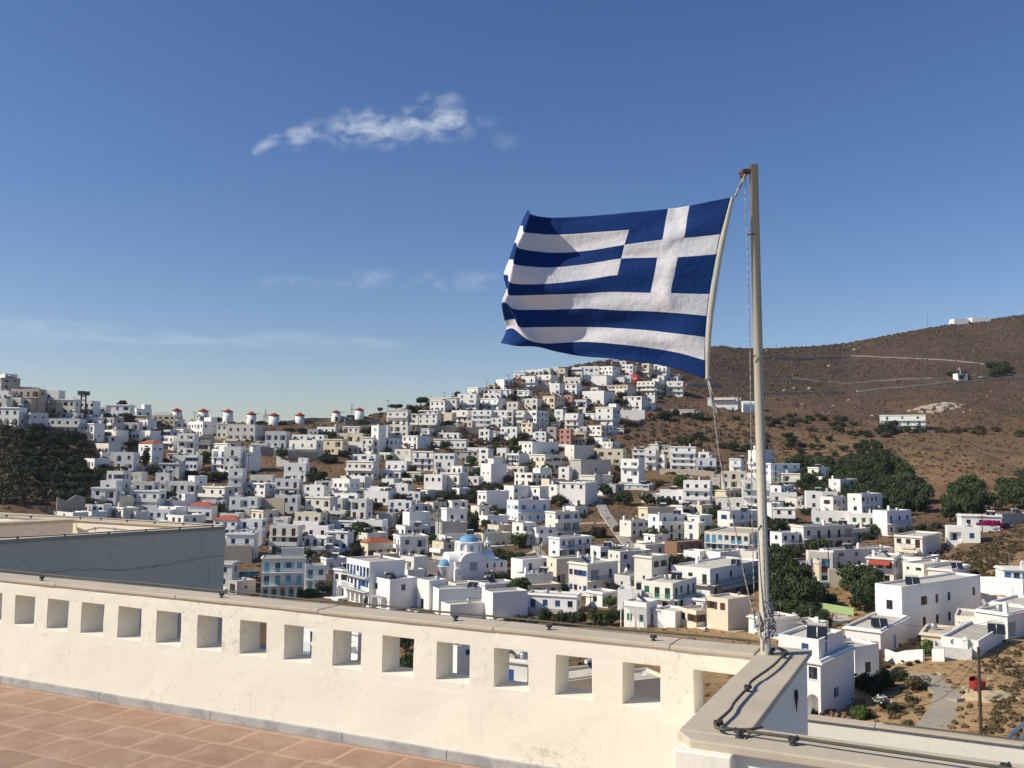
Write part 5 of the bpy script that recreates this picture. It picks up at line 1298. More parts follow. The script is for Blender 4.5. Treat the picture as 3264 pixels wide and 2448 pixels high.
TL = '''
R1 240 745 110 75 o|R1 60 800 150 60 o|R1 280 590 110 60 o|R1 920 690 90 60 o|R1 1700 960 70 60 o|R1 1490 1010 200 85 o|R1 1600 990 90 70 o
R1 1708 1250 90 255 c|R1 1840 1330 130 130 m|R1 1900 1370 110 90 o|R1 2160 1340 100 80 o|R1 1450 1330 150 130 o|R1 1560 1240 110 60 d|R1 2110 1060 130 100 o|R1 1960 1190 90 60 o|R1 1380 1180 90 70 o
R5 1255 215 150 110 o|R5 1470 260 90 80 p|R5 1650 240 100 60 o|R5 1575 345 130 55 o|R5 470 220 190 120 d|R5 240 310 90 50 d|R5 1060 400 60 30 o
R2 350 715 110 70 o|R2 30 1350 200 90 o|R2 150 1190 150 90 o|R2 200 1420 240 170 o|R2 380 1400 200 130 o|R2 560 1420 220 130 o|R2 650 1450 140 100 o|R2 770 1330 90 60 o|R2 850 1370 90 60 o|R2 220 900 90 40 d
R2 1090 750 130 45 o|R2 1290 720 90 40 o|R2 1190 725 80 30 o|R2 1180 830 140 60 o|R2 1350 850 150 60 o|R2 1590 900 220 90 o|R2 1500 870 110 50 o|R2 1820 1130 160 110 o|R2 1640 1190 260 90 o|R2 1060 1050 150 50 o|R2 840 1010 120 45 o|R2 970 1010 80 40 o
R2 720 1640 130 110 o|R2 940 1660 150 90 o|R2 1370 1650 150 80 o|R2 1540 1660 130 70 o|R2 1450 1390 110 60 o|R2 470 1300 100 50 o|R2 0 890 90 80 p
R3 40 600 70 60 p|R3 230 570 200 70 p|R3 420 600 110 90 p|R3 500 590 90 70 o|R3 600 580 60 40 o|R3 820 790 190 130 o|R3 930 800 120 80 o|R3 1040 790 120 80 o|R3 1620 460 170 100 o|R3 1720 640 110 80 o|R3 1660 730 130 100 o|R3 1480 770 80 50 o|R3 1990 600 100 45 o|R3 2100 600 110 50 o|R3 2180 600 100 60 o|R3 2030 690 80 50 o
R3 430 870 140 60 o|R3 120 1110 110 130 o|R3 160 1180 80 80 g|R3 420 1320 150 130 o|R3 340 1400 150 110 o|R3 500 1450 180 120 p|R3 1100 1430 170 150 o|R3 1080 1530 120 70 o|R3 920 1600 160 110 p|R3 1000 1640 260 70 o|R3 800 1640 130 70 o|R3 1420 1110 150 140 p|R3 1600 1090 140 110 p|R3 1430 1140 90 60 o|R3 1740 930 220 110 o|R3 1580 800 150 60 o|R3 1720 1300 160 90 p|R3 1520 1420 200 100 d|R3 1580 1600 200 100 o|R3 1810 1600 150 80 p|R3 2080 1090 140 90 d|R3 1600 1540 120 50 o|R3 1240 1440 100 30 o|R3 1100 1000 110 60 o|R3 1590 570 90 50 o|R3 1570 590 60 30 f
R3 560 1130 60 40 f|R3 1570 1500 70 50 f
R4 60 600 140 50 o|R4 240 600 170 80 o|R4 120 760 160 70 o|R4 260 690 130 60 o|R4 20 150 120 80 o|R4 1150 690 240 150 o|R4 1300 650 120 110 o|R4 1560 690 160 100 o|R4 1440 660 110 70 o|R4 1420 1000 240 130 p|R4 1560 930 160 110 p|R4 1350 970 130 90 p|R4 2000 1060 200 120 p|R4 1860 1030 130 90 o|R4 2150 1060 160 110 o|R4 1700 700 130 60 d|R4 2000 690 140 70 d|R4 1940 1290 60 30 o|R4 300 960 120 60 o|R4 400 1020 80 50 o|R4 330 1160 130 70 d|R4 1280 1330 130 40 o|R4 1560 1440 160 80 o|R4 480 1600 220 170 p
R8 230 320 150 130 p|R8 700 230 260 200 p|R8 620 210 150 130 p|R8 980 240 240 180 p|R8 1180 260 220 160 p|R8 1290 270 160 130 p|R8 1420 350 150 110 o|R8 1760 430 150 200 p|R8 940 640 110 130 p|R8 1320 880 130 130 p|R8 1130 740 100 40 o|R8 2030 550 160 30 o|R8 640 1200 130 170 o|R8 790 1130 180 120 p|R8 950 1100 150 120 p|R8 1020 1000 90 60 o|R8 1130 1080 110 50 o|R8 450 920 140 70 g|R8 320 910 90 30 g|R8 210 370 90 70 o|R8 1230 850 60 40 o
R8 530 1420 280 130 g|R8 150 1640 230 210 p|R8 340 1640 260 220 p|R8 560 1640 260 220 p|R8 700 1620 200 190 p|R8 60 1590 140 120 p
Q1 1140 1045 110 120 o|Q1 1200 1040 80 70 o|Q1 1310 1040 70 60 g|Q1 1380 1038 60 50 o|Q1 1430 1036 60 40 g|Q1 1260 1040 40 60 o
R7 1500 1640 180 150 p|R7 1380 1640 160 130 o|R7 1640 1640 170 110 p|R7 1820 1640 220 240 p|R7 1960 1640 200 180 p|R7 2120 1640 200 170 p|R7 1760 1600 120 120 p|R7 130 460 130 190 d|R7 450 1130 130 100 g|R7 1590 650 170 190 p|R7 1450 600 110 130 p|R7 1260 790 130 70 p|R7 1260 340 110 90 p|R7 1180 330 140 150 d|R7 1060 350 100 70 g|R7 950 520 150 300 o|R7 900 540 120 160 o|R7 560 250 180 120 o|R7 650 230 150 120 o|R7 400 190 130 110 o|R7 1640 120 150 70 p|R7 900 80 150 70 o|R7 430 100 180 60 o|R7 760 130 200 60 o
R6 350 190 150 130 o|R6 570 230 130 110 o|R6 180 380 240 130 o|R6 60 330 120 100 o|R6 700 790 230 90 p|R6 1010 240 160 130 o|R6 1150 250 130 90 d|R6 1060 240 60 60 f|R6 1180 430 240 190 o|R6 1380 440 240 160 o|R6 1530 430 130 170 p|R6 1290 420 150 120 o|R6 1100 400 150 110 o|R6 1720 340 180 140 p|R6 1860 270 140 100 p|R6 1690 600 140 90 o|R6 1850 600 180 160 m|R6 1600 820 190 200 o|R6 1620 700 140 100 o|R6 2150 440 150 190 d|R6 1220 1240 240 110 g|R6 1050 1300 240 100 g|R6 950 1310 120 70 g|R6 300 1200 280 90 g|R6 840 370 100 40 o|R6 1350 1050 90 60 f|R6 1720 1410 110 130 o|R6 880 430 100 60 d
R6 1960 620 190 50 g|R6 130 220 130 90 o
Q2 500 1340 340 450 p|Q2 650 1300 200 330 p|Q2 740 980 130 170 p|Q2 640 1600 320 300 p|Q2 800 1620 280 260 p|Q2 900 1330 200 130 o|Q2 1230 1560 190 170 p|Q2 1050 1640 180 100 p|Q2 1440 1380 210 170 g|Q2 1700 1660 360 380 p|Q2 1580 1650 220 200 p|Q2 1840 1500 160 220 o|Q2 1320 520 150 70 p|Q2 1600 640 190 170 p|Q2 1780 660 220 180 p|Q2 1680 720 260 150 o|Q2 1880 650 100 170 p|Q2 620 260 330 70 o|Q2 1100 800 130 100 p|Q2 960 350 110 80 m|Q2 1540 1180 120 130 o|Q2 1500 1100 90 60 g|Q2 320 600 120 30 o
Q2 700 1720 300 230 g|Q2 900 1760 330 260 p|Q2 1100 1740 250 170 o
Q3 560 640 290 130 o|Q3 100 690 170 210 p|Q3 1330 680 60 60 o|Q3 1240 705 50 50 o|Q3 960 640 130 90 d|Q3 840 630 180 100 o|Q3 730 590 160 130 o|Q3 900 560 170 120 o|Q3 1800 1110 200 100 o|Q3 40 1500 230 280 p|Q3 310 1320 90 90 o|Q3 960 1320 80 50 o
Q4 1640 1260 260 330 o|Q4 1820 1300 330 390 o|Q4 1980 1250 260 300 p|Q4 1620 1640 250 200 g|Q4 1740 1610 180 150 d|Q4 1940 1480 330 210 w|Q4 2060 1540 180 160 o|Q4 1050 1600 180 110 o|Q4 1000 360 340 250 p|Q4 820 260 260 240 p|Q4 1180 400 240 200 p|Q4 700 200 260 220 p
Q5 720 590 300 130 g|Q5 620 640 200 120 g|Q5 930 550 190 70 g|Q5 520 990 300 200 d|Q5 380 900 200 160 o|Q5 440 740 90 60 o|Q5 530 710 80 50 o|Q5 200 960 240 230 o|Q5 450 1120 130 110 d|Q5 330 1190 150 60 o
C 1530 690 120 120 g
B 1630 640 200 180 p|B 1650 860 200 220 g|B 1560 760 160 130 o
'''
for ln in TL.strip().splitlines():
    for it in ln.split('|'):
        p = it.split(); ox, oy, s = REG[p[0]]; x, y, w, h = map(float, p[1:5]); tree(ox+x*s, oy+y*s, w*s, h*s, p[5])
hb = min(HOUSES, key=lambda q: abs(q['u']-3131)+abs(q['v']-1664))
for x, y, w in ((1490, 520, 90), (1560, 530, 150), (1650, 535, 170), (1735, 540, 130), (1600, 500, 120), (1700, 505, 120)):
    u_, v_ = rp('Q3', x, y); yy = hb['P'].y-1.2+hb['wA']*math.cos(hb['th'])*(1780-x)/530; tree(u_, v_, w*.24, w*.17, 'f', 'magenta bougainvillea spilling over the front of the long cream-white house', 'bougainvillea on the long white house', at(u_, v_, yy))
def fill(reg, poly, n, kinds, hr, label, group, ws=1.1):
    xs = [p[0] for p in poly]; ys = [p[1] for p in poly]; k = 0; got = []
    while k < n:
        x, y = RND.uniform(min(xs), max(xs)), RND.uniform(min(ys), max(ys))
        if not inpoly(x, y, poly): continue
        u, v = rp(reg, x, y); P = hit(u, v); H = RND.uniform(*hr); h = H*F/P.y
        if any((P-q).length < H*.42 for q in got[-400:]): k += .34; continue
        got.append(P); tree(u, v, h*ws*RND.uniform(.8, 1.25), h, RND.choice(kinds), label, group, P); k += 1
fb = random.Random(5); nb_ = 0
for tries in range(6000):
    u, v = fb.uniform(0, 2780), fb.uniform(1260, 1960)
    if not inpoly(u, v, TOWN) or nb_ > 150: continue
    sc = F/dist(u, v); gy, gx = int(v/GX), int(u/GX)
    if OCC[gy, gx] and fb.random() < .93: continue
    h = fb.uniform(2.2, 5.5)*sc; tree(u, v, h*fb.uniform(1.0, 1.7), h, fb.choice('ooopppgd')); nb_ += 1
fill('Q1', [(410,1300),(600,1290),(780,1330),(900,1280),(1130,1250),(1230,1330),(1350,1450),(1440,1600),(1400,1690),(860,1690),(780,1570),(450,1530),(400,1420)], 105, 'ppo', (6.5, 9.5), 'pine in the dark grove on the slope right of the flagpole', 'pines of the dark grove', 1.15)
fill('Q1', [(430,1430),(700,1420),(790,1560),(640,1600),(480,1560)], 10, 'pp', (5, 7), 'pine in the dark grove on the slope right of the flagpole', 'pines of the dark grove')
fill('Q1', [(1640,1560),(1760,1470),(1880,1520),(1980,1640),(1960,1740),(1560,1760)], 13, 'pp', (6, 8.5), 'dark pine in the clump above the bougainvillea house', 'pines above the bougainvillea house')
fill('Q1', [(2080,1500),(2240,1420),(2300,1640),(2060,1640)], 9, 'pp', (6.5, 9.5), 'dark pine at the right edge of the dry slope', 'pines at the right edge')
fill('Q1', [(900,1190),(980,1100),(1060,1150),(1250,1290),(1200,1340),(1000,1230)], 18, 'op', (4, 6), 'low green tree at the head of the dark grove', 'trees at the head of the grove')
fill('Q1', [(200,930),(480,900),(720,900),(1000,1000),(1240,1050),(1180,1090),(1000,1100),(800,1040),(500,990),(200,990)], 40, 'ood', (2.2, 4.0), 'dark bush in the gully left of the overgrown villa', 'dark bushes in the gully', 1.5)
fill('Q1', [(1480,1000),(1850,1000),(2300,1040),(2300,1080),(1800,1050),(1500,1040)], 26, 'odd', (2, 3.4), 'dark bush in the line right of the overgrown villa', 'dark bushes right of the villa', 1.6)
fill('Q1', [(200,990),(700,1040),(900,1150),(760,1230),(200,1200)], 22, 'opd', (2.5, 4.0), 'green bush scattered on the slope right of the flagpole', 'bushes on the open slope', 1.5)
fill('Q1', [(1930,560),(2100,520),(2130,600),(1940,615)], 9, 'p', (5, 8), 'dark tree beside the upper road on the far hill', 'trees beside the upper road', 1.3)
fill('Q1', [(1630,590),(1740,575),(1760,630),(1640,635)], 5, 'o', (4, 5.5), 'dark tree behind the roadside shrine', 'trees behind the shrine', 1.3)
fill('Q1', [(1110,930),(1200,930),(1220,1030),(1120,1030)], 5, 'o', (3.5, 5), 'tree in front of the overgrown white villa', 'trees before the villa', 1.2)
fill('Q1', [(1220,950),(1450,950),(1440,1020),(1230,1020)], 5, 'gd', (2, 3.6), 'climbing greenery on the terraces of the white villa', 'greenery on the villa terraces', 1.3)
fill('R1', [(150,830),(560,840),(900,860),(1010,920),(1040,1060),(1280,1210),(1460,1360),(1300,1500),(980,1560),(850,1660),(560,1680),(420,1500),(300,1300),(200,1050)], 62, 'ooopo', (2.6, 4.6), 'dark bush on the shaded hillside below the left-hand houses', 'dark bushes on the shaded hillside', 1.6)
fill_stuff('R1', [(-80,800),(160,850),(300,1200),(420,1500),(560,1690),(-80,1700)], 230, 'd', (1.0, 2.4), 'low brown bushes covering the shaded slope at the left edge', 'brown_undergrowth', 2.0)
fill_stuff('R3', [(530,860),(1290,860),(1640,950),(1500,1010),(1200,980),(1060,930),(1000,870)], 70, 'd', (1.0, 2.4), 'brown bushes on the rough patch in the middle of the town', 'rough_patch_undergrowth', 1.9)
fill_stuff('Q5', [(1200,700),(1659,560),(1659,1500),(1280,1500),(1260,900)], 80, 'd', (.3, .7), 'low grey-brown bushes around the near wooden pole', 'heath_undergrowth', 2.4)
fill_stuff('Q5', [(200,1250),(760,950),(780,1250),(640,1440),(240,1360)], 35, 'd', (.2, .5), 'low ochre bushes left of the gravel track', 'ochre_undergrowth', 2.4)
fill_stuff('Q3', [(1050,960),(1500,760),(2074,520),(2300,560),(2074,800),(1700,1200),(1420,1230)], 280, 'd', (.4, .95), 'low brown bushes on the dry knoll above the blue hotel', 'knoll_undergrowth', 2.4)
fill_stuff('R4', [(600,740),(1050,640),(1700,680),(2180,760),(2200,1040),(1560,1130),(1240,990),(700,960)], 160, 'd', (.8, 1.9), 'brown bushes on the open slope under the flag rope', 'slope_undergrowth', 2.0)

fill_stuff('R1', [(150,830),(560,840),(900,860),(1010,920),(1040,1060),(1280,1210),(1460,1360),(1300,1500),(980,1560),(850,1660),(560,1680),(420,1500),(300,1300),(200,1050)], 170, 'd', (1.0, 2.6), 'dark undergrowth between the bushes of the shaded hillside', 'dark_undergrowth', 1.9)
fill('Q2', [(370,1050),(640,1000),(700,1250),(850,1400),(950,1500),(1250,1560),(1100,1720),(500,1720),(400,1500)], 20, 'ppo', (4.5, 7.5), 'tree in the dark clump between the street lamps and the flagpole', 'trees between the street lamps', 1.1)
fill('Q2', [(1420,1500),(1600,1400),(1860,1450),(1880,1640),(1500,1660)], 9, 'p', (5, 7.5), 'tree in the clump against the left face of the school block', 'trees against the school block', 1.1)
# ------------------------------------------------------------ cars
CARM = {}
def car_meshes(col, kind):
    key = (col, kind)
    if key in CARM: return CARM[key]
    L_, W_, H_ = (4.1, 1.7, 1.45); mt = mat('car_paint_'+col, {'red': (.42, .02, .025), 'white': (.72, .72, .7), 'silver': (.4, .42, .44), 'dark': (.03, .035, .045), 'teal': (.04, .22, .25), 'blue': (.12, .22, .42)}[col], .3, spec=.6)
    prof = {'hatch': [(-2.05,.35),(-2.05,.75),(-1.95,.95),(-1.1,1.02),(-.45,1.45),(1.2,1.45),(1.9,1.0),(2.05,.9),(2.05,.35)],
            'van': [(-2.1,.35),(-2.1,.9),(-1.7,1.15),(-1.15,1.85),(2.0,1.9),(2.1,1.7),(2.1,.35)],
            'pickup': [(-2.3,.4),(-2.3,.95),(-1.5,1.05),(-.95,1.65),(.25,1.65),(.4,1.05),(2.3,1.05),(2.3,.4)]}[kind]
    mb = MB(); n = len(prof); a = W_/2
    for y, rev in ((-a, 0), (a, 1)):
        P_ = [(x, y, z) for x, z in prof]; mb.poly(P_[::-1] if not rev else P_)
    for i in range(n):
        j = (i+1) % n; mb.quad((prof[i][0], -a, prof[i][1]), (prof[i][0], a, prof[i][1]), (prof[j][0], a, prof[j][1]), (prof[j][0], -a, prof[j][1]))
    body = mb.mesh('body', mt)
    g = MB()
    top = max(z for x, z in prof); 
    if kind == 'hatch': win = [(-.95, 1.03), (-.42, 1.38), (1.15, 1.38), (1.7, 1.03)]
    elif kind == 'van': win = [(-1.5, 1.2), (-1.1, 1.7), (-.1, 1.7), (-.1, 1.2)]
    else: win = [(-1.35, 1.1), (-.9, 1.58), (.18, 1.58), (.28, 1.1)]
    g.poly([(x, -a-.01, z) for x, z in reversed(win)]); g.poly([(x, a+.01, z) for x, z in win])
    x0, z0 = win[0]; x1, z1 = win[1]; g.quad((x0-.08, -a+.12, z0+.02), (x1-.03, -a+.18, z1+.0), (x1-.03, a-.18, z1), (x0-.08, a-.12, z0+.02))
    if kind == 'hatch': g.quad((1.3, -a+.15, 1.42), (1.82, -a+.1, 1.06), (1.82, a-.1, 1.06), (1.3, a-.15, 1.42))
    gl = g.mesh('car_window', M['glass'])
    w = MB(); 
    for i in range(1): w.tube([(0, -.1, 0), (0, .1, 0)], .31, 14)
    wh = w.mesh('wheel', M['iron']); h2 = MB(); h2.tube([(0, -.115, 0), (0, .115, 0)], .17, 10); rim = h2.mesh('rim', M['metal'])
    hl = MB(); hl.box(-.04, -.16, -.07, .04, .16, .07); hlm = hl.mesh('headlight', M['sW'])
    CARM[key] = (body, gl, wh, rim, hlm, prof); return CARM[key]
def car(reg, x, y, rz, col, kind, label, P=None):
    P = P or hit(*rp(reg, x, y)); body, gl, wh, rim, hl, prof = car_meshes(col, kind)
    z = max(ground(P.x+math.cos(rz)*a_, P.y+math.sin(rz)*a_) for a_ in (-1.6, 0, 1.6)); P = Vector((P.x, P.y, z+.2))
    root = empty('parked_car' if kind == 'hatch' else ('parked_van' if kind == 'van' else 'pickup_truck'), P, rz, label=label, cat={'hatch': 'car', 'van': 'van', 'pickup': 'pickup truck'}[kind], group='parked vehicles')
    link('body', body, root); link('car_window', gl, root)
    for sx_ in (-1.3, 1.3):
        for sy in (-.8, .8): w = link('wheel', wh, root, (sx_, sy, .31)); link('rim', rim, w)
    for sy in (-.55, .55): link('headlight', hl, root, (prof[0][0]-.02, sy, .68))
car('Q2', 1090, 1150, .4, 'red', 'hatch', 'red car on the road in front of the blue garage doors')
car('Q3', 1790, 1585, 2.95, 'red', 'hatch', 'red estate car parked below the pierced white wall, far right')
car('Q2', 770, 1120, .5, 'silver', 'van', 'silver and white van beside the tree left of the red car')
car('Q2', 860, 1110, .4, 'white', 'pickup', 'white pickup truck between the silver van and the red car')
car('Q2', 690, 1075, .3, 'silver', 'hatch', 'silver car half hidden by the tree, leftmost of the roadside vehicles')
car('Q2', 1590, 1290, .2, 'silver', 'hatch', 'grey car below the two small red-awning windows')
car('Q2', 1710, 1300, .2, 'dark', 'hatch', 'dark car directly right of the grey car under the street lamp')
car('Q2', 1930, 1325, .1, 'dark', 'hatch', 'dark car in front of the big white garage door')
car('Q2', 1385, 1245, .3, 'dark', 'hatch', 'dark car in the shade left of the small leafy tree by the road')
car('Q2', 1490, 1190, .3, 'blue', 'hatch', 'pale blue car beside the flower-covered terrace')
car('R2', 1690, 845, .1, 'white', 'hatch', 'white car parked under the ridge wall, right of the silver car')
car('R2', 1545, 838, .1, 'silver', 'hatch', 'silver car parked under the ridge wall, left of the white car')
car('R2', 2080, 795, .1, 'silver', 'hatch', 'silver car on the upper stone terrace by the ridge')
car('R2', 1985, 790, .1, 'red', 'hatch', 'dark red car on the upper stone terrace by the ridge')
car('R2', 1820, 690, 0, 'silver', 'van', 'light van on the ridge between the two rightmost windmills')
car('R2', 1900, 685, 0, 'dark', 'van', 'dark van on the ridge left of the rightmost windmill')
car('R2', 1330, 812, .1, 'white', 'hatch', 'small white car left of the stone terrace walls below the ridge')
car('R4', 1590, 622, .2, 'silver', 'hatch', 'pale car parked on the slope right of the low white shelter')
car('R4', 1000, 655, .2, 'red', 'hatch', 'red car beside the blank pale house on the open slope')
car('R4', 120, 668, .1, 'white', 'hatch', 'white car at the foot of the long stone terrace wall')
car('Q1', 62, 872, .1, 'white', 'hatch', 'white car beside the barrel-vaulted chapel on the slope')
car('R6', 300, 1100, .2, 'teal', 'van', 'teal van on the dirt beside the pale blue hotel')
car('R6', 375, 1080, .2, 'silver', 'hatch', 'silver car on the dirt between teal van and pale blue hotel')
car('Q1', 1890, 622, .1, 'silver', 'hatch', 'small green-grey car on the upper road right of the shrine')
# ------------------------------------------------------------ poles, lamps, wires
POLES = []
def pole(reg, x, yt, yb, label, arms=1, r=.13, name='utility_pole', mt='wood'):
    ox, oy, s = REG[reg]; P = hit(ox+x*s, oy+yb*s); h = (yb-yt)*s*P.y/F*1.0
    root = empty(name, P, RND.uniform(-.3, .3), label=label, cat='pole' if name == 'utility_pole' else 'street lamp', group='wooden utility poles' if name == 'utility_pole' else 'street lamps')
    mb = MB(); mb.tube([(0, 0, -1), (0, 0, h)], [r, r*.75], 8); mb.build('post', M[mt], root)
    if name == 'utility_pole' and arms:
        a = MB(); a.box(-1, -.06, h-.6, 1, .06, h-.45); a.build('crossarm', M['wood'], root)
        for q in (-.85, 0, .85): i_ = MB(); i_.tube([(q, 0, h-.449), (q, 0, h-.2)], .06, 6); i_.build('insulator', M['sW'], root)
    if name == 'street_lamp':
        a = MB(); a.tube([(-1.0, 0, h-.1), (0, 0, h), (1.0, 0, h-.1)], .05, 5); a.build('arm', M['metal'], root)
        for q in (-1.2, 1.2): i_ = MB(); i_.box(q-.4, -.16, h-.2, q+.4, .16, h-.02); i_.build('lamp_head', M['metal'], root)
    top = P+Vector((0, 0, h-.3)); POLES.append(top); return top
near_pole = pole('Q5', 1205, 585, 1510, 'dark wooden pole on the dry lot, nearest one at the right', 0, .15)
PL = [('R1',1395,1410,1600,'pole left of the arcaded white house'),('R1',1995,1225,1560,'pole between the arcaded house and the grey house'),('R1',1705,740,930,'thin pole in front of the small blue-windowed house'),('R1',1440,1070,1190,'pole left of the cypress'),
 ('R2',72,595,720,'pole on the ridge beside the second windmill'),('R2',455,640,900,'pole below the third windmill'),('R2',185,720,890,'pole in front of the long white terrace, upper left'),('R2',880,635,880,'left one of the tall poles by the spoked windmill'),('R2',920,625,820,'right one of the tall poles by the spoked windmill'),('R2',1725,650,830,'pole under the second windmill from the right'),('R2',700,1100,1370,'pole in front of the zigzag-stepped white house'),('R2',410,1400,1659,'pole beside the house with brown shutters and long balcony'),('R2',1335,1290,1630,'pole right of the grey-white blocks above the stair street'),('R2',1890,840,950,'pole before the cream house with red-brown shutters'),
 ('R3',130,455,580,'pole on the skyline left of the balconied row'),('R3',795,365,470,'first pole on the skyline above the arched houses'),('R3',888,378,440,'small pole on the skyline above the arched houses'),('R3',1298,240,345,'pole on the skyline right of the pale flat roof'),('R3',1550,155,270,'pole on the skyline by the unfinished brick house'),('R3',490,610,810,'pole in front of the blue-arched white house'),('R3',1255,1120,1290,'pole beside the narrow house above the brown scrub'),('R3',1830,1170,1310,'leaning pole left of the pale cubes, mid town'),('R3',1600,1110,1240,'pole before the low white house with blue openings'),('R3',460,940,1080,'pole before the white terraces left of the middle'),
 ('R4',475,360,500,'pole beside the big arched white facade'),('R4',848,820,985,'lone pole on the dry slope under the flag'),('R4',1135,680,870,'thin pole on the dry slope below the parked cars'),('R4',520,855,1035,'pole above the cream house in the middle'),('R4',168,1020,1165,'pole before the grey-sided white house in the middle'),('R4',430,1340,1470,'pole before the row of small blue windows'),
 ('R8',638,190,480,'pole beside the long concrete stair'),('R8',238,655,860,'pole before the blue-balconied white house'),('R8',1150,1440,1659,'dark pole in front of the green-shuttered restaurant'),('R8',485,1120,1330,'pole before the three-row white house with blue doors'),('R8',1205,890,1000,'short pole near the flat roofs left of the white veranda'),('R8',305,1280,1440,'short pole among the pines below the white houses'),
 ('R7',540,330,640,'dark pole at the right kerb of the stepped street'),('R7',1070,440,760,'pole behind the church bell tower'),('R7',365,170,320,'left of two poles at the head of the stepped street'),('R7',430,160,320,'right of two poles at the head of the stepped street'),('R7',1745,680,850,'dark pole right of the pink path above the church'),
 ('Q2',505,220,510,'pole beside the white house with brown shutters, right of the flagpole'),('Q2',740,700,1040,'pole behind the silver van'),('Q2',1208,820,1230,'dark pole in front of the blue garage doors'),('Q2',1338,930,1130,'thin pole before the long shaded garage wall'),('Q3',475,950,1300,'pole beside the white house with red awnings'),('Q3',1525,380,620,'pole in front of the bougainvillea'),
 ('Q4',560,230,500,'dark pole between the two white houses right of the flagpole'),('Q4',1785,270,760,'dark pole in front of the bright blue shutters'),('R6',1325,920,1110,'pole left of the long blue balconies'),('R6',1570,180,460,'pole in the tree belt right of the stair street'),('R6',40,0,230,'pole at the left before the shaded lane'),('Q1',1470,125,232,'lone mast on the bare hill skyline'),('Q1',303,358,392,'small pole on the skyline right of the flagpole')]
for r_, x, y0, y1, lb in PL: pole(r_, x, y0, y1, 'wooden '+lb if 'dark' not in lb and 'thin' not in lb and 'mast' not in lb else lb)
for x, y0, y1, lb in ((410, 1165, 1640, 'rust-footed double street lamp left of the outdoor stair'), (1010, 1035, 1540, 'tall double street lamp in front of the outdoor stair'), (1683, 1115, 1340, 'double street lamp before the dark parked car')):
    pole('Q2', x, y0, y1, lb, 1, .1, 'street_lamp', 'metal')
def pylon():
    a = hit(*rp('R1', 945, 620)); b = hit(*rp('R1', 1000, 620)); h = (620-385)*.27125*a.y/F; root = empty('twin_pole_pylon', a, label='dark twin-pole power pylon standing among the grey houses upper left', cat='pylon'); b = b-a; mb = MB()
    for q in (Vector(), b): o = MB(); o.tube([q+Vector((0, 0, -2)), q+Vector((0, 0, h))], .3, 7); o.build('post', M['wood'], root); o = MB(); o.tube([q+Vector((-1.6, 0, h-.6)), q+Vector((1.6, 0, h-.6))], .18, 5); o.box(q.x-1.4, q.y-.4, h-.3, q.x+1.4, q.y+.4, h+1.1); o.build('insulator', M['iron'], root)
    for z in (h*.68, h*.85): o = MB(); o.tube([Vector((0, 0, z)), b+Vector((0, 0, z))], .2, 5); o.build('crossbar', M['wood'], root)
pylon()
def wire(a, b, sag, label, r=.022):
    pts = [a.lerp(b, t)-Vector((0, 0, sag*4*t*(1-t))) for t in np.linspace(0, 1, 14)]; mb = MB(); mb.tube(pts, r, 4); tag(mb.build('power_cable', M['iron']), label, 'cable', 'overhead cables')
e1 = at(*rp('Q5', 0, 1105), 62); wire(near_pole, e1, 1.0, 'upper cable running from the near wooden pole down to the left')
e2 = at(*rp('Q5', 300, 1120), 64); wire(near_pole-Vector((0, 0, .5)), e2, 1.6, 'lower cable running from the near wooden pole down to the left')
e3 = at(3500, 2040, 95); wire(near_pole, e3, .8, 'cable leaving the near wooden pole to the right')
e4 = at(*rp('Q4', -300, 480), 90); wire(at(*rp('Q4', 1780, 300), 118), at(*rp('Q4', 590, 230), 140), 1.5, 'cable between the dark poles right of the flagpole')
wire(at(*rp('Q5', 200, 250), 130), at(*rp('Q5', 1700, 130), 125), 1.8, 'thin cable crossing in front of the school block')
# ------------------------------------------------------------ rock outcrop, boulders, odds and ends
M['rock'] = mat('pale_rock', (.36, .31, .235), .95, spots=[(.5, .45, .6, (.2, .165, .12), .75), (1.5, .5, .65, (.46, .42, .34), .5)], bump=1, bscale=1.2)
def rock(P, sx_, sy, sz, seed, name='boulder', label=None, cat='rock', group=None, rz=0, tilt=0):
    bm = bmesh.new(); bmesh.ops.create_icosphere(bm, subdivisions=3, radius=1)
    for v in bm.verts:
        q = v.co*1.7+Vector((seed*3.1, 0, 0)); d = 1+.35*mnoise.noise(q)+.14*mnoise.noise(q*3); d = round(d*7)/7*.5+d*.5; v.co *= d; v.co.x *= sx_; v.co.y *= sy; v.co.z *= sz
    me = bpy.data.meshes.new(name); bm.to_mesh(me); bm.free(); me.materials.append(M['rock'])
    o = link(name, me, None, P, rz); o.rotation_euler.y = tilt; return tag(o, label, cat, group)
def outcrop():
    root = empty('rock_outcrop', hit(*rp('Q1', 1500, 860)), label='large pale rock outcrop in slanted slabs above the white villa', cat='rock')
    o0 = root.location.copy(); sl = [(1330,875,34),(1390,860,44),(1440,845,56),(1480,850,60),(1520,835,64),(1570,850,62),(1600,830,64),(1640,825,60),(1560,872,44),(1490,880,40),(1420,882,34),(1700,842,30),(1660,855,34),(1730,825,22)]
    for i, (x, y, w) in enumerate(sl):
        P = hit(*rp('Q1', x, y)); r = w*.4132*P.y/F
        o = rock(P-o0-Vector((0, 0, r*.1)), r*.95, r*.8, r*.42, i+1, 'slab', rz=.3+.1*i, tilt=-.3); o.parent = root
        for k_ in ('label', 'category', 'group'):
            if k_ in o: del o[k_]
outcrop()
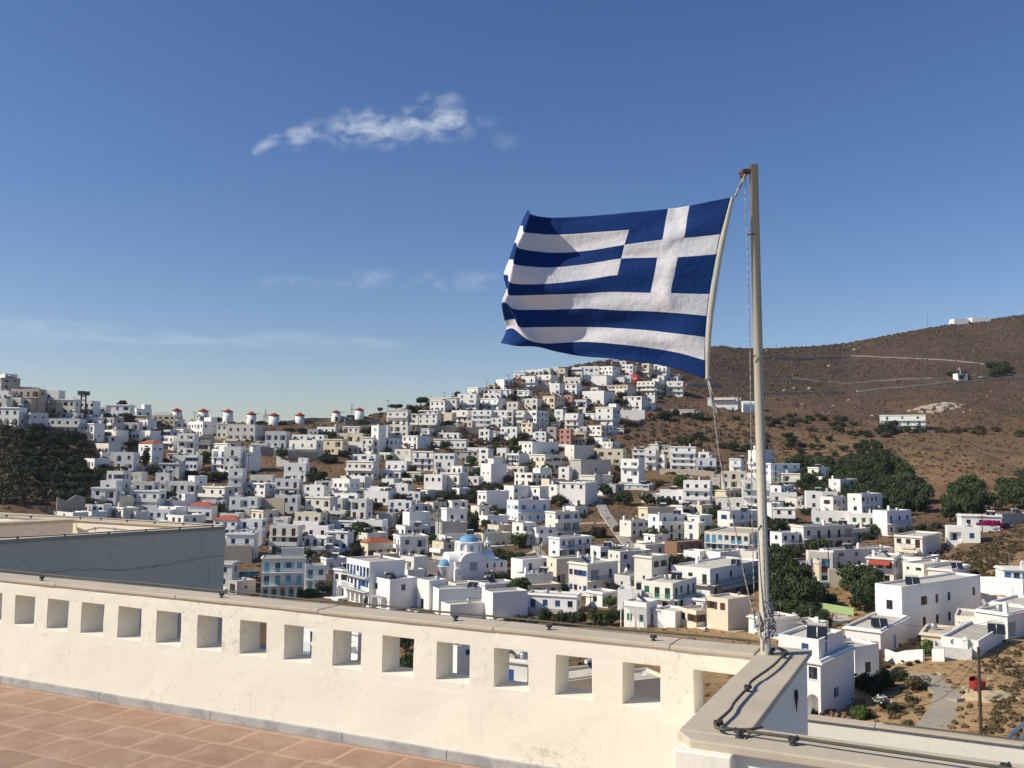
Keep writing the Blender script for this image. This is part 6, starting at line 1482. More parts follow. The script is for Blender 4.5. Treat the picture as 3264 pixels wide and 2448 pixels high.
for i, (x, y, w, lb) in enumerate(((905, 400, 26, 'pair of grey boulders high on the hill, left rock'), (940, 388, 16, 'pair of grey boulders high on the hill, right rock'), (705, 525, 26, 'brown boulder heap above the middle track'), (655, 895, 30, 'rounded boulder above the gully bushes'), (905, 848, 16, 'small boulder right of the rounded one'), (740, 835, 24, 'dark boulder on the open heath'), (1750, 885, 22, 'pale flat rock right of the outcrop'), (1800, 862, 18, 'second pale rock trailing right of the outcrop'), (430, 770, 14, 'small rock below the dark road cut'), (860, 790, 20, 'grey rubble by the concrete culvert'), (1925, 755, 14, 'lone white stone on the far slope'), (360, 715, 26, 'tawny rock in the road cut'), (440, 700, 26, 'grey rock in the road cut'), (560, 705, 40, 'dark broad rock face in the road cut'), (500, 820, 22, 'dark rock below the road cut'), (1040, 910, 24, 'dark rock left of the overgrown villa'))):
    P = hit(*rp('Q1', x, y)); r = w*.4132*P.y/F; rock(P, r*.6, r*.5, r*.42, i+20, label=lb, rz=i)
for i, (x, y) in enumerate(((1045, 975), (1070, 1000), (1360, 1090), (1420, 1110), (1300, 880), (770, 830), (1440, 1235), (1610, 1095))):
    P = hit(*rp('Q5', x, y)); rock(P, .5, .35, .25, i+50, 'rubble_block', 'pale block of rubble lying about the gravel track', 'rubble', 'rubble blocks by the gravel track', rz=i)
P = hit(*rp('Q5', 1290, 1080)); o = rock(P, 2.4, 2.0, .8, 77, 'sand_heap', 'heap of tan building sand beside the red cement mixer', 'sand heap'); o.data.materials[0] = mat('tan_sand', (.42, .34, .22), .98, bump=.3, bscale=8)
def mixer():
    P = hit(*rp('Q5', 1150, 1085)); root = empty('cement_mixer', P, .5, label='red cement mixer standing on the gravel track behind the pole', cat='cement mixer'); R_ = M['r2']
    d = MB(); d.lathe([(.12, -.75), (.5, -.55), (.62, -.1), (.6, .2), (.36, .75), (.34, .78)], 18); o = d.build('drum', R_, root, True); o.location = (0, 0, 1.5); o.rotation_euler = (0, -.7, 0)
    h_ = MB(); h_.box(.3, -.45, .7, 1.1, .45, 1.8); h_.build('motor_housing', R_, root, bevel=.04)
    f = MB(); 
    for s in (-1, 1): f.tube([(-.8, s*.45, .05), (-.1, s*.5, 1.4), (.8, s*.4, .3)], .06, 6)
    f.tube([(-.8, -.5, .1), (-.8, .5, .1)], .05, 6); f.build('frame', M['iron'], root)
    for s in (-1, 1): w = MB(); w.tube([(.8, s*.55-.06, .3), (.8, s*.55+.06, .3)], .3, 14); w.build('wheel', M['iron'], root)
M['r2'] = mat('faded_red_paint', (.42, .05, .04), .6, spots=[(4, .45, .7, (.3, .08, .05), .6)]); mixer()
# painted steel guard rail at the lower right corner
g = empty('guard_rail', hit(*rp('Q5', 1500, 1530)), label='blue-grey steel guard rail at the lower right corner', cat='railing'); g0 = g.location.copy()
q = [at(*rp('Q5', x, y), dd)-g0 for x, y, dd in ((1480, 1525, 70), (1540, 1440, 71), (1659, 1350, 73), (1760, 1280, 75))]; mb = MB(); mb.tube(q, .16, 6); mb.build('rail', M['metal'], g)
q2 = [at(*rp('Q5', x, y), dd)-g0 for x, y, dd in ((1590, 1550, 68), (1659, 1480, 70), (1760, 1400, 72))]; mb = MB(); mb.tube(q2, .13, 6); mb.build('rail', M['metal'], g)
for p in q: mb = MB(); mb.tube([p, p-Vector((0, 0, 3))], .08, 6); mb.build('post', M['metal'], g)
# the sports court seen between the trees
p = [hit(*rp('Q4', x, y)) for x, y in ((1010, 110), (1500, 200), (1520, 260), (1240, 300))]
def sheet(name, reg, pts, m, lift, label=None):
    P_ = [hit(*rp(reg, *q)) for q in pts]; z = max(v.z for v in P_)+lift; mb = MB(); mb.poly([(v.x, v.y, z) for v in P_]); n_ = len(P_)
    for i in range(n_): a, b = P_[i], P_[(i+1) % n_]; mb.quad((a.x, a.y, z), (a.x, a.y, z-3), (b.x, b.y, z-3), (b.x, b.y, z))
    return tag(mb.build(name, [m]), label, kind='structure')
sheet('yard', 'Q4', [(1180, 250), (1440, 260), (1520, 330), (1250, 400)], M['path'], .1)
mb = MB(); a, b = hit(*rp('Q4', 980, 165)), hit(*rp('Q4', 1540, 265)); mb.quad(a, b, b+Vector((0, 0, 1.5)), a+Vector((0, 0, 1.5))); mb.quad(a+Vector((0, .2, 0)), a+Vector((0, .2, 1.5)), b+Vector((0, .2, 1.5)), b+Vector((0, .2, 0))); mb.quad(a+Vector((0, 0, 1.5)), b+Vector((0, 0, 1.5)), b+Vector((0, .2, 1.5)), a+Vector((0, .2, 1.5)))
tag(mb.build('playground_fence', [mat('pale_green_sheeting', (.30, .42, .20), .7)]), 'bright pale green fence band seen between the trees behind the flagpole', 'fence')
# people: simple clothed walkers, a few pixels tall
def person(reg, x, y, top, legs, label, d=None):
    P = hit(*rp(reg, x, y)); root = empty('person', P+Vector((0, 0, .12)), RND.uniform(0, 6), label=label, cat='person')
    J = [((0,0,.95),.15),((0,0,1.15),.14),((0,0,1.38),.17),((0,0,1.5),.06),((0,0,1.6),.1),((0,0,1.72),.1),((.1,0,.88),.09),((.12,.08,.5),.065),((.12,.0,.06),.05),((-.1,0,.88),.09),((-.12,-.1,.5),.065),((-.12,-.12,.06),.05),((.2,0,1.4),.06),((.27,.02,1.12),.045),((.26,.12,.88),.035),((-.2,0,1.4),.06),((-.27,-.02,1.12),.045),((-.26,.06,.88),.035),((.12,.14,.03),.04),((-.12,.02,.03),.04)]
    E_ = [(0,1),(1,2),(2,3),(3,4),(4,5),(0,6),(6,7),(7,8),(0,9),(9,10),(10,11),(2,12),(12,13),(13,14),(2,15),(15,16),(16,17),(8,18),(11,19)]
    me = bpy.data.meshes.new('body'); me.from_pydata([j[0] for j in J], E_, []); o = link('body', me, root)
    md = o.modifiers.new('skin', 'SKIN'); sk = me.skin_vertices[0] if me.skin_vertices else None
    if sk is None:
        bm = bmesh.new(); bm.from_mesh(me); bm.verts.layers.skin.verify(); bm.to_mesh(me); bm.free(); sk = me.skin_vertices[0]
    for i, j in enumerate(J): sk.data[i].radius = (j[1], j[1])
    sk.data[0].use_root = True; o.modifiers.new('sub', 'SUBSURF').levels = 1
    ma = bpy.data.materials.new('skin_and_clothes'); ma.use_nodes = True; N = ma.node_tree.nodes; l = ma.node_tree.links.new
    tc_ = N.new('ShaderNodeTexCoord'); s_ = N.new('ShaderNodeSeparateXYZ'); l(tc_.outputs['Object'], s_.inputs[0]); r_ = N.new('ShaderNodeValToRGB'); r_.color_ramp.interpolation = 'CONSTANT'
    dv = N.new('ShaderNodeMath'); dv.operation = 'DIVIDE'; l(s_.outputs[2], dv.inputs[0]); dv.inputs[1].default_value = 2; l(dv.outputs[0], r_.inputs[0])
    e = r_.color_ramp.elements; e[0].color = (*legs, 1); e[0].position = 0; e[1].position = .47; e[1].color = (*top, 1); x_ = e.new(.75); x_.color = (.45, .27, .2, 1); x_ = e.new(.86); x_.color = (.03, .02, .015, 1)
    l(r_.outputs[0], N['Principled BSDF'].inputs['Base Color']); me.materials.append(ma)
person('Q4', 1265, 345, (.5, .12, .1), (.4, .25, .2), 'person in a red top on the pale yard left of another walker')
person('Q4', 1312, 340, (.6, .3, .3), (.45, .15, .15), 'person in pink on the pale yard, right-hand walker')
person('Q2', 940, 515, (.75, .75, .75), (.05, .06, .1), 'person in a white shirt on the terrace before the green-shuttered house')
# sign panel beside the supermarket roof and the hotel lettering slots
s0 = hit(*rp('Q2', 1050, 860)); sg = empty('sign', s0+Vector((0, 0, 0)), .4, label='white billboard with a dark scribbled emblem above the garage roof', cat='sign')
k_ = s0.y/F*.24108; mb = MB(); mb.box(-33*k_, -.1, 35*k_, 33*k_, .1, 85*k_); mb.build('panel', M['sW'], sg)
mb = MB(); mb.box(-34*k_, -.08, -2, -31*k_, .08, 34*k_); mb.box(31*k_, -.08, -2, 34*k_, .08, 34*k_); mb.build('post', M['metal'], sg)
mb = MB(); mb.poly([(-20*k_, -.112, 62*k_), (-2*k_, -.112, 48*k_), (4*k_, -.112, 52*k_), (-10*k_, -.112, 66*k_)]); mb.poly([(0, -.112, 50*k_), (20*k_, -.112, 66*k_), (14*k_, -.112, 70*k_), (-4*k_, -.112, 56*k_)]); mb.poly([(-14*k_, -.112, 72*k_), (14*k_, -.112, 74*k_), (14*k_, -.112, 71*k_), (-14*k_, -.112, 69*k_)]); mb.build('emblem', M['iron'], sg)

# ============================================================ the terrace in the foreground
A_ = Vector((-.895, .446)).normalized(); B_ = Vector((.446, .895)).normalized(); A2 = (A_-B_*.04)
def Lp(s, t, z=0): p = A2*s+B_*t; return Vector((p.x, p.y, z))
M['plaster'] = mat('cream_plaster', (.735, .675, .56), .92, spots=[(1.1, .5, .8, (.62, .57, .47), .45), (5, .60, .70, (.47, .44, .38), .55), (14, .62, .72, (.42, .40, .35), .35)], bump=.35, bscale=14, coords='Generated')
def plaster(name, base, stain, z_streak=True, crack=None):
    ma = bpy.data.materials.new(name); ma.use_nodes = True; N = ma.node_tree.nodes; l = ma.node_tree.links.new; P = N['Principled BSDF']; P.inputs['Roughness'].default_value = .93; P.inputs['Specular IOR Level'].default_value = .15
    g_ = N.new('ShaderNodeNewGeometry'); mp = N.new('ShaderNodeMapping'); mp.inputs['Scale'].default_value = (1, 1, 1); l(g_.outputs['Position'], mp.inputs[0])
    def no(sc, det=6, ro=.65, di=.3, vec=None):
        n = N.new('ShaderNodeTexNoise'); n.inputs['Scale'].default_value = sc; n.inputs['Detail'].default_value = det; n.inputs['Roughness'].default_value = ro; n.inputs['Distortion'].default_value = di; l(vec or mp.outputs[0], n.inputs['Vector']); return n.outputs[0]
    def rr(x, a, b): n = N.new('ShaderNodeMapRange'); n.inputs[1].default_value = a; n.inputs[2].default_value = b; l(x, n.inputs[0]); return n.outputs[0]
    def mm(a, b):
        n = N.new('ShaderNodeMath'); n.operation = 'MULTIPLY'
        for i, x in enumerate((a, b)):
            if isinstance(x, float): n.inputs[i].default_value = x
            else: l(x, n.inputs[i])
        return n.outputs[0]
    def mxx(f, a, b):
        n = N.new('ShaderNodeMixRGB')
        for i, x in enumerate((f, a, b)):
            if isinstance(x, tuple): n.inputs[i].default_value = (*x, 1)
            else: l(x, n.inputs[i])
        return n.outputs[0]
    c = mxx(rr(no(.8), .35, .7), base, tuple(x*.93 for x in base))
    patch = mm(rr(no(1.3, 3), .48, .62), rr(no(16, 6, .75, .8), .53, .62))      # scuffs, grouped in patches
    c = mxx(mm(patch, .62), c, stain)
    patch2 = mm(rr(no(2.1, 2, .5, 0), .52, .66), rr(no(34, 5, .7, 1.2), .56, .63)); c = mxx(mm(patch2, .22), c, tuple(x*.8 for x in stain))
    if z_streak:
        m2 = N.new('ShaderNodeMapping'); m2.inputs['Scale'].default_value = (14, 14, 1.6); l(g_.outputs['Position'], m2.inputs[0])
        c = mxx(mm(mm(rr(no(1, 4, .6, .2, m2.outputs[0]), .58, .72), rr(no(1.7, 2), .5, .62)), .35), c, stain)
    if crack:                                                   # an old repaired crack wandering along the wall
        (ox_, oy_), (dx_, dy_) = crack; sp = N.new('ShaderNodeSeparateXYZ'); l(g_.outputs['Position'], sp.inputs[0])
        def mo(op, a, b_):
            n = N.new('ShaderNodeMath'); n.operation = op
            for i, x in enumerate((a, b_)):
                if isinstance(x, (int, float)): n.inputs[i].default_value = x
                elif x is not None: l(x, n.inputs[i])
            return n.outputs[0]
        p_ = mo('ADD', mo('MULTIPLY', mo('SUBTRACT', sp.outputs[0], ox_), dx_), mo('MULTIPLY', mo('SUBTRACT', sp.outputs[1], oy_), dy_))
        ln = mo('ADD', mo('MULTIPLY', mo('SINE', mo('MULTIPLY', p_, 2.4), None), .035), mo('ADD', .455, mo('MULTIPLY', mo('SUBTRACT', no(2.2, 5, .7, .5), .5), .22)))
        dz = mo('ABSOLUTE', mo('SUBTRACT', sp.outputs[2], ln), None)
        c = mxx(mo('MULTIPLY', rr(dz, .022, .0), mo('MULTIPLY', rr(p_, -.3, .6), .42)), c, (.30, .20, .14)); c = mxx(mo('MULTIPLY', rr(dz, .007, .0), mo('MULTIPLY', rr(no(3, 3), .42, .6), .6)), c, (.12, .08, .06))
    l(c, P.inputs['Base Color']); b = N.new('ShaderNodeBump'); b.inputs['Strength'].default_value = .35; b.inputs['Distance'].default_value = .012; l(no(9, 9, .7), b.inputs['Height']); l(b.outputs[0], P.inputs['Normal']); return ma
M['plaster'] = plaster('cream_plaster', (.82, .785, .68), (.48, .455, .40))
M['plasterw'] = plaster('white_plaster', (.85, .80, .72), (.5, .46, .40))
M['block'] = plaster('shade_warmed_plaster', (.90, .71, .52), (.46, .36, .27), True, ((-6.89, 12.1), (.643, .766)))  # shaded wall's copy of the plaster, tinted warm to offset blue skylight
M['yard'] = plaster('pale_yard_plaster', (.80, .74, .62), (.48, .42, .35))  # paler copy of the block plaster, without the shade tint, where sun falls
M['marble'] = mat('weathered_coping_stone', (.47, .405, .315), .85, col2=(.53, .465, .37), scale=1.3, spots=[(5, .5, .75, (.35, .315, .26), .45), (.9, .55, .75, (.53, .50, .43), .5)], bump=.12, bscale=22, coords='Object')
M['skirt'] = mat('grey_marble_skirting', (.40, .40, .39), .6, spots=[(3.5, .46, .58, (.27, .27, .28), .8), (11, .5, .7, (.47, .46, .45), .5)])
HC = .975; TF = 5.83; TB = 6.07; S0 = 1.12; S1 = 17.0
terr = empty('parapet_wall', (0, 0, 0), label='long cream parapet wall pierced by a row of square openings, grey coping on top', cat='wall')
OPN = [(7.684+.444*k_, 7.943+.444*k_) for k_ in range(9, 0, -1)] + [(7.684, 7.943), (7.241, 7.511), (6.795, 7.070), (6.349, 6.617), (5.896, 6.164), (5.449, 5.708), (4.988, 5.253), (4.541, 4.806), (4.085, 4.339), (3.624, 3.889), (3.158, 3.425), (2.698, 2.959), (2.230, 2.491), (1.757, 2.011), (1.279, 1.536)]
ZO0, ZO1 = .556, .827
def pwall():
    # front and back sheets on a fine grid so plaster can undulate, with the reveals between
    me_v = []; me_f = []; idx = {}
    xs = {S0, S1}
    for a, b in OPN: xs |= {a, b, a+.02, b-.02}
    xs = sorted(xs); xx = []
    for a, b in zip(xs, xs[1:]):
        n = max(1, int((b-a)/.12)); xx += [a+(b-a)*i/n for i in range(n)]
    xx.append(xs[-1]); zz = [-.0, .12, .25, .38, .47, ZO0, ZO0+.02, .68, ZO1-.02, ZO1, .88, HC-.028]
    def vid(i, j, side):
        key = (i, j, side)
        if key not in idx:
            s, z = xx[i], zz[j]; w = mnoise.noise(Vector((s*3, z*3, side*5)))*.006+mnoise.noise(Vector((s*11, z*11, 2+side)))*.0016
            # rounded, hand-finished opening edges
            for a, b in OPN:
                if abs(s-a) < 1e-6 or abs(s-b) < 1e-6 or abs(z-ZO0) < 1e-6 or abs(z-ZO1) < 1e-6:
                    if a-1e-6 <= s <= b+1e-6 and ZO0-1e-6 <= z <= ZO1+1e-6: w += .002; break
            ds = mnoise.noise(Vector((s*7, z*9, 9)))*.004
            t = TF+w if side == 0 else TB-w
            idx[key] = len(me_v); me_v.append(tuple(Lp(s+ds, t, z+ds*.8)))
        return idx[key]
    hole = lambda i, j: any(a-1e-6 <= xx[i] and xx[i+1] <= b+1e-6 for a, b in OPN) and zz[j] >= ZO0-1e-6 and zz[j+1] <= ZO1+1e-6
    for side in (0, 1):
        for i in range(len(xx)-1):
            for j in range(len(zz)-1):
                if hole(i, j): continue
                q = [vid(i, j, side), vid(i+1, j, side), vid(i+1, j+1, side), vid(i, j+1, side)]
                me_f.append(q[::-1] if side == 0 else q)
    for i in range(len(xx)-1):
        for j in range(len(zz)-1):
            if not hole(i, j): continue
            for (ni, nj, e) in ((i-1, j, ((i, j), (i, j+1))), (i+1, j, ((i+1, j+1), (i+1, j))), (i, j-1, ((i+1, j), (i, j))), (i, j+1, ((i, j+1), (i+1, j+1)))):
                if not hole(ni, nj) : me_f.append([vid(*e[0], 0), vid(*e[1], 0), vid(*e[1], 1), vid(*e[0], 1)])
    me = bpy.data.meshes.new('wall'); me.from_pydata(me_v, [], me_f); me.materials.append(M['plaster'])
    bm = bmesh.new(); bm.from_mesh(me); bmesh.ops.recalc_face_normals(bm, faces=bm.faces)
    es = [e for e in bm.edges if len(e.link_faces) == 2 and e.calc_face_angle(0) > .8]; bmesh.ops.bevel(bm, geom=es, offset=.004, segments=1, affect='EDGES'); bm.to_mesh(me); bm.free()
    me.polygons.foreach_set('use_smooth', [False]*len(me.polygons)); return link('wall', me, terr)
pwall()
def slabs(name, s_list, t0, t1, z0, z1, m, parent, bev=.006, jit=.002, ax='s', gap=.002, frame=Lp):
    for i, (a, b) in enumerate(zip(s_list, s_list[1:])):
        dz = RND.uniform(-jit, jit); mb = MB(); q = [frame(b-gap, t0), frame(a+gap, t0), frame(a+gap, t1), frame(b-gap, t1)] if ax == 's' else [frame(t1, a+gap), frame(t0, a+gap), frame(t0, b-gap), frame(t1, b-gap)]
        mb.prism([(p.x, p.y) for p in q], z0+dz, z1+dz); o = mb.build(name, [m], parent, bevel=bev)
slabs('coping_slab', [1.15, 1.689, 2.964, 4.476, 5.95, 7.4, 8.9, 10.4, 12, 13.6, 15.2, 17.0], 5.814, 6.095, HC-.028, HC, M['marble'], terr)
slabs('skirting_slab', [1.12, 2.4, 4.218-.9, 4.218, 5.513, 6.778, 8.05, 9.3, 10.6, 12, 13.4, 15, 17], TF-.022, TF+.02, 0.0, .072, M['skirt'], terr, bev=.003)
# thick cross wall Q and the low near wall R
qw = empty('end_wall', (0, 0, 0), label='thick short wall running back to the flagpole with broad coping', cat='wall')
SQ0, SQ1 = .872, 1.118
mb = MB(); pq = [Lp(SQ1, 3.9), Lp(SQ0, 3.9), Lp(SQ0, 6.07), Lp(SQ1, 6.07)]; mb.prism([(p.x, p.y) for p in pq], -4, HC-.036); mb.build('wall', [M['plasterw']], qw, bevel=.008)
slabs('coping_slab', [4.062, 5.14, 6.105], .845, 1.138, HC-.036, HC+.0015, M['marble'], qw, ax='t')
rw = empty('front_wall', (0, 0, 0), label='low white wall nearest the camera at the lower right, with a wide stone coping', cat='wall')
mb = MB(); pq = [Lp(1.105, 3.985), Lp(-3.5, 3.985), Lp(-3.5, 4.2), Lp(1.105, 4.2)]; mb.prism([(p.x, p.y) for p in pq], -4, HC-.042); mb.build('wall', [M['plasterw']], rw, bevel=.012)
def rcop():
    mb = MB(); q = [Lp(1.148, 4.058), Lp(1.06, 3.945), Lp(-.55, 3.935), Lp(-.55, 4.24), Lp(.84, 4.243), Lp(.84, 4.058)]; mb.prism([(p.x, p.y) for p in q], HC-.042, HC); mb.build('coping_slab', [M['marble']], rw, bevel=.008)
    mb = MB(); q = [Lp(-.554, 3.935), Lp(-3.5, 3.93), Lp(-3.5, 4.24), Lp(-.554, 4.24)]; mb.prism([(p.x, p.y) for p in q], HC-.042, HC); mb.build('coping_slab', [M['marble']], rw, bevel=.008)
    # chipped mortar under the broken corner
    for i in range(9):
        a = RND.uniform(0, .09); o = rock(Lp(1.13-a, 4.02-a*.9, HC-.05-RND.uniform(0, .05)), .018, .018, .012, i+90, 'mortar_chip'); o.parent = rw; o.data.materials[0] = M['plaster']
        for k_ in ('label', 'category', 'group'):
            if k_ in o: del o[k_]
rcop()
lw = empty('lower_wall', (0, 0, 0), label='lower white wall behind the near coping at the right, with a thin coping', cat='wall')
mb = MB(); q = [Lp(1.3, 7.02), Lp(-6, 7.02), Lp(-6, 7.10), Lp(1.3, 7.10)]; mb.prism([(p.x, p.y) for p in q], -4, .284); mb.build('wall', [M['plasterw']], lw, bevel=.006)
slabs('coping_slab', [-6, -4.2, -2.6, -1.0, .55, 1.25], 7.0, 7.12, .284, .30, M['marble'], lw)
mb = MB(); mb.lathe([(.001, -.085), (.006, -.04), (.012, .01), (.010, .04), (.001, .05)], 8); o = mb.build('water_outlet', M['iron'], qw); p = Lp(SQ0-.012, 5.55, .80); o.location = p
# terrace floor with terracotta tiles
fl = MB(); q = [Lp(18, -6), Lp(1.1, -6), Lp(1.1, 5.86), Lp(18, 5.86)]; fl.prism([(p.x, p.y) for p in q], -.4, 0); floor = fl.build('terrace_floor', mat('pinkish_mortar', (.49, .335, .245), .95, col2=(.42, .27, .195), scale=7, spots=[(3.2, .45, .60, (.52, .36, .27), .95), (1.1, .5, .7, (.44, .29, .21), .5), (60, .55, .62, (.5, .36, .27), .5)], bump=.6, bscale=60, coords='World')); tag(floor, kind='structure')
M['tile'] = mat('terracotta_tile', (.45, .285, .20), .92, col2=(.50, .335, .245), scale=2.2, spots=[(90, .5, .62, (.28, .15, .10), .5), (60, .55, .62, (.5, .32, .22), .5), (3.2, .45, .60, (.52, .36, .27), .95), (1.1, .5, .7, (.44, .29, .21), .5)], rnd=.12, bump=.8, bscale=160, coords='World')
TW, TD = .455, .385
tms = []
for k_ in range(6):
    bm = bmesh.new(); n_ = 10; hw, hd = TW/2-.007, TD/2-.007
    bmesh.ops.create_grid(bm, x_segments=n_, y_segments=n_, size=1)
    for v in bm.verts:
        e = max(abs(v.co.x), abs(v.co.y)); x, y = v.co.x, v.co.y; w_ = .010*mnoise.noise(Vector((x*2.2+k_*7, y*2.2, 0)))
        v.co = Vector((x*hw+(w_ if abs(x) > .99 else 0), y*hd+(w_ if abs(y) > .99 else 0), (.004+.0012*mnoise.noise(Vector((x*3, y*3, k_*5.)))) if e < .99 else -.002))
    me = bpy.data.meshes.new('tile'); bm.to_mesh(me); bm.free(); me.polygons.foreach_set('use_smooth', [True]*len(me.polygons)); me.materials.append(M['tile']); tms.append(me)
rot = math.atan2(A2.y, A2.x); cnt = 0; rest = MB()
for j in range(14):
    t = 5.80-.165-TD*j+.0 if j else 5.80-.075
    tc_ = 5.386-TD*(j-1)-TD/2 if j > 0 else 5.386+TD/2
    for i in range(36):
        s = 1.55+TW*i+(.13*(j % 3))
        if s > 17.3: continue
        p = Lp(s, tc_, 0)
        if p.y < .3: continue
        if j == 0 and tc_+TD/2 > TF: pass
        vis = tc_ > 2.2 and s < 11.2
        if vis and cnt < 298:
            o = link('tile', tms[RND.randrange(6)], floor, p+Vector((0, 0, RND.uniform(0, .0015)))); o.rotation_euler = (RND.uniform(-.003, .003), RND.uniform(-.003, .003), rot+RND.uniform(-.012, .012)+(math.pi if RND.random() < .5 else 0)); cnt += 1
            if j == 0:
                sc_ = (5.805-5.386-.02)/TD
                if sc_ < 1: o.scale.y = sc_; o.location = Lp(s, 5.386+(5.805-5.386)/2, 0)
        else:
            c_ = [Lp(s-TW/2+.012, tc_-TD/2+.012, .005), Lp(s-TW/2+.012, tc_+TD/2-.012, .005), Lp(s+TW/2-.012, tc_+TD/2-.012, .005), Lp(s+TW/2-.012, tc_-TD/2+.012, .005)]; rest.quad(*c_)
o = rest.build('tile_field', M['tile'], floor); o['kind'] = 'stuff'
# body of the terrace building below
mb = MB(); q = [Lp(18, -6), Lp(1.13, -6), Lp(1.13, 5.84), Lp(18, 5.84)]; mb.prism([(p.x, p.y) for p in q], -40, -.402); q = [Lp(1.1, -6), Lp(-8, -6), Lp(-8, 6.45), Lp(1.1, 6.45)]; mb.prism([(p.x, p.y) for p in q], -40, -4.002)
tag(mb.build('terrace_building', [M['plaster']]), 'cream building carrying the tiled terrace', 'building')
# ------------------------------------------------------------ the walled yard at the left
yd = empty('walled_terrace', (0, 0, 0), label='grey shaded wall block with a walled yard behind, left of the parapet', cat='wall')
def thickwall(pts, th, z0, z1, m, side=1, cop=.05):
    P2 = [Vector(p) for p in pts]
    for i, (a, b) in enumerate(zip(P2, P2[1:])):
        d = (b-a).normalized(); n_ = Vector((-d.y, d.x))*side*th
        mb = MB(); q = [a, b, b+n_, a+n_] if side > 0 else [a, a+n_, b+n_, b]; mb.prism([tuple(p) for p in q], z0, z1-cop); mb.build('wall', [m], yd, bevel=.01)
        o_ = Vector((-d.y, d.x))*side*-.03; e = Vector((-d.y, d.x))*side*(th+.03); L_ = (b-a).length; k = max(1, int(L_/1.6))
        for j in range(k):
            p0, p1 = a+d*(L_*j/k+.002), a+d*(L_*(j+1)/k-.002); q = [p0+o_, p1+o_, p1+e, p0+e] if side > 0 else [p0+o_, p0+e, p1+e, p1+o_]
            mb = MB(); mb.prism([tuple(p) for p in q], z1-cop, z1); mb.build('coping_slab', [M['marble']], yd, bevel=.005)
near0, corner = Vector((-6.89, 12.1)), Vector((-4.70, 14.71)); dn = (corner-near0).normalized()
thickwall([tuple(near0-dn*6), tuple(corner)], .28, -40, HC, M['block'], 1)
thickwall([(-4.9, 14.74), (-7.79, 16.06)], .3, -6, HC-.002, M['yard'], -1)
thickwall([(-7.79, 16.062), (-16.5, 19.8)], .3, -6, HC-.004, M['yard'], -1)
thickwall([(-7.95, 16.0), (-13.5, 9.6)], .3, -6, HC-.006, M['yard'], 1)
# ------------------------------------------------------------ conductor cables with clamps
M['cable'] = mat('green_brown_cable', (.085, .08, .06), .6, spots=[(6, .4, .7, (.13, .12, .08), .6)])
def cable(pts, clamps, label, r=.0075, z=HC+.035, big=.72):
    root = empty('conductor_cable', (0, 0, 0), label=label, cat='cable', group='lightning conductor cables')
    P_ = [Vector(p) for p in pts]; out_ = []
    for i in range(len(P_)-1):                                   # smooth the bends
        p0, p1, p2, p3 = P_[max(i-1, 0)], P_[i], P_[i+1], P_[min(i+2, len(P_)-1)]
        for t in np.linspace(0, 1, 8, endpoint=False): out_.append(.5*((2*p1)+(p2-p0)*t+(2*p0-5*p1+4*p2-p3)*t*t+(3*p1-p0-3*p2+p3)*t**3))
    out_.append(P_[-1]); mb = MB(); mb.tube(out_, r, 8); mb.build('cable', M['cable'], root, True)
    for c in clamps:
        mb = MB(); b = big; mb.lathe([(.026*b, 0), (.024*b, .010*b), (.012*b, .014*b), (.012*b, .024*b), (.022*b, .026*b), (.022*b, .05*b), (.006*b, .054*b)], 10)
        mb.box(-.030*b, -.010*b, .027*b, .030*b, .010*b, .047*b); mb.tube([(-.022*b, 0, .047*b), (-.022*b, 0, .058*b)], .007*b, 6); mb.tube([(.022*b, 0, .047*b), (.022*b, 0, .058*b)], .007*b, 6)
        o = mb.build('clamp', M['iron'], root); o.location = Vector((c[0], c[1], HC-.001 if abs(c[2]-HC) < .2 else c[2])); o.rotation_euler.z = RND.uniform(-.5, .5)
ZC = HC+.028
def D_(x, y): return onz(*(2050+x*.30015, 1950+y*.30015), ZC)
row = [Lp(s, 6.055+.008*math.sin(s*2.3), ZC+.004*math.sin(s*5)) for s in (17, 14, 12, 10, 9, 8.2, 7.3, 6.5, 5.9, 5.35, 4.8, 4.2, 3.6, 3.1, 2.5, 2.1, 1.75, 1.4, 1.15)] + [D_(1500, 408), D_(1512, 428)]
Q_ = [(1480, 470), (1370, 580), (1160, 730), (1115, 800), (975, 955), (925, 1040), (805, 1150), (768, 1200), (790, 1232), (870, 1250), (1000, 1252), (1250, 1290), (1560, 1330), (1999, 1395), (2600, 1480), (3300, 1580), (4300, 1730)]
cable(row+[D_(*p) for p in Q_], [D_(1365, 402), D_(1500, 445), D_(1112, 795), D_(800, 1178), D_(1020, 1265), D_(1595, 1345), onz(3205, 2440, ZC), D_(110, 262), onz(1300+420*.3617, 1900+182*.3617, ZC), onz(1300+1245*.3617, 1900+262*.3617, ZC), onz(262*.5112, 1600+470*.5112, ZC), onz(1382*.5112, 1600+576*.5112, ZC)], 'dark lightning cable clamped along the parapet and end wall copings')
cable([D_(1000, 1252), D_(1130, 1250), D_(1265, 1222)], [], 'short loose cable end sticking out from the clamp on the near coping')
def yardc(pts, cl, label): cable([onz(u, v, ZC) for u, v in pts], [onz(u, v, ZC) for u, v in cl], label, .007)
RA = lambda x, y: (x*.5112, 1600+y*.5112)
yardc([RA(-60, 225), RA(110, 219), RA(405, 204), RA(678, 188), RA(910, 174), RA(1120, 160), RA(1325, 147)], [RA(110, 219), RA(405, 204), RA(678, 188), RA(910, 174), RA(1120, 160), RA(1325, 147)], 'thin cable along the near coping of the walled yard')
yardc([RA(1330, 147), RA(965, 124), RA(790, 114), RA(630, 104), RA(500, 97), RA(300, 90), RA(42, 82), RA(-60, 78)], [RA(1145, 135), RA(965, 125), RA(793, 115), RA(630, 104), RA(502, 97), RA(193, 90), RA(42, 83)], 'thin cable along the far coping of the walled yard')
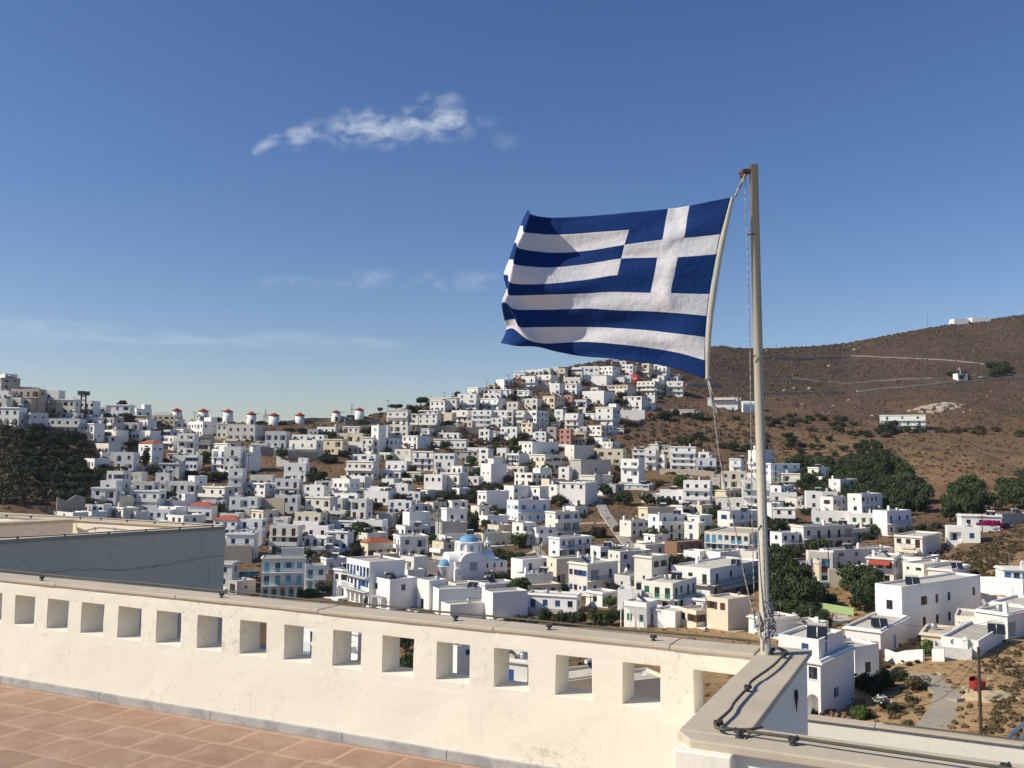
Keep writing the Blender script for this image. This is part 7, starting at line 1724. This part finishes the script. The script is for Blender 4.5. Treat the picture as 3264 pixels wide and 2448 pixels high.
mb = MB(); lw_c = [Lp(s, 7.08, .312) for s in np.linspace(.5, -6, 14)]; mb.tube(lw_c, .005, 6); tag(mb.build('conductor_cable', M['cable']), 'thin cable on the lower wall coping at the right', 'cable', 'lightning conductor cables')
# ------------------------------------------------------------ flagpole, ropes and flag
M['pole'] = mat('cream_painted_steel', (.42, .395, .325), .5, spots=[(3, .5, .75, (.42, .38, .30), .6), (40, .55, .7, (.40, .37, .30), .3)], bump=.15, bscale=120, metal=.0, spec=.4)
M['rope'] = mat('white_rope', (.68, .66, .62), .9, spots=[(60, .48, .56, (.25, .25, .24), .8)], bump=1, bscale=150, coords='Object')
M['rust'] = mat('rusty_steel', (.11, .045, .03), .85)
pb = Lp(1.085, 5.83, HC); pr = .0305; dpole = pb.y
fp = empty('flagpole', pb, label='tall cream steel flagpole standing on the corner of the wall', cat='flagpole')
topz = at(2402, 527, dpole)-pb
mb = MB(); mb.tube([Vector((0, 0, -.02)), topz], [pr*1.04, pr*.92], 28); mb.build('pole', M['pole'], fp, True)
mb = MB(); t_ = topz; mb.box(t_.x-.075, -.02, t_.z-.055, t_.x-.027, .02, t_.z-.03); mb.lathe([(.006, t_.z-.085), (.022, t_.z-.08), (.022, t_.z-.045), (.006, t_.z-.04)], 10, 0, (t_.x-.07, 0)); mb.tube([(t_.x-.095, 0, t_.z-.058), (t_.x-.05, 0, t_.z-.058)], .009, 6); mb.build('pulley', M['rust'], fp)
for (u, v) in ((2394, 752), (2397, 1138), (2398, 1662)):
    p = at(u, v, dpole)-pb; mb = MB(); mb.tube([(p.x-.03, -.03, p.z), (p.x+.015, -.035, p.z+.004)], .005, 6); mb.build('eye_bolt', M['rust'], fp)
def rope(pts, r, label=None, twist=2, parent=None, name='rope', m='rope'):
    P_ = [Vector(p) for p in pts]; out_ = []
    for i in range(len(P_)-1):
        p0, p1, p2, p3 = P_[max(i-1, 0)], P_[i], P_[i+1], P_[min(i+2, len(P_)-1)]; n_ = max(3, int((p2-p1).length/.012))
        for t in np.linspace(0, 1, n_, endpoint=False): out_.append(.5*((2*p1)+(p2-p0)*t+(2*p0-5*p1+4*p2-p3)*t*t+(3*p1-p0-3*p2+p3)*t**3))
    out_.append(P_[-1]); mb = MB(); acc = 0; strands = [[] for _ in range(twist)]
    for i, p in enumerate(out_):
        if i: acc += (p-out_[i-1]).length
        d = (out_[min(i+1, len(out_)-1)]-out_[max(i-1, 0)]).normalized(); a = d.cross(Vector((0, 1, .1))).normalized(); b = a.cross(d)
        for k_ in range(twist): w_ = acc/(r*5)+6.283*k_/twist; strands[k_].append(p+(a*math.cos(w_)+b*math.sin(w_))*r*.5)
    for k_, s in enumerate(strands): mb.tube(s, r*.62, 5, k_ % 2)
    o = mb.build(name, [M[m], M['ropeg'] if twist > 2 else M[m]], parent, True)
    if label: tag(o, label, 'rope')
    return o
M['ropeg'] = mat('grey_rope_strand', (.30, .30, .30), .9)
df = dpole-.05
P_ = lambda u, v, d=None: at(u, v, d or df)
rope([P_(2376, 556), P_(2366, 580), P_(2356, 597), P_(2345, 625)], .0085, 'white hoist rope from the pulley to the top corner of the flag', 3)
rope([P_(2376, 570), P_(2377, 660), P_(2382, 800), P_(2390, 1100), P_(2394, 1400), P_(2398, 1700), P_(2404, 1900), P_(2408, 2000)], .0032, 'thin halyard hanging straight down beside the flagpole', 2)
rope([P_(2262, 1205), P_(2267, 1250), P_(2272, 1290), P_(2277, 1325), P_(2290, 1430), P_(2311, 1550), P_(2340, 1672), P_(2361, 1780), P_(2383, 1880), P_(2402, 1955), P_(2408, 2000)], .0042, 'rope running from the lower flag corner down to the pole base', 3)
rope([P_(2258, 1207), P_(2266, 1245), P_(2271, 1290)], .012, 'thick knotted rope end under the lower flag corner', 3)
rope([P_(2271, 1285), P_(2281, 1305), P_(2288, 1322), P_(2284, 1318)], .010, 'loose frayed rope tail hanging at the knot under the flag', 3)
bd = empty('rope_bundle', pb, label='tangled white rope bundle tied round the foot of the flagpole', cat='rope')
rr_ = random.Random(3)
for i in range(17):
    pts = []; a0 = rr_.uniform(2.4, 6.2); z0 = rr_.uniform(.16, .34); z1 = rr_.uniform(.07, .22)
    for t in np.linspace(0, 1, 7):
        a = a0+math.sin(t*5+i)*.5; R_ = .034+.022*math.sin(math.pi*t)*rr_.uniform(.6, 1.1); z = (z0+(z1-z0)*math.sin(t*math.pi)) if i % 2 else z0+(z1-z0)*t; pts.append(Vector((math.cos(a)*R_*1.15, math.sin(a)*R_, z)))
    rope(pts, .0062, None, 2, bd, 'rope_loop')
rope([Vector((-.01, -.045, .16)), Vector((-.025, -.05, .08)), Vector((-.03, -.055, .03))], .007, None, 2, bd, 'rope_tail')
# flag: 9 stripes traced as a draped cloth; x is image-left, the fly end curls towards the viewer and back
FS = .54254; fu = lambda x, y: (1550+x*FS, 500+y*FS)
cols = [  # stripe borders 0..9 for each column, hoist to fly
 [(1435,238),(1408,345),(1378,455),(1352,572),(1330,690),(1312,806),(1296,935),(1287,1060),(1284,1196),(1285,1305)],
 [(1197,283),(1178,380),(1160,478),(1125,590),(1103,697),(1083,804),(1120,920),(1120,1040),(1120,1148),(1110,1243)],
 [(1070,302),(1050,396),(1032,490),(1005,592),(985,696),(965,800),(950,905),(950,1015),(950,1120),(950,1212)],
 [(850,330),(835,433),(810,520),(793,598),(770,695),(750,790),(750,899),(745,1002),(740,1100),(740,1188)],
 [(620,350),(610,450),(600,549),(590,628),(585,722),(580,802),(600,893),(600,1000),(570,1090),(560,1172)],
 [(430,357),(420,456),(415,558),(400,650),(395,746),(390,812),(420,897),(420,1001),(430,1094),(420,1145)],
 [(330,352),(300,450),(290,552),(265,650),(235,752),(220,815),(280,897),(290,1002),(345,1095),(300,1115)],
 [(262,340),(222,440),(192,538),(168,634),(140,738),(130,808),(165,892),(195,1000),(250,1075),(190,1112)],
 [(252,322),(214,402),(178,508),(158,606),(128,698),(138,770),(118,858),(165,955),(160,1010),(135,1104)],
 [(240,312),(200,400),(165,508),(133,605),(102,692),(118,776),(91,862),(108,968),(118,1015),(85,1092)]]
depth = [0, .055, .10, .165, .225, .255, .24, .155, .19, .24]
def flag():
    root = empty('flag', P_(2300, 640, df)*1.0, label='blue and white striped Greek flag with a white cross, flying left from the pole', cat='flag'); o0 = root.location.copy()
    G = np.zeros((10, 10, 3))
    for i, c in enumerate(cols):
        for j, (x, y) in enumerate(c):
            wob = .012*math.sin(j*1.3+i*.9)*(1 if 0 < i < 6 else .3)+(.03*math.sin(j*1.9) if i >= 8 else 0)
            p = at(*fu(x, y), df+depth[i]*(.85+.15*math.cos(j*.7))+wob); G[i, j] = p-o0
    def cat_(A, n, kn=None):
        out_ = []
        N_ = len(A)
        for i in range(N_-1):
            p0, p1, p2, p3 = A[max(i-1, 0)], A[i], A[i+1], A[min(i+2, N_-1)]
            for t in np.linspace(0, 1, n, endpoint=False): out_.append(.5*((2*p1)+(p2-p0)*t+(2*p0-5*p1+4*p2-p3)*t*t+(3*p1-p0-3*p2+p3)*t**3))
        out_.append(A[-1]); return np.array(out_)
    nI, nJ = 16, 8; H = cat_(G, nI); H = cat_(H.transpose(1, 0, 2), nJ).transpose(1, 0, 2); I_, J_ = H.shape[:2]
    for i in range(I_):                                        # soft folds of the cloth
        for j in range(J_):
            u_, v_ = i/(I_-1), j/(J_-1); env = min(1, u_*8)*(1-.3*u_)
            H[i, j, 1] += env*(.013*math.sin(v_*15+u_*6+1)*(.4+u_)+.007*math.sin(v_*31-u_*9)+.014*math.sin(u_*13+v_*6)+.022*mnoise.noise(Vector((u_*5, v_*7, 1.5)))+.005*mnoise.noise(Vector((u_*16, v_*22, 4.5)))+.0016*mnoise.noise(Vector((u_*70, v_*40, 7.5)))*(1 if j % nJ in (0, 1, nJ-1) else .3))-(.0016 if j % nJ == 0 else 0)+(.0012 if (i % nI == 0 and i//nI <= 3 and j < 5*nJ) else 0)
    def blue(i, j):
        st = j//nJ; ci = i/nI
        if ci < 3 and st < 5:
            if st == 2: return 1
            if 1 <= ci < 2: return 1
            return 0
        return 0 if st % 2 == 0 else 1
    vs = [tuple(p) for p in H.reshape(-1, 3)]; fs = []; ms = []
    for i in range(I_-1):
        for j in range(J_-1): fs.append((i*J_+j, (i+1)*J_+j, (i+1)*J_+j+1, i*J_+j+1)); ms.append(blue(i, j))
    def cloth(n, c):
        ma = mat(n, c, .85, spec=.15, bump=.35, bscale=26); t = ma.node_tree; N = t.nodes; P = N['Principled BSDF']; tr = N.new('ShaderNodeBsdfTranslucent'); tr.inputs[0].default_value = (*[min(1, x*1.1) for x in c], 1); mxs = N.new('ShaderNodeMixShader'); mxs.inputs[0].default_value = .10
        t.links.new(P.outputs[0], mxs.inputs[1]); t.links.new(tr.outputs[0], mxs.inputs[2]); t.links.new(mxs.outputs[0], N['Material Output'].inputs[0]); return ma
    me = bpy.data.meshes.new('cloth'); me.from_pydata(vs, [], fs); me.materials.append(cloth('flag_blue', (.009, .038, .165))); me.materials.append(cloth('flag_white', (.74, .73, .76))); me.polygons.foreach_set('material_index', ms); me.polygons.foreach_set('use_smooth', [True]*len(fs)); me.update()
    o = link('cloth', me, root); md = o.modifiers.new('th', 'SOLIDIFY'); md.thickness = .0012
    # canvas hoist sleeve
    mb = MB(); L0 = [(1460,232),(1418,430),(1384,600),(1354,800),(1335,930),(1322,1060),(1314,1196),(1310,1292)]
    Lh = [(1437,238),(1382,440),(1356,560),(1314,800),(1298,925),(1289,1055),(1285,1196),(1286,1306)]
    for k_, off in ((0, 0), (1, .006)):
        for (a, b), (c, d) in zip(zip(L0, L0[1:]), zip(Lh, Lh[1:])):
            A1, B1, C1, D1 = [at(*fu(*q), df+off)-o0 for q in (a, b, d, c)]; mid0 = (A1+D1)/2+Vector((0, -.012, 0)); mid1 = (B1+C1)/2+Vector((0, -.012, 0))
            if k_ == 0: mb.quad(A1, B1, mid1, mid0); mb.quad(mid0, mid1, C1, D1)
            else: mb.quad(D1, C1, B1, A1)
    mb.build('hoist_sleeve', mat('cream_canvas_sleeve', (.62, .58, .47), .85), root, True, weld=True)
    # knot under the sleeve
    o = rock(at(*fu(1303, 1302), df)-o0, .018, .016, .014, 33, 'knot'); o.parent = root; o.data.materials[0] = M['rope']
    for k_ in ('label', 'category', 'group'):
        if k_ in o: del o[k_]
flag()
# ------------------------------------------------------------ labels for houses and trees
LMK = [('blue-domed church', 1510, 1790), ('pale blue balconied hotel', 895, 1840), ('long blue hotel balconies', 1150, 1860), ('red house', 2021, 1207), ('twin-pole pylon', 263, 1285), ('cypress', 463, 1455), ('arcaded white house', 605, 1555),
 ('spoked windmill', 875, 1330), ('rightmost windmill', 1146, 1320), ('flagpole', 2415, 1700), ('pine grove', 2720, 1540), ('school block', 3010, 1960), ('blue garage doors', 2610, 1800), ('overgrown villa', 2880, 1345),
 ('long concrete stair', 1960, 1680), ('yellow-white hotel', 2330, 1740), ('stone scrub patch', 1590, 1395), ('hilltop brick ruin', 1648, 1222), ('palm tree', 1200, 1700), ('bougainvillea', 3150, 1665), ('zigzag white house', 740, 1460),
 ('bare ochre patch', 1040, 1500), ('white veranda building', 2330, 1870), ('near wooden pole', 3090, 2200), ('pink ruin', 1800, 1395), ('arched summit house', 1870, 1265)]
ORD = ['nearest', 'second', 'third', 'fourth', 'fifth', 'sixth', 'seventh', 'eighth', 'ninth', 'tenth', 'eleventh', 'twelfth', 'thirteenth', 'fourteenth', 'fifteenth', 'sixteenth']
def direction(du, dv):
    a = math.degrees(math.atan2(-dv, du)) % 360
    return ['right of', 'above and right of', 'above', 'above and left of', 'left of', 'below and left of', 'below', 'below and right of'][int((a+22.5)//45) % 8]
def place(items, noun):
    cells = {}
    for it in items:
        b = min(LMK, key=lambda L_: (it['u']-L_[1])**2+(1.6*(it['v']-L_[2]))**2); du, dv = it['u']-b[1], it['v']-b[2]
        it['cell'] = (b[0], direction(du, dv*1.3)) if abs(du)+abs(dv) > 22 else (b[0], 'at'); it['dd'] = math.hypot(du, 1.6*dv); cells.setdefault(it['cell'], []).append(it)
    for c, L_ in cells.items():
        L_.sort(key=lambda q: q['dd'])
        for i, it in enumerate(L_): it['pos'] = (ORD[min(i, 15)]+' '+noun+' ' if len(L_) > 1 else '')+(c[1]+' the '+c[0])
place(HOUSES, 'one')
ST = {1: 'single-storey', 2: 'two-storey', 3: 'three-storey', 4: 'four-storey'}
used = set()
for it in HOUSES:
    nm = NAMES[it['col']]
    if it['label']: lb = it['label']
    else:
        w_ = 'blank-walled' if it['nowin'] else (SHN[it['sh']]+'-windowed')
        ft = (' with '+it['feat'][0]) if it['feat'] else ''
        lb = '%s %s %s house%s, %s' % (ST.get(it['ns'], 'tall'), nm, w_, ft, it['pos'])
        if len(lb.split()) > 16: lb = '%s %s %s house, %s' % (ST.get(it['ns'], 'tall'), nm, w_, it['pos'])
    if lb in used: print('DUP', lb)
    used.add(lb); tag(it['o'], lb, it['cat'], 'whitewashed houses of the town' if it['col'] in 'wc' else None)
free = [t for t in TREES if not t['label']]
for kd in set(t['kind'] for t in free):
    L_ = [t for t in free if t['kind'] == kd]; place(L_, 'one')
    ds = {'p': 'dark green feathery tree', 'o': 'dark dense bush', 'g': 'fresh green leafy tree', 'd': 'dry grey-brown bush', 'c': 'slim dark cypress', 'f': 'magenta flowering creeper', 'w': 'oleander bush full of white blossom', 'm': 'green palm tree'}[kd]
    for t in L_:
        lb = ds+', '+t['pos']
        if lb in used: print('DUP', lb)
        used.add(lb); tag(t['o'], lb, t['cat'], {'p': 'trees among the houses', 'o': 'bushes among the houses'}.get(kd))
for t in TREES:
    if t['label']: tag(t['o'], t['label'], t['cat'], t['group'])
print('houses', len(HOUSES), 'trees', len(TREES), 'objects', len(bpy.data.objects))

# ------------------------------------------------------------ thin sea haze
HAZE = .00006
if HAZE:
    hzm = bpy.data.materials.new('sea_haze'); hzm.use_nodes = True; N = hzm.node_tree.nodes; N.clear(); o_ = N.new('ShaderNodeOutputMaterial'); v_ = N.new('ShaderNodeVolumePrincipled'); v_.inputs['Density'].default_value = HAZE; v_.inputs['Color'].default_value = (.86, .90, .96, 1); v_.inputs['Anisotropy'].default_value = .2; hzm.node_tree.links.new(v_.outputs[0], o_.inputs['Volume'])
    mb = MB(); mb.box(-8100, -8100, SEA_Z-60, 8100, 8100, 175); tag(mb.build('haze', [hzm]), kind='stuff')
